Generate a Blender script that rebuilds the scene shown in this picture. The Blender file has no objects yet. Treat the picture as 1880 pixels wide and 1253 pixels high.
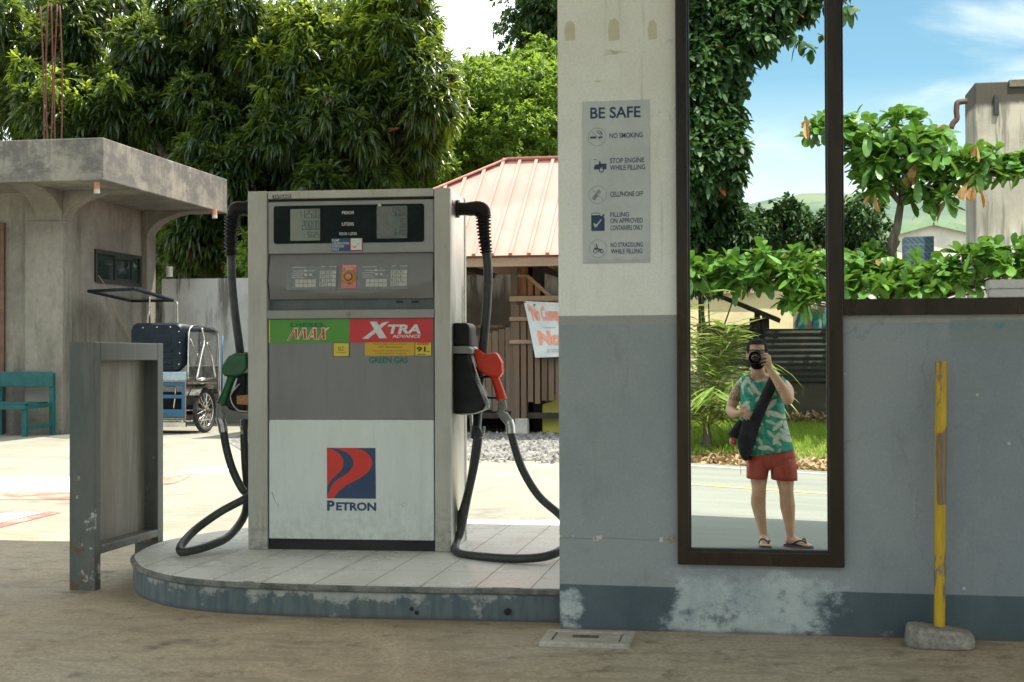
import bpy, bmesh, math, random
import numpy as np
from mathutils import Vector, Matrix, Euler

# ---------------------------------------------------------------- camera, sky, sun, exposure
C = bpy.context.scene.collection
SC = bpy.context.scene
R_ = math.radians
CAM_Z = 1.09
FPX = 2611.0
YAW = math.atan(445 / FPX)
cam_rot = Matrix.Rotation(YAW, 3, 'Z') @ Matrix.Rotation(math.pi / 2 + R_(0.70), 3, 'X') @ Matrix.Rotation(R_(-0.2), 3, 'Z')
cd = bpy.data.cameras.new('camera')
cd.sensor_width = 36.0
cd.lens = 50.0
cd.clip_start = 0.05
cd.clip_end = 3000
cd.dof.use_dof = True
cd.dof.focus_distance = 11.0
cd.dof.aperture_fstop = 9.0
cam = bpy.data.objects.new('camera', cd)
C.objects.link(cam)
cam.matrix_world = Matrix.Translation((0, 0, CAM_Z)) @ cam_rot.to_4x4()
SC.camera = cam

SUN_EL, SUN_AZ = R_(64), R_(38)          # azimuth from +y towards +x
SUN_DIR = Vector((math.cos(SUN_EL) * math.sin(SUN_AZ), math.cos(SUN_EL) * math.cos(SUN_AZ), math.sin(SUN_EL)))
sd = bpy.data.lights.new('sun', 'SUN')
sd.energy = 3.15
sd.angle = R_(0.6)
sd.color = (1.0, 0.93, 0.80)
so = bpy.data.objects.new('sun', sd)
C.objects.link(so)
so.rotation_euler = SUN_DIR.to_track_quat('Z', 'Y').to_euler()

W = bpy.data.worlds.new('World')
SC.world = W
W.use_nodes = True
wt = W.node_tree
wt.nodes.clear()
w_out = wt.nodes.new('ShaderNodeOutputWorld')
w_bg = wt.nodes.new('ShaderNodeBackground')
w_sky = wt.nodes.new('ShaderNodeTexSky')
w_sky.sky_type = 'NISHITA'
w_sky.sun_disc = False
w_sky.sun_elevation = SUN_EL
w_sky.sun_rotation = SUN_AZ
w_sky.air_density = 1.0
w_sky.dust_density = 1.2
w_sky.ozone_density = 1.5
w_tc = wt.nodes.new('ShaderNodeTexCoord')
w_map = wt.nodes.new('ShaderNodeMapping')
w_map.inputs['Scale'].default_value = (1.0, 1.0, 4.5)
w_map.inputs['Location'].default_value = (0.35, 0.2, 0.1)
w_n = wt.nodes.new('ShaderNodeTexNoise')
w_n.inputs['Scale'].default_value = 4.2
w_n.inputs['Detail'].default_value = 7
w_n.inputs['Roughness'].default_value = 0.55
w_n.inputs['Distortion'].default_value = 0.4
w_mr = wt.nodes.new('ShaderNodeMapRange')
w_mr.interpolation_type = 'SMOOTHSTEP'
w_mr.inputs['From Min'].default_value = 0.42
w_mr.inputs['From Max'].default_value = 0.72
w_sep = wt.nodes.new('ShaderNodeSeparateXYZ')
w_hz = wt.nodes.new('ShaderNodeMapRange')      # more cloud towards the horizon
w_hz.inputs['From Min'].default_value = 0.05
w_hz.inputs['From Max'].default_value = 0.19
w_hz.inputs['To Min'].default_value = 1.15
w_hz.inputs['To Max'].default_value = 0.0
w_max = wt.nodes.new('ShaderNodeMath')
w_max.operation = 'ADD'
w_max.use_clamp = True
w_sc = wt.nodes.new('ShaderNodeMath')
w_sc.operation = 'MULTIPLY'
w_sc.inputs[1].default_value = 0.85
w_mix = wt.nodes.new('ShaderNodeMix')
w_mix.data_type = 'RGBA'
L = wt.links.new
# bright cloud stands round the sun; low over the hills, away from it, only thin veils
w_hi = wt.nodes.new('ShaderNodeMapRange')  # high bright cloud, out of view, added to fill the shade under the canopy
w_hi.interpolation_type = 'SMOOTHSTEP'
w_hi.inputs['From Min'].default_value = 0.28
w_hi.inputs['From Max'].default_value = 0.44
w_yy = wt.nodes.new('ShaderNodeMapRange')
w_yy.interpolation_type = 'SMOOTHSTEP'
w_yy.inputs['From Min'].default_value = -0.1
w_yy.inputs['From Max'].default_value = 0.45
w_br = wt.nodes.new('ShaderNodeMath')
w_br.operation = 'MAXIMUM'
w_cc = wt.nodes.new('ShaderNodeMix')
w_cc.data_type = 'RGBA'
w_cc.inputs[6].default_value = (3.6, 3.75, 3.7, 1)
w_cc.inputs[7].default_value = (7.1, 7.6, 7.3, 1)
w_add = wt.nodes.new('ShaderNodeMath')
w_add.operation = 'MULTIPLY_ADD'
w_add.use_clamp = True
w_add.inputs[1].default_value = 0.55
L(w_tc.outputs['Generated'], w_map.inputs['Vector'])
L(w_map.outputs['Vector'], w_n.inputs['Vector'])
L(w_n.outputs['Fac'], w_mr.inputs['Value'])
L(w_tc.outputs['Generated'], w_sep.inputs['Vector'])
L(w_sep.outputs['Z'], w_hz.inputs['Value'])
L(w_mr.outputs['Result'], w_max.inputs[0])
L(w_hz.outputs['Result'], w_max.inputs[1])
L(w_sep.outputs['Z'], w_hi.inputs['Value'])
L(w_sep.outputs['Y'], w_yy.inputs['Value'])
L(w_hi.outputs['Result'], w_br.inputs[0])
L(w_yy.outputs['Result'], w_br.inputs[1])
L(w_br.outputs[0], w_cc.inputs[0])
L(w_cc.outputs[2], w_mix.inputs[7])
L(w_br.outputs[0], w_add.inputs[0])
L(w_max.outputs[0], w_add.inputs[2])
L(w_add.outputs[0], w_sc.inputs[0])
L(w_sc.outputs[0], w_mix.inputs[0])
w_tint = wt.nodes.new('ShaderNodeMix')
w_tint.data_type = 'RGBA'
w_tint.blend_type = 'MULTIPLY'
w_tint.inputs[0].default_value = 1.0
w_tint.inputs[7].default_value = (0.40, 0.52, 0.51, 1)      # deep, clear blue between the clouds
L(w_sky.outputs['Color'], w_tint.inputs[6])
L(w_tint.outputs[2], w_mix.inputs[6])
L(w_mix.outputs[2], w_bg.inputs['Color'])
w_bg.inputs['Strength'].default_value = 0.12
L(w_bg.outputs['Background'], w_out.inputs['Surface'])

SC.view_settings.view_transform = 'Standard'
SC.view_settings.look = 'None'
SC.view_settings.exposure = 1.76
SC.view_settings.gamma = 1.0
SC.view_settings.use_curve_mapping = False
SC.cycles.max_bounces = 10
SC.cycles.diffuse_bounces = 5
SC.cycles.glossy_bounces = 5
SC.cycles.transmission_bounces = 6
SC.cycles.transparent_max_bounces = 12
SC.cycles.use_denoising = True
SC.cycles.sample_clamp_indirect = 6

# ---------------------------------------------------------------- measuring: a photo pixel and a distance give a point of the place
MIRROR_Y = 5.7


def at(u, v, Y):
    d = cam_rot @ Vector(((u - 940) / FPX, -(v - 626.5) / FPX, -1.0))
    return Vector((0, 0, CAM_Z)) + d * (Y / d.y)


def mir(u, v, Y):
    """The same for what the mirror shows: the real point, across the road."""
    p = at(u, v, Y)
    return Vector((p.x, 2 * MIRROR_Y - p.y, p.z))


def on_ground(u, v, z=0.0):
    d = cam_rot @ Vector(((u - 940) / FPX, -(v - 626.5) / FPX, -1.0))
    return Vector((0, 0, CAM_Z)) + d * ((z - CAM_Z) / d.z)


# ---------------------------------------------------------------- object helpers
def tag(o, label=None, cat=None, group=None, kind=None):
    if label: o['label'] = label
    if cat: o['category'] = cat
    if group: o['group'] = group
    if kind: o['kind'] = kind
    return o


def thing(name, label, cat, loc=(0, 0, 0), rz=0.0, group=None):
    o = bpy.data.objects.new(name, None)
    C.objects.link(o)
    o.empty_display_size = 0.1
    o.location = loc
    o.rotation_euler = (0, 0, rz)
    return tag(o, label, cat, group)


def copy_tree(o, parent=None):
    c = o.copy()
    C.objects.link(c)
    c.parent = parent
    for ch in list(o.children):
        copy_tree(ch, c)
    return c


class MB:
    def __init__(s):
        s.v, s.f = [], []

    def add(s, vs, fs, M=None):
        b = len(s.v)
        s.v += [tuple(M @ Vector(p)) if M else tuple(p) for p in vs]
        s.f += [tuple(b + i for i in f) for f in fs]
        return s

    def box(s, x0, x1, y0, y1, z0, z1, M=None):
        vs = [(x0, y0, z0), (x1, y0, z0), (x1, y1, z0), (x0, y1, z0), (x0, y0, z1), (x1, y0, z1), (x1, y1, z1), (x0, y1, z1)]
        return s.add(vs, [(0, 3, 2, 1), (4, 5, 6, 7), (0, 1, 5, 4), (1, 2, 6, 5), (2, 3, 7, 6), (3, 0, 4, 7)], M)

    def bar(s, a, b, w, h, up=(0, 0, 1)):
        a, b = Vector(a), Vector(b)
        d = (b - a)
        ln = d.length
        d.normalize()
        sd_ = d.cross(Vector(up))
        if sd_.length < 1e-4: sd_ = d.cross(Vector((1, 0, 0)))
        sd_.normalize()
        u = sd_.cross(d)
        M = Matrix((( sd_.x, d.x, u.x, a.x), (sd_.y, d.y, u.y, a.y), (sd_.z, d.z, u.z, a.z), (0, 0, 0, 1)))
        return s.box(-w / 2, w / 2, 0, ln, -h / 2, h / 2, M)

    def tube(s, pts, r, n=8, cap=True, M=None):
        pts = [Vector(p) for p in pts]
        rs = r if isinstance(r, (list, tuple)) else [r] * len(pts)
        vs, fs = [], []
        prev = None
        for i, p in enumerate(pts):
            t = (pts[min(i + 1, len(pts) - 1)] - pts[max(i - 1, 0)]).normalized()
            if prev is None:
                a = Vector((0, 0, 1)) if abs(t.z) < 0.9 else Vector((1, 0, 0))
                nrm = t.cross(a).normalized()
            else:
                nrm = (prev - t * prev.dot(t)).normalized()
            prev = nrm
            bn = t.cross(nrm)
            for k in range(n):
                an = 2 * math.pi * k / n
                vs.append(p + (nrm * math.cos(an) + bn * math.sin(an)) * rs[i])
        m = len(pts)
        for i in range(m - 1):
            for k in range(n):
                k2 = (k + 1) % n
                fs.append((i * n + k, i * n + k2, (i + 1) * n + k2, (i + 1) * n + k))
        if cap:
            fs.append(tuple(range(n))[::-1])
            fs.append(tuple(range((m - 1) * n, m * n)))
        return s.add(vs, fs, M)

    def cyl(s, c, axis, r, ln, n=20, r2=None):
        c, a = Vector(c), Vector(axis).normalized()
        return s.tube([c, c + a * ln], [r, r if r2 is None else r2], n)

    def loft(s, rings, cap=True, M=None):
        n = len(rings[0])
        vs = [p for rg in rings for p in rg]
        fs = []
        for i in range(len(rings) - 1):
            for k in range(n):
                k2 = (k + 1) % n
                fs.append((i * n + k, i * n + k2, (i + 1) * n + k2, (i + 1) * n + k))
        if cap:
            fs.append(tuple(range(n))[::-1])
            fs.append(tuple(range((len(rings) - 1) * n, len(rings) * n)))
        return s.add(vs, fs, M)

    def prism(s, poly, y0, y1, M=None):
        """polygon in x,z pushed along y"""
        n = len(poly)
        vs = [(p[0], y0, p[1]) for p in poly] + [(p[0], y1, p[1]) for p in poly]
        fs = [tuple(range(n)), tuple(range(n, 2 * n))[::-1]] + [(i, i + n, (i + 1) % n + n, (i + 1) % n) for i in range(n)]
        return s.add(vs, fs, M)

    def slab(s, poly, z0, z1, M=None):
        n = len(poly)
        vs = [(p[0], p[1], z0) for p in poly] + [(p[0], p[1], z1) for p in poly]
        fs = [tuple(range(n))[::-1], tuple(range(n, 2 * n))] + [(i, (i + 1) % n, (i + 1) % n + n, i + n) for i in range(n)]
        return s.add(vs, fs, M)

    def torus(s, c, axis, R, r, n=28, m=8):
        c, a = Vector(c), Vector(axis).normalized()
        t = a.cross(Vector((0, 0, 1)))
        if t.length < 1e-3: t = a.cross(Vector((1, 0, 0)))
        t.normalize()
        b = a.cross(t)
        vs, fs = [], []
        for i in range(n):
            an = 2 * math.pi * i / n
            d = t * math.cos(an) + b * math.sin(an)
            for k in range(m):
                bn = 2 * math.pi * k / m
                vs.append(c + d * (R + r * math.cos(bn)) + a * (r * math.sin(bn)))
        for i in range(n):
            for k in range(m):
                fs.append((i * m + k, ((i + 1) % n) * m + k, ((i + 1) % n) * m + (k + 1) % m, i * m + (k + 1) % m))
        return s.add(vs, fs)

    def ball(s, c, rx, ry=None, rz=None, n=12, m=8, M=None):
        ry = ry or rx
        rz = rz or rx
        rings = []
        for i in range(1, m):
            th = math.pi * i / m
            rings.append([(c[0] + rx * math.sin(th) * math.cos(2 * math.pi * k / n), c[1] + ry * math.sin(th) * math.sin(2 * math.pi * k / n), c[2] - rz * math.cos(th)) for k in range(n)])
        return s.loft(rings, True, M)

    def build(s, name, mat, parent=None, bevel=0.0, smooth=False, world=False, subsurf=0):
        me = bpy.data.meshes.new(name)
        vs = s.v
        if world and parent is not None:
            chain = Matrix()
            p = parent
            while p is not None:
                chain = p.matrix_basis @ chain
                p = p.parent
            inv = chain.inverted()
            vs = [tuple(inv @ Vector(q)) for q in vs]
        me.from_pydata(vs, [], s.f)
        bm = bmesh.new()
        bm.from_mesh(me)
        bmesh.ops.recalc_face_normals(bm, faces=bm.faces)
        bm.to_mesh(me)
        bm.free()
        me.materials.append(mat)
        o = bpy.data.objects.new(name, me)
        C.objects.link(o)
        o.parent = parent
        if smooth:
            me.polygons.foreach_set('use_smooth', [True] * len(me.polygons))
            if smooth == 'angle':
                md = o.modifiers.new('split', 'EDGE_SPLIT')
                md.split_angle = R_(38)
        if bevel:
            md = o.modifiers.new('bevel', 'BEVEL')
            md.width = bevel
            md.segments = 2
            md.limit_method = 'ANGLE'
            md.angle_limit = R_(40)
        if subsurf:
            md = o.modifiers.new('sub', 'SUBSURF')
            md.levels = md.render_levels = subsurf
        return o


def smoothpts(pts, k=6):
    """Catmull-Rom through the points"""
    P = [Vector(p) for p in pts]
    out = []
    for i in range(len(P) - 1):
        p0, p1, p2, p3 = P[max(i - 1, 0)], P[i], P[i + 1], P[min(i + 2, len(P) - 1)]
        for j in range(k):
            t = j / k
            out.append(0.5 * ((2 * p1) + (p2 - p0) * t + (2 * p0 - 5 * p1 + 4 * p2 - p3) * t * t + (3 * p1 - p0 - 3 * p2 + p3) * t ** 3))
    out.append(P[-1])
    return out


def text2d(s_, bold=0.0, shear=0.0, spacing=1.0):
    cu = bpy.data.curves.new('lettering', 'FONT')
    cu.body = s_
    cu.size = 1.0
    cu.offset = bold
    cu.shear = shear
    cu.space_character = spacing
    cu.resolution_u = 3
    ob = bpy.data.objects.new('lettering', cu)
    me = bpy.data.meshes.new_from_object(ob)
    vs = [(v.co.x, v.co.y) for v in me.vertices]
    fs = [tuple(p.vertices) for p in me.polygons]
    bpy.data.objects.remove(ob)
    bpy.data.meshes.remove(me)
    bpy.data.curves.remove(cu)
    return vs, fs


def add_text(mb, s_, x0, x1, z0, z1, y, bold=0.0, shear=0.0, spacing=1.0, warp=None):
    """lettering fitted into the rectangle, on the plane y (facing -y)"""
    vs, fs = text2d(s_, bold, shear, spacing)
    ax = [p[0] for p in vs]
    ay = [p[1] for p in vs]
    mx, Mx, my, My = min(ax), max(ax), min(ay), max(ay)
    out = []
    for (a, b) in vs:
        x = x0 + (a - mx) / (Mx - mx) * (x1 - x0)
        z = z0 + (b - my) / (My - my) * (z1 - z0)
        if warp: x, z = warp(x, z)
        out.append((x, y, z))
    mb.add(out, fs)
    return mb


SEG = {'0': 'abcdef', '1': 'bc', '2': 'abged', '3': 'abgcd', '4': 'fgbc', '5': 'afgcd', '6': 'afgedc', '7': 'abc', '8': 'abcdefg', '9': 'abcdfg'}


def add_digits(mb, txt, x_right, z0, h, w, gap, y):
    t = w * 0.2
    x = x_right
    for ch in reversed(txt):
        if ch == '.':
            mb.box(x - t * 0.2 - gap * .9, x - gap * .9 + t * .9, y, y + .0005, z0, z0 + t)
            continue
        x -= w
        for sg in SEG[ch]:
            a = {'a': (0, w, h - t, h), 'd': (0, w, 0, t), 'g': (0, w, h / 2 - t / 2, h / 2 + t / 2), 'f': (0, t, h / 2 + .001, h - t * 1.1), 'e': (0, t, t * 1.1, h / 2 - .001), 'b': (w - t, w, h / 2 + .001, h - t * 1.1), 'c': (w - t, w, t * 1.1, h / 2 - .001)}[sg]
            mb.box(x + a[0], x + a[1], y, y + .0005, z0 + a[2], z0 + a[3])
        x -= gap
    return mb


# ---------------------------------------------------------------- materials
def c4(c):
    return tuple(c) + (1.0,) if len(c) == 3 else tuple(c)


class NT:
    def __init__(s, name):
        s.m = bpy.data.materials.new(name)
        s.m.use_nodes = True
        s.t = s.m.node_tree
        s.bsdf = s.t.nodes['Principled BSDF']
        s.out = s.t.nodes['Material Output']

    def put(s, sock, v):
        if isinstance(v, bpy.types.NodeSocket): s.t.links.new(v, sock)
        elif hasattr(sock.default_value, '__len__') and not isinstance(v, (int, float)):
            sock.default_value = c4(v) if len(sock.default_value) == 4 else tuple(v)
        else: sock.default_value = v

    def n(s, typ, ins=None, **props):
        nd = s.t.nodes.new(typ)
        for k, v in props.items(): setattr(nd, k, v)
        for k, v in (ins or {}).items(): s.put(nd.inputs[k], v)
        return nd

    def math(s, op, a, b=0.0, clamp=False):
        return s.n('ShaderNodeMath', {0: a, 1: b}, operation=op, use_clamp=clamp).outputs[0]

    def mix(s, f, a, b, blend='MIX'):
        nd = s.n('ShaderNodeMix', data_type='RGBA', blend_type=blend)
        s.put(nd.inputs[0], f)
        s.put(nd.inputs[6], a)
        s.put(nd.inputs[7], b)
        return nd.outputs[2]

    def obj(s): return s.n('ShaderNodeTexCoord').outputs['Object']

    def pos(s): return s.n('ShaderNodeNewGeometry').outputs['Position']

    def scale(s, vec, sc, loc=(0, 0, 0), rot=(0, 0, 0)):
        return s.n('ShaderNodeMapping', {'Vector': vec, 'Scale': sc, 'Location': loc, 'Rotation': rot}).outputs[0]

    def noise(s, vec, scale, detail=5, rough=0.6, dist=0.0):
        return s.n('ShaderNodeTexNoise', {'Vector': vec, 'Scale': scale, 'Detail': detail, 'Roughness': rough, 'Distortion': dist}).outputs['Fac']

    def vor(s, vec, scale, out='Distance', **p):
        return s.n('ShaderNodeTexVoronoi', {'Vector': vec, 'Scale': scale}, **p).outputs[out]

    def step(s, x, lo, hi, a=0.0, b=1.0):
        return s.n('ShaderNodeMapRange', {'Value': x, 'From Min': lo, 'From Max': hi, 'To Min': a, 'To Max': b}, interpolation_type='SMOOTHSTEP').outputs[0]

    def xyz(s, vec): return s.n('ShaderNodeSeparateXYZ', {'Vector': vec}).outputs

    def bump(s, h, strength=0.3, dist=0.01):
        s.put(s.bsdf.inputs['Normal'], s.n('ShaderNodeBump', {'Height': h, 'Strength': strength, 'Distance': dist}).outputs[0])

    def fin(s, col, rough=0.6, metal=0.0, spec=None):
        s.put(s.bsdf.inputs['Base Color'], col)
        s.put(s.bsdf.inputs['Roughness'], rough)
        s.put(s.bsdf.inputs['Metallic'], metal)
        if spec is not None: s.bsdf.inputs['Specular IOR Level'].default_value = spec
        return s.m


def mat(name, col, col2=None, rough=0.55, metal=0.0, sc=6.0, lo=0.4, hi=0.65, fine=0.12, bump=0.0, bsc=60.0, stretch=(1, 1, 1), spec=None, bdist=0.004):
    """two-tone wear over a base colour, with a fine grain, on object coordinates"""
    t = NT(name)
    v = t.scale(t.obj(), stretch)
    base = col
    if col2 is not None:
        base = t.mix(t.step(t.noise(v, sc, 6, 0.65), lo, hi), col, col2)
    g = t.noise(v, bsc, 3, 0.6)
    k = t.step(g, 0.2, 0.8, 1 - fine, 1 + fine)
    base = t.mix(1.0, base, t.n('ShaderNodeCombineColor', {0: k, 1: k, 2: k}).outputs[0], 'MULTIPLY')
    if bump: t.bump(g, bump, bdist)
    r = t.step(t.noise(v, sc * 1.7, 4), 0.3, 0.7, max(0.02, rough - 0.08), min(1, rough + 0.1))
    return t.fin(base, r, metal, spec)


def leaf_mat(name, cols, trans, tmix=0.35, rough=0.38, old=None, old_share=0.03):
    t = NT(name)
    rnd = t.n('ShaderNodeNewGeometry').outputs['Random Per Island']
    ramp = t.n('ShaderNodeValToRGB', {0: rnd})
    els = ramp.color_ramp.elements
    while len(els) < len(cols): els.new(0.5)
    for i, c in enumerate(cols):
        els[i].position = i / max(1, len(cols) - 1)
        els[i].color = c4(c)
    col = ramp.outputs[0]
    mot = t.noise(t.obj(), 16, 4, .65)                # mottling within each leaf
    kk = t.step(mot, .25, .75, .72, 1.3)
    col = t.mix(1.0, col, t.n('ShaderNodeCombineColor', {0: kk, 1: kk, 2: kk}).outputs[0], 'MULTIPLY')
    t.bump(mot, .25, .02)
    tcol = t.mix(0.5, trans, col)
    if old:
        wh = t.n('ShaderNodeTexWhiteNoise', {'W': rnd}, noise_dimensions='1D').outputs['Value']
        f = t.math('LESS_THAN', wh, old_share)
        col = t.mix(f, col, old)
        tcol = t.mix(f, tcol, old)
    t.fin(col, rough)
    t.bsdf.inputs['Specular IOR Level'].default_value = 0.45
    tr = t.n('ShaderNodeBsdfTranslucent', {'Color': tcol})
    mx = t.n('ShaderNodeMixShader', {0: tmix})
    t.t.links.new(t.bsdf.outputs[0], mx.inputs[1])
    t.t.links.new(tr.outputs[0], mx.inputs[2])
    t.t.links.new(mx.outputs[0], t.out.inputs['Surface'])
    return t.m


# ---------------------------------------------------------------- foliage
def unit(a):
    return a / np.maximum(np.linalg.norm(a, axis=-1, keepdims=True), 1e-6)


def leaf_object(name, P, D, k, ln, wd, m, parent=None, out=0.7, rnd=0.8, down=0.3, droop=0.35, fold=0.18, rows=((0.35, 1.0), (0.7, 0.8)), seed=1, off=0.0, kind=None, up=0.0):
    """k leaves at each twig end P, pointing out along D; every leaf is a bent blade folded along its midrib"""
    rg = np.random.default_rng(seed)
    P = np.repeat(np.asarray(P, float), k, 0)
    D = np.repeat(np.asarray(D, float), k, 0)
    N = len(P)
    r = unit(rg.normal(size=(N, 3)))
    d = unit(D * out + r * rnd + np.array([0, 0, -1.0]) * down + np.array([0, 0, 1.0]) * up)
    l = ln * (0.5 + 0.72 * rg.random((N, 1)) ** .8)
    droop = droop * (0.2 + 1.6 * rg.random((N, 1)))
    fold = fold * (0.3 + 1.5 * rg.random((N, 1)))
    w = wd * (0.7 + 0.5 * rg.random((N, 1))) * 0.5
    side = unit(np.cross(d, np.array([0, 0, 1.0]) + rg.normal(size=(N, 3)) * 0.35))
    nr = np.cross(side, d)
    P = P + d * off + rg.normal(size=(N, 3)) * ln * 0.12
    dz = np.array([0, 0, -1.0])
    nv = 2 + 3 * len(rows)
    V = np.zeros((N, nv, 3))
    V[:, 0] = P
    for i, (t, ww) in enumerate(rows):
        c = P + d * l * t + dz * droop * l * t * t
        V[:, 1 + 3 * i] = c - side * w * ww + nr * w * ww * fold * 2
        V[:, 2 + 3 * i] = c
        V[:, 3 + 3 * i] = c + side * w * ww + nr * w * ww * fold * 2
    V[:, nv - 1] = P + d * l + dz * droop * l
    tri, quad = [(0, 2, 1), (0, 3, 2)], []
    for i in range(len(rows) - 1):
        a = 1 + 3 * i
        quad += [(a, a + 1, a + 4, a + 3), (a + 1, a + 2, a + 5, a + 4)]
    a = 1 + 3 * (len(rows) - 1)
    tri += [(a, a + 1, nv - 1), (a + 1, a + 2, nv - 1)]
    tri = np.array(tri)
    base = (np.arange(N) * nv)[:, None, None]
    T = (base + tri[None]).reshape(-1)
    nT = N * len(tri)
    if quad:
        Q = (base + np.array(quad)[None]).reshape(-1)
        nQ = N * len(quad)
    else:
        Q, nQ = np.zeros(0, int), 0
    me = bpy.data.meshes.new(name)
    vv = V.reshape(-1, 3)
    if parent is not None:
        vv = vv - np.array(parent.location)
    me.vertices.add(len(vv))
    me.vertices.foreach_set('co', vv.reshape(-1).astype(np.float32))
    lp = np.concatenate([T, Q]).astype(np.int32)
    me.loops.add(len(lp))
    me.loops.foreach_set('vertex_index', lp)
    me.polygons.add(nT + nQ)
    me.polygons.foreach_set('loop_start', np.concatenate([np.arange(nT) * 3, nT * 3 + np.arange(nQ) * 4]).astype(np.int32))
    me.polygons.foreach_set('use_smooth', np.ones(nT + nQ, bool))
    me.update(calc_edges=True)
    me.validate()
    me.materials.append(m)
    o = bpy.data.objects.new(name, me)
    C.objects.link(o)
    o.parent = parent
    if kind: o['kind'] = kind
    return o


def shell(blobs, per_m2, seed, inner=0.25, flat=1.0):
    """twig ends spread through the outer part of a set of blobs (x,y,z,r): uneven, with gaps between clumps"""
    rg = np.random.default_rng(seed)
    Ps, Ds = [], []
    for (x, y, z, r) in blobs:
        n = max(4, int(per_m2 * r * r * 4))
        d = unit(rg.normal(size=(n, 3)))
        rad = r * (1 - inner * 1.6 * rg.random((n, 1)) ** 1.5)
        p = d * rad * np.array([1, 1, flat])
        Ps.append(np.array([x, y, z]) + p + rg.normal(size=(n, 3)) * r * 0.08)
        Ds.append(d)
    return np.concatenate(Ps), np.concatenate(Ds)


def limbs(mb, base, blobs, r0, seed, fork=0.35, take=None):
    rd = random.Random(seed)
    base = Vector(base)
    cs = [Vector(b[:3]) for b in blobs]
    mid = sum(cs, Vector()) / len(cs)
    f = base.lerp(mid, fork)
    f.x = base.x * 0.6 + f.x * 0.4
    f.y = base.y * 0.6 + f.y * 0.4
    mb.tube(smoothpts([base, base.lerp(f, .5) + Vector((rd.uniform(-.1, .1), rd.uniform(-.1, .1), 0)), f], 4), [r0 * (1.25 - 0.45 * i / 8) for i in range(9)], 9)
    for c in (cs if take is None else rd.sample(cs, min(take, len(cs)))):
        m_ = f.lerp(c, .5) + Vector((rd.uniform(-.3, .3), rd.uniform(-.3, .3), rd.uniform(0, .4))) * ((c - f).length * .25)
        mb.tube(smoothpts([f - Vector((0, 0, .1)), m_, c], 4), [r0 * .55 * (1 - .85 * i / 8) for i in range(9)], 6)
    return f

# ---------------------------------------------------------------- the ground
ROAD_T = 0.26


def sst(a, b, x):
    t = min(1, max(0, (x - a) / (b - a)))
    return t * t * (3 - 2 * t)


def road_y(off, x):
    return off + ROAD_T * 7 * math.tanh(x / 7)


def gh(x, y):
    t = min(1, max(0, (5.2 - y) / 5.1))
    z = -0.447 * t
    z -= 0.035 * 6 * math.tanh(x / 6) * sst(0.2, -2.2, y)
    z += 0.44 * sst(-8.9, -12.3, y - (road_y(0, x) if y < -7 else 0))
    return z


def grid_sheet(name, xs, ys, zf, m, parent=None):
    mb = MB()
    vs = [(x, y, zf(x, y)) for y in ys for x in xs]
    nx = len(xs)
    fs = [(j * nx + i, j * nx + i + 1, (j + 1) * nx + i + 1, (j + 1) * nx + i) for j in range(len(ys) - 1) for i in range(nx - 1)]
    return mb.add(vs, fs).build(name, m, parent, smooth=True)


t = NT('yard_concrete')
p = t.pos()
s1 = t.noise(p, 1.25, 8, 0.72, 0.4)
s2 = t.noise(p, 6.5, 8, 0.74)
s3 = t.noise(p, 55, 4, 0.7)
s4 = t.noise(t.scale(p, (1, 1, 1), (3, 1, 0)), 0.5, 5, 0.6)
base = t.mix(t.step(s1, 0.36, 0.66), (0.335, 0.262, 0.178), (0.45, 0.368, 0.262))
base = t.mix(t.step(s4, 0.45, 0.65), base, (0.42, 0.365, 0.28))
base = t.mix(t.step(s2, 0.52, 0.66, 0, 0.6), base, (0.15, 0.12, 0.085))
yy = t.xyz(p)[1]
base = t.mix(t.step(yy, 7.0, 9.5), base, t.mix(t.step(s1, .3, .7), (0.205, 0.20, 0.162), (0.262, 0.254, 0.205)))
# darker, dirtier seam where the yard meets the island and the wall
seam = t.math('MULTIPLY', t.step(s3, 0.35, 0.7), t.step(t.noise(t.scale(p, (1.2, 5, 1)), 2.5, 5), .5, .62, 0, .8))
base = t.mix(t.math('MULTIPLY', seam, .6), base, (0.09, 0.075, 0.055))
# the forecourt in front of the road is greyer asphalt
base = t.mix(t.step(yy, 1.6, 0.4), base, t.mix(t.step(s1, .35, .65), (0.20, 0.19, 0.165), (0.26, 0.245, 0.215)))
base = t.mix(t.step(yy, -8.3, -8.9), base, t.mix(t.step(s1, .35, .65), (0.20, 0.16, 0.10), (0.30, 0.25, 0.17)))
oil = t.math('MULTIPLY', t.step(t.noise(t.scale(p, (1, 1, 1), (9, 4, 0)), 0.9, 5, .6), .56, .68), t.step(s2, .4, .6))
base = t.mix(t.math('MULTIPLY', oil, .55), base, (0.085, 0.075, 0.06))
crk = t.step(t.vor(t.n('ShaderNodeVectorMath', {0: p, 1: t.n('ShaderNodeCombineXYZ', {0: t.math('MULTIPLY', s2, .35), 1: t.math('MULTIPLY', s1, .3), 2: 0.0}).outputs[0]}, operation='ADD').outputs[0], .55, 'Distance', feature='DISTANCE_TO_EDGE'), .007, .002)
base = t.mix(t.math('MULTIPLY', crk, .16), base, (0.07, 0.06, 0.045))
k = t.step(s3, .2, .8, .66, 1.28)
base = t.mix(1.0, base, t.n('ShaderNodeCombineColor', {0: k, 1: k, 2: k}).outputs[0], 'MULTIPLY')
t.bump(t.math('ADD', s3, t.math('MULTIPLY', s2, 0.8)), 0.35, 0.006)
GROUND = t.fin(base, t.step(s1, .3, .7, .6, .85), 0, 0.35)

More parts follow.
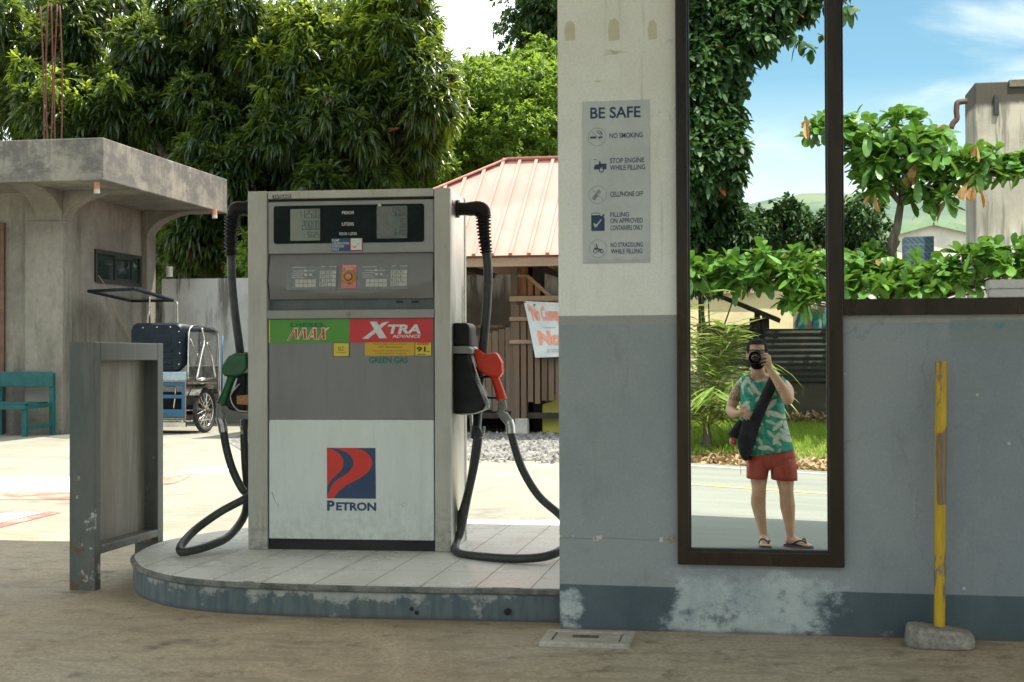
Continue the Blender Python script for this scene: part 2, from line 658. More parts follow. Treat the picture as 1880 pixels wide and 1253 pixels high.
xs = [-700, -300, -120, -60, -30, -20, -15] + [x * 0.75 for x in range(-16, 17)] + [15, 20, 30, 60, 120, 300, 700]
ys = [-900, -400, -150, -60, -30, -20, -16] + [y * 0.5 for y in range(-28, 14)] + [8, 10, 14, 20, 30, 60, 150, 400, 900]
tag(grid_sheet('ground', xs, ys, gh, GROUND), 'brown streaky concrete yard, bright where the sun reaches it', 'ground', kind='structure')

t = NT('road_asphalt')
p = t.pos()
a = t.noise(p, 70, 4, .7)
b = t.noise(t.scale(p, (.35, 1.6, 1)), 1.1, 6, .6)
base = t.mix(t.step(b, .35, .65), (0.175, 0.185, 0.17), (0.225, 0.23, 0.205))
k = t.step(a, .25, .75, .8, 1.18)
base = t.mix(1.0, base, t.n('ShaderNodeCombineColor', {0: k, 1: k, 2: k}).outputs[0], 'MULTIPLY')
t.bump(a, .4, .004)
ROAD = t.fin(base, .75, 0, .35)
rxs = [x * 1.0 for x in range(-36, 37)]


def strip(name, o0, o1, lift, m, xs_, label, cat):
    mb = MB()
    n = 30 if o1 - o0 > 1 else 1
    vs, fs = [], []
    for j in range(n + 1):
        for x in xs_:
            y = road_y(o0 + (o1 - o0) * j / n, x)
            vs.append((x, y, gh(x, y) + lift))
    nx = len(xs_)
    fs = [(j * nx + i, j * nx + i + 1, (j + 1) * nx + i + 1, (j + 1) * nx + i) for j in range(n) for i in range(nx - 1)]
    o = mb.add(vs, fs).build(name, m, smooth=True)
    return tag(o, label, cat, kind='structure')


strip('road', -8.75, .12, .014, ROAD, rxs, 'grey asphalt road in the sun behind the man in the mirror', 'road')
YEL = mat('yellow_road_paint', (0.72, 0.52, 0.16), (0.55, 0.42, 0.2), .7, sc=9, fine=.2)
WHT = mat('white_road_paint', (0.70, 0.69, 0.64), (0.42, 0.41, 0.38), .7, sc=7, lo=.45, hi=.7, fine=.2)
strip('road_centre_line', -5.42, -5.30, .019, YEL, rxs, 'thin yellow line along the middle of the road', 'road marking')
strip('road_edge_line', -8.28, -8.18, .019, WHT, rxs, 'thin white line along the far edge of the road', 'road marking')

# painted bands on the yard, left of the pump
PINK = mat('red_yard_paint', (0.62, 0.10, 0.07), (0.62, 0.30, 0.22), .6, sc=4, fine=.15)
WHY = mat('white_yard_paint', (0.68, 0.68, 0.68), (0.45, 0.43, 0.38), .6, sc=3, lo=.5, hi=.75, fine=.12)


def ground_poly(name, pix, m, label, lift=.004):
    mb = MB()
    pts = [on_ground(u, v, 0) for (u, v) in pix]
    mb.add([(q.x, q.y, lift) for q in pts], [tuple(range(len(pts)))])
    return tag(mb.build(name, m), label, 'ground marking', kind='structure')


ground_poly('yard_marking', [(-260, 905), (158, 905), (150, 877), (-260, 880)], WHY, 'broad white band painted on the sunny yard')
ground_poly('yard_marking', [(-260, 919), (170, 918), (158, 906), (-260, 906)], PINK, 'narrow red band along the front of the white band on the yard')
ground_poly('yard_marking', [(-120, 1000), (112, 942), (60, 938), (-120, 948)], PINK, 'faded red wedge painted on the yard nearest the steel guard')
ground_poly('yard_marking', [(-120, 990), (80, 943), (40, 941), (-120, 958)], WHY, 'faded white wedge inside the red wedge on the yard', .008)
ground_poly('yard_marking', [(270, 896), (322, 888), (352, 874), (270, 876)], PINK, 'red patch painted on the yard right of the steel guard')
ground_poly('yard_marking', [(318, 872), (412, 870), (424, 861), (345, 862)], WHY, 'small white patch painted on the yard before the sidecar')

# gravel round the hut
t = NT('grey_gravel')
p = t.pos()
d = t.vor(p, 17)
rc = t.vor(p, 17, 'Color')
base = t.mix(t.step(t.xyz(rc)[0], 0, 1), (0.08, 0.078, 0.074), (0.26, 0.25, 0.23))
t.bump(t.math('SUBTRACT', 1.0, d), .9, .05)
GRAVEL = t.fin(base, .85)
mb = MB()
rg = random.Random(5)
pts = [(-5.9, 15.9), (-4.8, 15.4), (-3.2, 15.1), (-1.6, 14.9), (4, 14.8), (4, 22.9), (-7.6, 22.9), (-7.2, 18.6)]
mb.add([(x, y, .006) for x, y in pts], [tuple(range(len(pts)))])
tag(mb.build('gravel_bed', GRAVEL), 'bed of grey gravel round the wooden hut', 'gravel', kind='structure')
mb = MB()
for i in range(4200):
    x, y = rg.uniform(-6.6, 0.5), 15.0 + 6.5 * rg.random() ** 1.5 + rg.uniform(-.5, .2)
    if x < -4.8 and y < 15.9 + (-4.8 - x): continue
    r = rg.uniform(.015, .045)
    a = rg.uniform(0, 6.28)
    vs = []
    for kk in range(5):
        vs.append((x + r * math.cos(a + kk * 1.2566) * rg.uniform(.7, 1.2), y + r * math.sin(a + kk * 1.2566) * rg.uniform(.7, 1.2), .003))
    vs.append((x + rg.uniform(-.3, .3) * r, y + rg.uniform(-.3, .3) * r, .004 + r * rg.uniform(.5, 1.0)))
    mb.add(vs, [(kk, (kk + 1) % 5, 5) for kk in range(5)])
t = NT('loose_stone')
rnd = t.n('ShaderNodeNewGeometry').outputs['Random Per Island']
STONE = t.fin(t.mix(rnd, (0.06, 0.058, 0.055), (0.27, 0.255, 0.23)), .85)
tag(mb.build('loose_gravel', STONE), 'loose grey stones lying over the gravel bed', 'gravel', kind='stuff')

# ---------------------------------------------------------------- the tiled island
t = NT('island_tile')
o_ = t.obj()
X, Y, Z = t.xyz(o_)
TW, TD = .232, .40


def line(co, step, width, off=0.0):
    f = t.math('FRACT', t.math('ADD', t.math('DIVIDE', co, step), off))
    return t.math('LESS_THAN', t.math('ABSOLUTE', t.math('SUBTRACT', f, .5)), width / step / 2)


gr = t.math('MAXIMUM', line(X, TW, .006, .12), line(Y, TD, .005, .45))
n1 = t.noise(o_, 3.0, 6, .65)
n2 = t.noise(t.scale(o_, (2, 9, 1)), 6, 5, .6)
tile = t.mix(t.step(n1, .35, .7), (0.76, 0.765, 0.74), (0.66, 0.65, 0.62))
tile = t.mix(t.step(n2, .58, .72, 0, .22), tile, (0.36, 0.32, 0.26))
col = t.mix(gr, tile, t.mix(t.step(n1, .4, .6), (0.20, 0.15, 0.115), (0.32, 0.29, 0.25)))
t.bump(t.math('SUBTRACT', 1.0, gr), .4, .002)
TILE = t.fin(col, t.math('ADD', t.math('MULTIPLY', gr, .5), t.step(n1, .3, .7, .2, .38)), 0, .5)

t = NT('peeling_blue_kerb_paint')
o_ = t.obj()
X, Y, Z = t.xyz(o_)
n1 = t.noise(o_, 5.5, 8, .68)
n2 = t.noise(t.scale(o_, (1, 1, 1), (4, 2, 1)), 1.2, 4, .5)
n3 = t.noise(t.scale(o_, (9, 9, 1.5)), 3.0, 5, .6)
blue = t.mix(t.step(n3, .35, .65), (0.075, 0.105, 0.118), (0.12, 0.15, 0.155))
peel = t.math('ADD', n1, t.math('MULTIPLY', t.math('SUBTRACT', n2, .5), .35))
peel = t.math('ADD', peel, t.step(Z, .02, .13, -.09, .07))
col = t.mix(t.step(peel, .53, .62), blue, t.mix(t.step(n3, .3, .7), (0.30, 0.31, 0.30), (0.42, 0.41, 0.38)))
col = t.mix(t.step(Z, .022, .0, 0, .75), col, (0.07, 0.06, 0.045))
col = t.mix(t.step(t.math('ADD', Z, t.math('MULTIPLY', n1, .02)), .108, .125, 0, .55), col, (0.10, 0.10, 0.05))
t.bump(peel, .4, .003)
KERB = t.fin(col, .7)
NOSE = mat('worn_concrete_nosing', (0.20, 0.195, 0.175), (0.09, 0.10, 0.085), .8, sc=12, lo=.42, hi=.62, fine=.25, bump=.4, bsc=90)


ISLE = [(-.42, 5.84), (-1.0, 5.815), (-1.7, 5.79), (-2.1, 5.81), (-2.34, 5.85), (-2.556, 5.95), (-2.77, 6.15), (-2.92, 6.39), (-2.99, 6.55), (-3.04, 6.8), (-3.06, 7.03), (-3.02, 7.25), (-2.93, 7.5), (-2.78, 7.75), (-2.5, 8.02), (-2.1, 8.2), (-1.6, 8.26), (-.42, 8.26)]


def island_outline(g=0.0):
    sp_ = smoothpts([(x, y, 0) for x, y in ISLE], 5)
    return [(-.42 + (q_.x + .42) * (1 + g / 2.64), 7.03 + (q_.y - 7.03) * (1 + g / 1.24)) for q_ in sp_]


IT = 0.14
isl = thing('pump_island', 'tiled kerbed island with a rounded end carrying the fuel pump', 'pump island', (-1.7, 7.0, 0))
MB().slab(island_outline(0), 0.0, IT - .028).build('kerb', KERB, isl, world=True, smooth='angle')
MB().slab(island_outline(.012), IT - .028, IT - .003).build('nosing', NOSE, isl, bevel=.006, world=True)
MB().slab(island_outline(-.006), IT - .003, IT).build('tiled_top', TILE, isl, world=True)
mb = MB()
HOLE = mat('dark_hole', (0.02, 0.02, 0.018), rough=.9)
for (u, v, r) in ((752, 1121, .009), (761, 1129, .009), (929, 1127, .014)):
    q = at(u, v, 5.76)
    MB().cyl((q.x, 5.81, max(.03, q.z)), (0, -1, 0), r, .016, 12).build('bolt_hole', HOLE, isl, world=True)

# ---------------------------------------------------------------- station building: pillar, wall, mirror, window, canopy
t = NT('two_tone_wall_paint')
p = t.pos()
X, Y, Z = t.xyz(p)
n1 = t.noise(p, 2.2, 7, .62)
n2 = t.noise(t.scale(p, (1, 1, 1), (7, 3, 2)), 7.5, 7, .7)
n3 = t.noise(t.scale(p, (3, 1, 14)), 2.0, 5, .6)
n4 = t.noise(p, 90, 3)
wob = t.math('MULTIPLY', t.math('SUBTRACT', n2, .5), .006)
cream = t.mix(t.step(n1, .42, .66), (0.79, 0.785, 0.72), (0.73, 0.725, 0.645))
cream = t.mix(t.math('MULTIPLY', t.step(n3, .60, .70), t.step(n2, .45, .6)), cream, (0.52, 0.48, 0.30))
grey = t.mix(t.step(n1, .38, .64), (0.255, 0.285, 0.295), (0.30, 0.32, 0.325))
grey = t.mix(t.step(X, .2, .9), grey, t.mix(t.step(n1, .38, .64), (0.205, 0.235, 0.255), (0.24, 0.265, 0.285)))
grey = t.mix(t.step(n2, .60, .74, 0, .5), grey, (0.21, 0.215, 0.22))
# roller band just under the cream paint
grey = t.mix(t.step(t.math('ADD', Z, wob), 1.222, 1.226), grey, (0.32, 0.315, 0.29))
navy = t.mix(t.step(n1, .4, .65), (0.058, 0.085, 0.102), (0.085, 0.115, 0.132))
n6 = t.noise(t.scale(p, (1, 1, .35), (1, 8, 3)), 9.0, 6, .7)
grey = t.mix(t.step(n6, .54, .72, 0, .38), grey, (0.17, 0.18, 0.18))
grey = t.mix(t.step(n6, .42, .28, 0, .30), grey, (0.36, 0.375, 0.375))
cream = t.mix(t.step(n6, .54, .74, 0, .35), cream, (0.58, 0.55, 0.41))
zz = t.math('ADD', Z, wob)
col = t.mix(t.step(zz, 1.259, 1.263), grey, cream)
col = t.mix(t.step(t.math('ADD', zz, t.math('MULTIPLY', X, .004)), .178, .174), col, navy)
# peeled paint under the mirror and at the pillar's foot
dx = t.math('ABSOLUTE', t.math('SUBTRACT', X, -.01))
reg = t.math('MULTIPLY', t.step(dx, .54, .22), t.step(Z, .34, .17))
dx2 = t.math('ABSOLUTE', t.math('SUBTRACT', X, -.74))
reg = t.math('MAXIMUM', reg, t.math('MULTIPLY', t.math('MULTIPLY', t.step(dx2, .12, .02), t.step(Z, .25, .12)), .72))
reg = t.math('MAXIMUM', reg, t.math('MULTIPLY', t.step(Z, .09, .0), .55))
nf = t.noise(t.scale(p, (1.0, 1, 1.25), (2, 5, 1)), 6.0, 9, .72)
peel = t.math('ADD', nf, t.math('MULTIPLY', t.math('SUBTRACT', reg, .62), .42))
chalk = t.mix(t.step(n2, .35, .65), (0.33, 0.38, 0.39), (0.47, 0.51, 0.50))
col = t.mix(t.math('MULTIPLY', t.step(t.math('ADD', peel, t.math('MULTIPLY', t.math('SUBTRACT', n2, .5), .22)), .49, .66), t.step(reg, .03, .3)), col, chalk)
# cracked line with flaked patches on the pillar
cz = t.math('ADD', t.math('SUBTRACT', Z, .365), t.math('MULTIPLY', t.math('SUBTRACT', n2, .5), .03))
crack = t.math('MULTIPLY', t.step(t.math('ABSOLUTE', cz), .004, .001), t.step(X, -.315, -.33))
flake = t.math('MULTIPLY', t.step(t.math('ABSOLUTE', cz), .013, .009), t.step(t.noise(t.scale(p, (7, 1, 2)), 2.6, 3), .56, .60))
flake = t.math('MULTIPLY', flake, t.step(X, -.32, -.34))
col = t.mix(t.math('MULTIPLY', crack, .45), col, (0.12, 0.12, 0.12))
col = t.mix(flake, col, (0.56, 0.52, 0.42))
# a few chips anywhere, grime at the foot
scr = t.step(t.vor(t.n('ShaderNodeVectorMath', {0: p, 1: t.n('ShaderNodeCombineXYZ', {0: t.math('MULTIPLY', n2, .25), 1: 0.0, 2: t.math('MULTIPLY', n1, .5)}).outputs[0]}, operation='ADD').outputs[0], 1.15, 'Distance', feature='DISTANCE_TO_EDGE'), .0035, .001)
col = t.mix(t.math('MULTIPLY', scr, t.step(n1, .5, .6, 0, .35)), col, (0.10, 0.10, 0.10))
drip = t.math('MULTIPLY', t.step(t.noise(t.scale(p, (9, 9, .35), (3, 1, 4)), 2.0, 5, .65), .60, .74), t.step(Z, .2, 1.2, .1, .35))
col = t.mix(drip, col, (0.19, 0.18, 0.155))
chip = t.math('MULTIPLY', t.step(t.vor(p, 9.0), .07, .04), t.step(n1, .5, .56))
col = t.mix(chip, col, (0.5, 0.48, 0.42))
col = t.mix(t.step(t.math('ADD', Z, t.math('MULTIPLY', n2, .03)), .035, .012, 0, .8), col, (0.10, 0.085, 0.065))
# the ghost of a torn poster with a blue smear, under the window
fx = t.math('MULTIPLY', t.step(X, .742, .748), t.step(Z, 1.145, 1.151))
fx = t.math('MULTIPLY', fx, t.step(Z, 1.236, 1.23))
col = t.mix(t.math('MULTIPLY', fx, .75), col, (0.20, 0.235, 0.225))
sm = t.math('MULTIPLY', fx, t.step(t.math('ABSOLUTE', t.math('SUBTRACT', Z, t.math('ADD', 1.175, t.math('MULTIPLY', n2, .06)))), .016, .006))
sm = t.math('MULTIPLY', sm, t.step(X, .955, .93))
col = t.mix(t.math('MULTIPLY', sm, t.step(t.noise(p, 14, 4), .4, .6)), col, (0.04, 0.20, 0.25))
k = t.step(n4, .2, .8, .93, 1.07)
col = t.mix(1.0, col, t.n('ShaderNodeCombineColor', {0: k, 1: k, 2: k}).outputs[0], 'MULTIPLY')
t.bump(t.math('ADD', n1, t.math('ADD', t.math('MULTIPLY', n4, .12), t.math('MULTIPLY', t.step(peel, .5, .62), .1))), .25, .012)
WALLP = t.fin(col, t.step(n1, .3, .7, .38, .6), 0, .45)
CREAM = mat('cream_soffit_paint', (0.62, 0.60, 0.52), (0.52, 0.50, 0.42), .7, sc=2, fine=.06)
BROWN = mat('brown_anodised_frame', (0.022, 0.014, 0.008), (0.040, 0.024, 0.012), .32, .35, sc=3, stretch=(4, 4, .6), fine=.15)
GASK = mat('black_gasket', (0.012, 0.018, 0.018), rough=.5)

t = NT('mirror_glass')
nm = t.noise(t.scale(t.obj(), (1, 1, .5)), 1.1, 2, .4)
sp = t.math('MULTIPLY', t.step(t.vor(t.obj(), 9), .016, .010), .25)
t.bump(nm, .012, .02)
MIRROR = t.fin(t.mix(sp, (0.88, 0.91, 0.87), (.6, .6, .55)), 0.0, 1.0)

stn = thing('station_building', 'cream and blue-grey painted station building with a corner pillar and wide canopy', 'building', (0, 6.0, 0))
WT = 4.58
XR = 9.0
# wall with its two openings: pieces butt together, all faces on y=5.7 are parts of one mesh without overlaps
mb = MB()
fx0, fx1, fz0 = -.304, .341, .272           # mirror frame outer
rz0, rz1 = 1.253, 1.316
mb.box(-.780, fx0, 5.70, 6.0, -.02, WT)                       # pillar
mb.box(fx0, fx1, 5.70, 6.0, -.02, fz0)                       # below the mirror
mb.box(fx1, XR, 5.70, 6.0, -.02, rz0)                        # dado under the window
mb.box(fx0, XR, 5.80, 6.0, 3.5, WT)                           # head above the windows
mb.box(3.2, XR, 5.706, 6.0, rz0, 3.5)                         # beyond the window
wl = mb.build('wall', WALLP, stn, world=True)
mb = MB().box(-.45, -.30, 6.0, 7.0, -.02, WT).box(-.30, XR, 6.85, 7.0, -.02, WT)
mb.build('rear_wall', CREAM, stn, world=True)
mb = MB()
mb.cyl(at(1234, 990, 5.7) + Vector((0, .001, 0)), (0, -1, 0), .0165, .003, 20)
mb.build('plaster_patch', mat('plaster_patch', (0.34, 0.30, 0.22), (0.24, 0.21, 0.15), .8, sc=40, fine=.2), stn, world=True)
cp = MB().box(-9.5, 11.5, -.18, 9.75, WT, WT + .55).build('canopy', CREAM, stn, world=True)
# extra canopy posts, out of the picture to the left and right
MB().box(-8.9, -8.5, 7.0, 7.4, 0, WT).build('canopy_post', CREAM, stn, world=True)

GY = 5.722                                    # glass plane is at MIRROR_Y seen through the frame's lip


def frame(outer, inner, y0, y1):
    """four mitred frame bars as one ring"""
    (a, b, c, d), (e, f, g, h) = outer, inner
    mb_ = MB()
    for y in (0,):
        vs = [(a, y0, c), (b, y0, c), (b, y0, d), (a, y0, d), (e, y0, g), (f, y0, g), (f, y0, h), (e, y0, h)]
        vs += [(q[0], y1, q[2]) for q in vs]
        fs = []
        for i in range(4):
            j = (i + 1) % 4
            fs += [(i, j, 4 + j, 4 + i), (8 + i, 12 + i, 12 + j, 8 + j), (i, 8 + i, 8 + j, j), (4 + i, 4 + j, 12 + j, 12 + i)]
        mb_.add(vs, fs)
    return mb_


fr = frame((fx0, fx1, fz0, 3.5), (fx0 + .046, fx1 - .058, fz0 + .055, 3.44), 5.668, 5.79).build('mirror_frame', BROWN, stn, bevel=.004, world=True)
frame((fx0 + .046, fx1 - .058, fz0 + .055, 3.44), (fx0 + .053, fx1 - .063, fz0 + .064, 3.43), 5.684, 5.78).build('gasket', GASK, fr, world=True)
mp = MB()
mp.add([(fx0 + .04, 5.7, fz0 + .05), (fx1 - .05, 5.7, fz0 + .05), (fx1 - .05, 5.7, 3.45), (fx0 + .04, 5.7, 3.45)], [(0, 1, 2, 3)])
mp.add([(fx0 + .04, 5.706, fz0 + .05), (fx1 - .05, 5.706, fz0 + .05), (fx1 - .05, 5.706, 3.45), (fx0 + .04, 5.706, 3.45)], [(3, 2, 1, 0)])
g = mp.build('mirror_pane', MIRROR, fr, world=True)
g['label'] = 'tall mirror pane in which the man with the camera is reflected'
wf = frame((fx1 + .0015, 3.2, rz0, 3.5), (fx1 + .006, 3.14, rz1, 3.44), 5.672, 5.79).build('window_frame', BROWN, stn, bevel=.003, world=True)
mp = MB()
mp.add([(fx1 + .002, 5.7, rz1 - .01), (3.15, 5.7, rz1 - .01), (3.15, 5.7, 3.45), (fx1 + .002, 5.7, 3.45)], [(0, 1, 2, 3)])
mp.add([(fx1 + .002, 5.706, rz1 - .01), (3.15, 5.706, rz1 - .01), (3.15, 5.706, 3.45), (fx1 + .002, 5.706, 3.45)], [(3, 2, 1, 0)])
g = mp.build('window_pane', MIRROR, wf, world=True)
g['label'] = 'wide mirrored window pane reflecting the broad-leaved tree and the sky'

# white box on the window rail
WB = mat('white_plastic_box', (0.62, 0.60, 0.58), (0.52, 0.50, 0.48), .45, sc=5, fine=.04)
bq = at(1816, 552, 5.68)
bx = thing('storage_box', 'small white plastic box standing on the brown window rail', 'box', (bq.x, 5.675, rz1))
MB().box(0, .26, -.018, .018, 0, .032).build('tray', WB, bx, bevel=.004)
MB().box(-.003, .263, -.021, .021, .033, .068).build('lid', WB, bx, bevel=.005)

# ---------------------------------------------------------------- safety sign
SGN = mat('pale_grey_sign_plate', (0.52, 0.54, 0.53), (0.46, 0.475, 0.465), .42, sc=3, fine=.03)
INK = mat('dark_blue_ink', (0.012, 0.035, 0.085), (0.02, 0.05, 0.11), .5, sc=20)
GINK = mat('grey_ink', (0.33, 0.345, 0.345), rough=.5)
a, b = at(1069, 187, 5.69), at(1193, 482, 5.69)
SW, SH = b.x - a.x, a.z - b.z
sg = thing('safety_sign', 'pale grey safety sign reading BE SAFE on the cream pillar', 'sign', (a.x, 5.6985, b.z))
MB().box(0, SW, -.004, 0, 0, SH).build('plate', SGN, sg, bevel=.001)


def su(x): return (x - 70) / 475 * SW          # crop pixels of the sign measured at 3.79 px per photo px
def sv(y): return (1185 - y) / 1123 * SH


yt = -.0046
add_text(MB(), 'BE SAFE', su(126), su(484), sv(183), sv(104), yt, .022).build('heading', INK, sg)
tx = [('NO SMOKING', 263, 499, 322, 286), ('STOP ENGINE', 265, 508, 494, 460), ('WHILE FILLING', 265, 515, 544, 508), ('CELLPHONE OFF', 266, 500, 728, 692),
      ('FILLING', 266, 398, 867, 835), ('ON APPROVED', 266, 497, 911, 876), ('CONTAINERS ONLY', 266, 496, 960, 925), ('NO STRADDLING', 267, 496, 1077, 1044), ('WHILE FILLING', 268, 492, 1122, 1088)]
for (s_, x0, x1, y0, y1) in tx:
    add_text(MB(), s_, su(x0), su(x1), sv(y0), sv(y1), yt, .016).build('lettering', INK, sg)


def ring(mb_, cx, cz, r, w, y, n=40):
    vs = []
    for i in range(n):
        a_ = 2 * math.pi * i / n
        vs += [(cx + r * math.cos(a_), y, cz + r * math.sin(a_)), (cx + (r - w) * math.cos(a_), y, cz + (r - w) * math.sin(a_))]
    mb_.add(vs, [(2 * i, (2 * i + 2) % (2 * n), (2 * i + 3) % (2 * n), 2 * i + 1) for i in range(n)])


def flat(mb_, pix, y):
    mb_.add([(su(x), y, sv(z)) for x, z in pix], [tuple(range(len(pix)))])


def fline(mb_, pix, w, y):
    for i in range(len(pix) - 1):
        (x0, z0), (x1, z1) = pix[i], pix[i + 1]
        d = math.hypot(x1 - x0, z1 - z0)
        nx, nz = -(z1 - z0) / d * w / 2, (x1 - x0) / d * w / 2
        flat(mb_, [(x0 + nx, z0 + nz), (x1 + nx, z1 + nz), (x1 - nx, z1 - nz), (x0 - nx, z0 - nz)], y)


for (cx, cy) in ((175, 310), (177, 711), (178, 1085)):
    gm = MB()
    ring(gm, su(cx), sv(cy), su(136) - su(70), su(75) - su(70), -.0046)
    fline(gm, [(cx - 45, cy - 45), (cx + 45, cy + 45)], 5, -.00455)
    gm.build('prohibition_ring', GINK, sg)
im = MB()
flat(im, [(124, 306), (168, 306), (168, 320), (124, 320)], -.005)
flat(im, [(184, 307), (214, 307), (214, 319), (184, 319)], -.005)
fline(im, [(172, 268), (180, 284), (196, 290), (198, 302)], 4, -.005)
fline(im, [(180, 262), (192, 272), (204, 276), (212, 298)], 4, -.005)
fline(im, [(196, 280), (212, 290)], 4, -.005)
im.build('cigarette_pictogram', INK, sg)
im = MB()
flat(im, [(150, 522), (160, 502), (185, 500), (190, 478), (196, 478), (202, 497), (240, 495), (241, 535), (222, 535), (212, 520), (198, 520), (188, 535), (152, 535)], -.005)
ring(im, su(204), sv(540), su(89) - su(70), su(78) - su(70), -.0056, 20)
fline(im, [(150, 466), (172, 470)], 5, -.005)
im.build('car_pictogram', INK, sg)
gm = MB()
ring(gm, su(204), sv(540), su(82) - su(70), su(80) - su(70), -.006, 20)
gm.build('car_wheel', SGN, sg)
gm = MB()
fline(gm, [(120, 462), (120, 560), (135, 565)], 3, -.005)
gm.build('pump_outline', GINK, sg)
gm = MB()
flat(gm, [(133, 735), (180, 672), (204, 690), (155, 752)], -.0052)
gm.build('phone_pictogram', GINK, sg)
im = MB()
fline(im, [(150, 728), (190, 680)], 3, -.0056)
for kk in range(3):
    fline(im, [(140 + kk * 9, 737 - kk * 11), (160 + kk * 9, 745 - kk * 11)], 5, -.0056)
im.build('phone_keys', INK, sg)
im = MB()
flat(im, [(130, 852), (192, 852), (205, 862), (216, 846), (226, 850), (218, 866), (225, 872), (225, 962), (130, 962)], -.005)
fline(im, [(132, 850), (136, 838), (184, 838), (196, 850)], 4, -.005)
im.build('container_pictogram', INK, sg)
wm = MB()
flat(wm, [(144, 912), (155, 906), (162, 922), (200, 882), (206, 884), (164, 938), (156, 936)], -.0056)
im = MB()
ring(im, su(158), sv(1102), su(86) - su(70), su(75) - su(70), -.005, 18)
ring(im, su(205), sv(1104), su(84) - su(70), su(75) - su(70), -.005, 18)
fline(im, [(150, 1080), (170, 1084), (190, 1090), (206, 1092)], 8, -.0052)
fline(im, [(166, 1052), (172, 1080), (186, 1092), (182, 1108)], 7, -.0055)
im.build('motorcycle_pictogram', INK, sg)
wm.build('tick', SGN, sg)
# wrinkled tape along the sign's torn lower edge
mb = MB()
flat(mb, [(100, 1160), (190, 1150), (250, 1166), (320, 1152), (400, 1168), (430, 1152), (500, 1162), (540, 1150), (540, 1178), (100, 1180)], -.0045)
mb.build('torn_edge', mat('torn_paper', (0.50, 0.51, 0.49), (0.40, 0.38, 0.33), .7, sc=60), sg)

# tape marks left on the cream paint above the sign
TAPE = mat('old_tape_residue', (0.60, 0.57, 0.42), (0.55, 0.51, 0.36), .6, sc=30, fine=.1)
for i, (u0, u1, v0, v1, lab) in enumerate(((1116, 1138, 33, 76, 'middle smear of old tape above the safety sign'), (1036, 1056, 38, 76, 'left smear of old tape above the safety sign'), (1189, 1206, 36, 74, 'right smear of old tape above the safety sign'))):
    q0, q1 = at(u0, v1, 5.7), at(u1, v0, 5.7)
    w_, h_ = q1.x - q0.x, q1.z - q0.z
    pl = [(q0.x + w_ * (.5 + .5 * math.cos(a_) * (1 if abs(math.sin(a_)) < .9 else .8)), q0.z + h_ * (.5 + .5 * math.sin(a_))) for a_ in [k_ * math.pi / 7 for k_ in range(14)]]
    pl = [(q0.x + w_ * .1, q0.z), (q1.x, q0.z + .004), (q1.x - w_ * .05, q0.z + h_ * .8), (q0.x + w_ * .6, q1.z), (q0.x + w_ * .15, q0.z + h_ * .9), (q0.x, q0.z + h_ * .5)]
    tag(MB().prism(pl, 5.6992, 5.7).build('tape_mark', TAPE), lab, 'tape mark', 'tape marks on the pillar')

# ---------------------------------------------------------------- cover plate and stand by the wall
CONC = mat('pale_concrete_cover', (0.46, 0.43, 0.385), (0.36, 0.335, 0.295), .85, sc=8, fine=.2, bump=.3)
IRON = mat('dirty_iron', (0.10, 0.085, 0.07), (0.16, 0.13, 0.10), .7, .3, sc=14, fine=.2)
q = [on_ground(u, v, .01) for (u, v) in ((1005, 1171), (1166, 1170), (1177, 1147), (1030, 1146))]
cv = thing('inspection_cover', 'pale rectangular concrete inspection cover in the yard before the pillar', 'cover', (-.63, 5.45, 0))
mb = MB()
x0, x1, y0, y1 = -.815, -.47, 5.36, 5.615
zt = .014
mb.box(x0, x1, y0, y0 + .04, -.05, zt).box(x0, x1, y1 - .04, y1, -.05, zt).box(x0, x0 + .04, y0 + .04, y1 - .04, -.05, zt).box(x1 - .04, x1, y0 + .04, y1 - .04, -.05, zt)
mb.build('rim', CONC, cv, bevel=.004, world=True)
MB().box(x0 + .046, x1 - .046, y0 + .046, y1 - .046, -.05, zt - .003).build('lid', CONC, cv, bevel=.003, world=True)
MB().box(-.70, -.60, 5.47, 5.50, 0, zt + .002).build('lifting_slot', IRON, cv, world=True)

t = NT('chipped_yellow_bamboo_paint')
o_ = t.obj()
n1 = t.noise(t.scale(o_, (3, 3, .7)), 4.5, 7, .6)
n2 = t.noise(t.scale(o_, (16, 16, 1.2)), 5, 5, .6)
ycol = t.mix(t.step(n2, .35, .65), (0.58, 0.37, 0.010), (0.46, 0.285, 0.010))
wood = t.mix(t.step(n2, .3, .7), (0.30, 0.20, 0.115), (0.17, 0.115, 0.07))
zc = t.xyz(o_)[2]
bare = t.math('MULTIPLY', t.step(zc, .50, .56), t.step(zc, .84, .78))
bare = t.math('MULTIPLY', bare, t.step(t.xyz(o_)[0], -.014, -.004))
bare = t.math('MAXIMUM', bare, t.math('MULTIPLY', t.math('MULTIPLY', t.step(zc, .16, .22), t.step(zc, .38, .32)), .25))
bare = t.math('MAXIMUM', bare, t.step(zc, .06, .02))
f = t.step(t.math('ADD', n1, t.math('MULTIPLY', bare, .23)), .545, .575)
t.bump(n2, .3, .003)
YB = t.fin(t.mix(f, ycol, wood), .55)
b0 = on_ground(1718, 1160, 0.0)
st = thing('marker_stand', 'chipped yellow bamboo pole set in a worn concrete block by the wall', 'pole stand', (b0.x - .018, 5.56, gh(.7, 5.56)))
blk = []
rg = random.Random(3)
prof = [(-.125, -.045), (-.085, -.075), (.09, -.075), (.115, -.045), (.115, .03), (.095, .06), (-.10, .06), (-.128, .025)]
mb = MB()
mb.loft([[(x * 1.0, y, 0.0) for x, y in prof], [(x * 1.02, y * 1.02, .028) for x, y in prof], [(x * .99, y, .060 - .010 * x / .13) for x, y in prof], [(x * .92, y * .88, .074 - .014 * x / .13) for x, y in prof]])
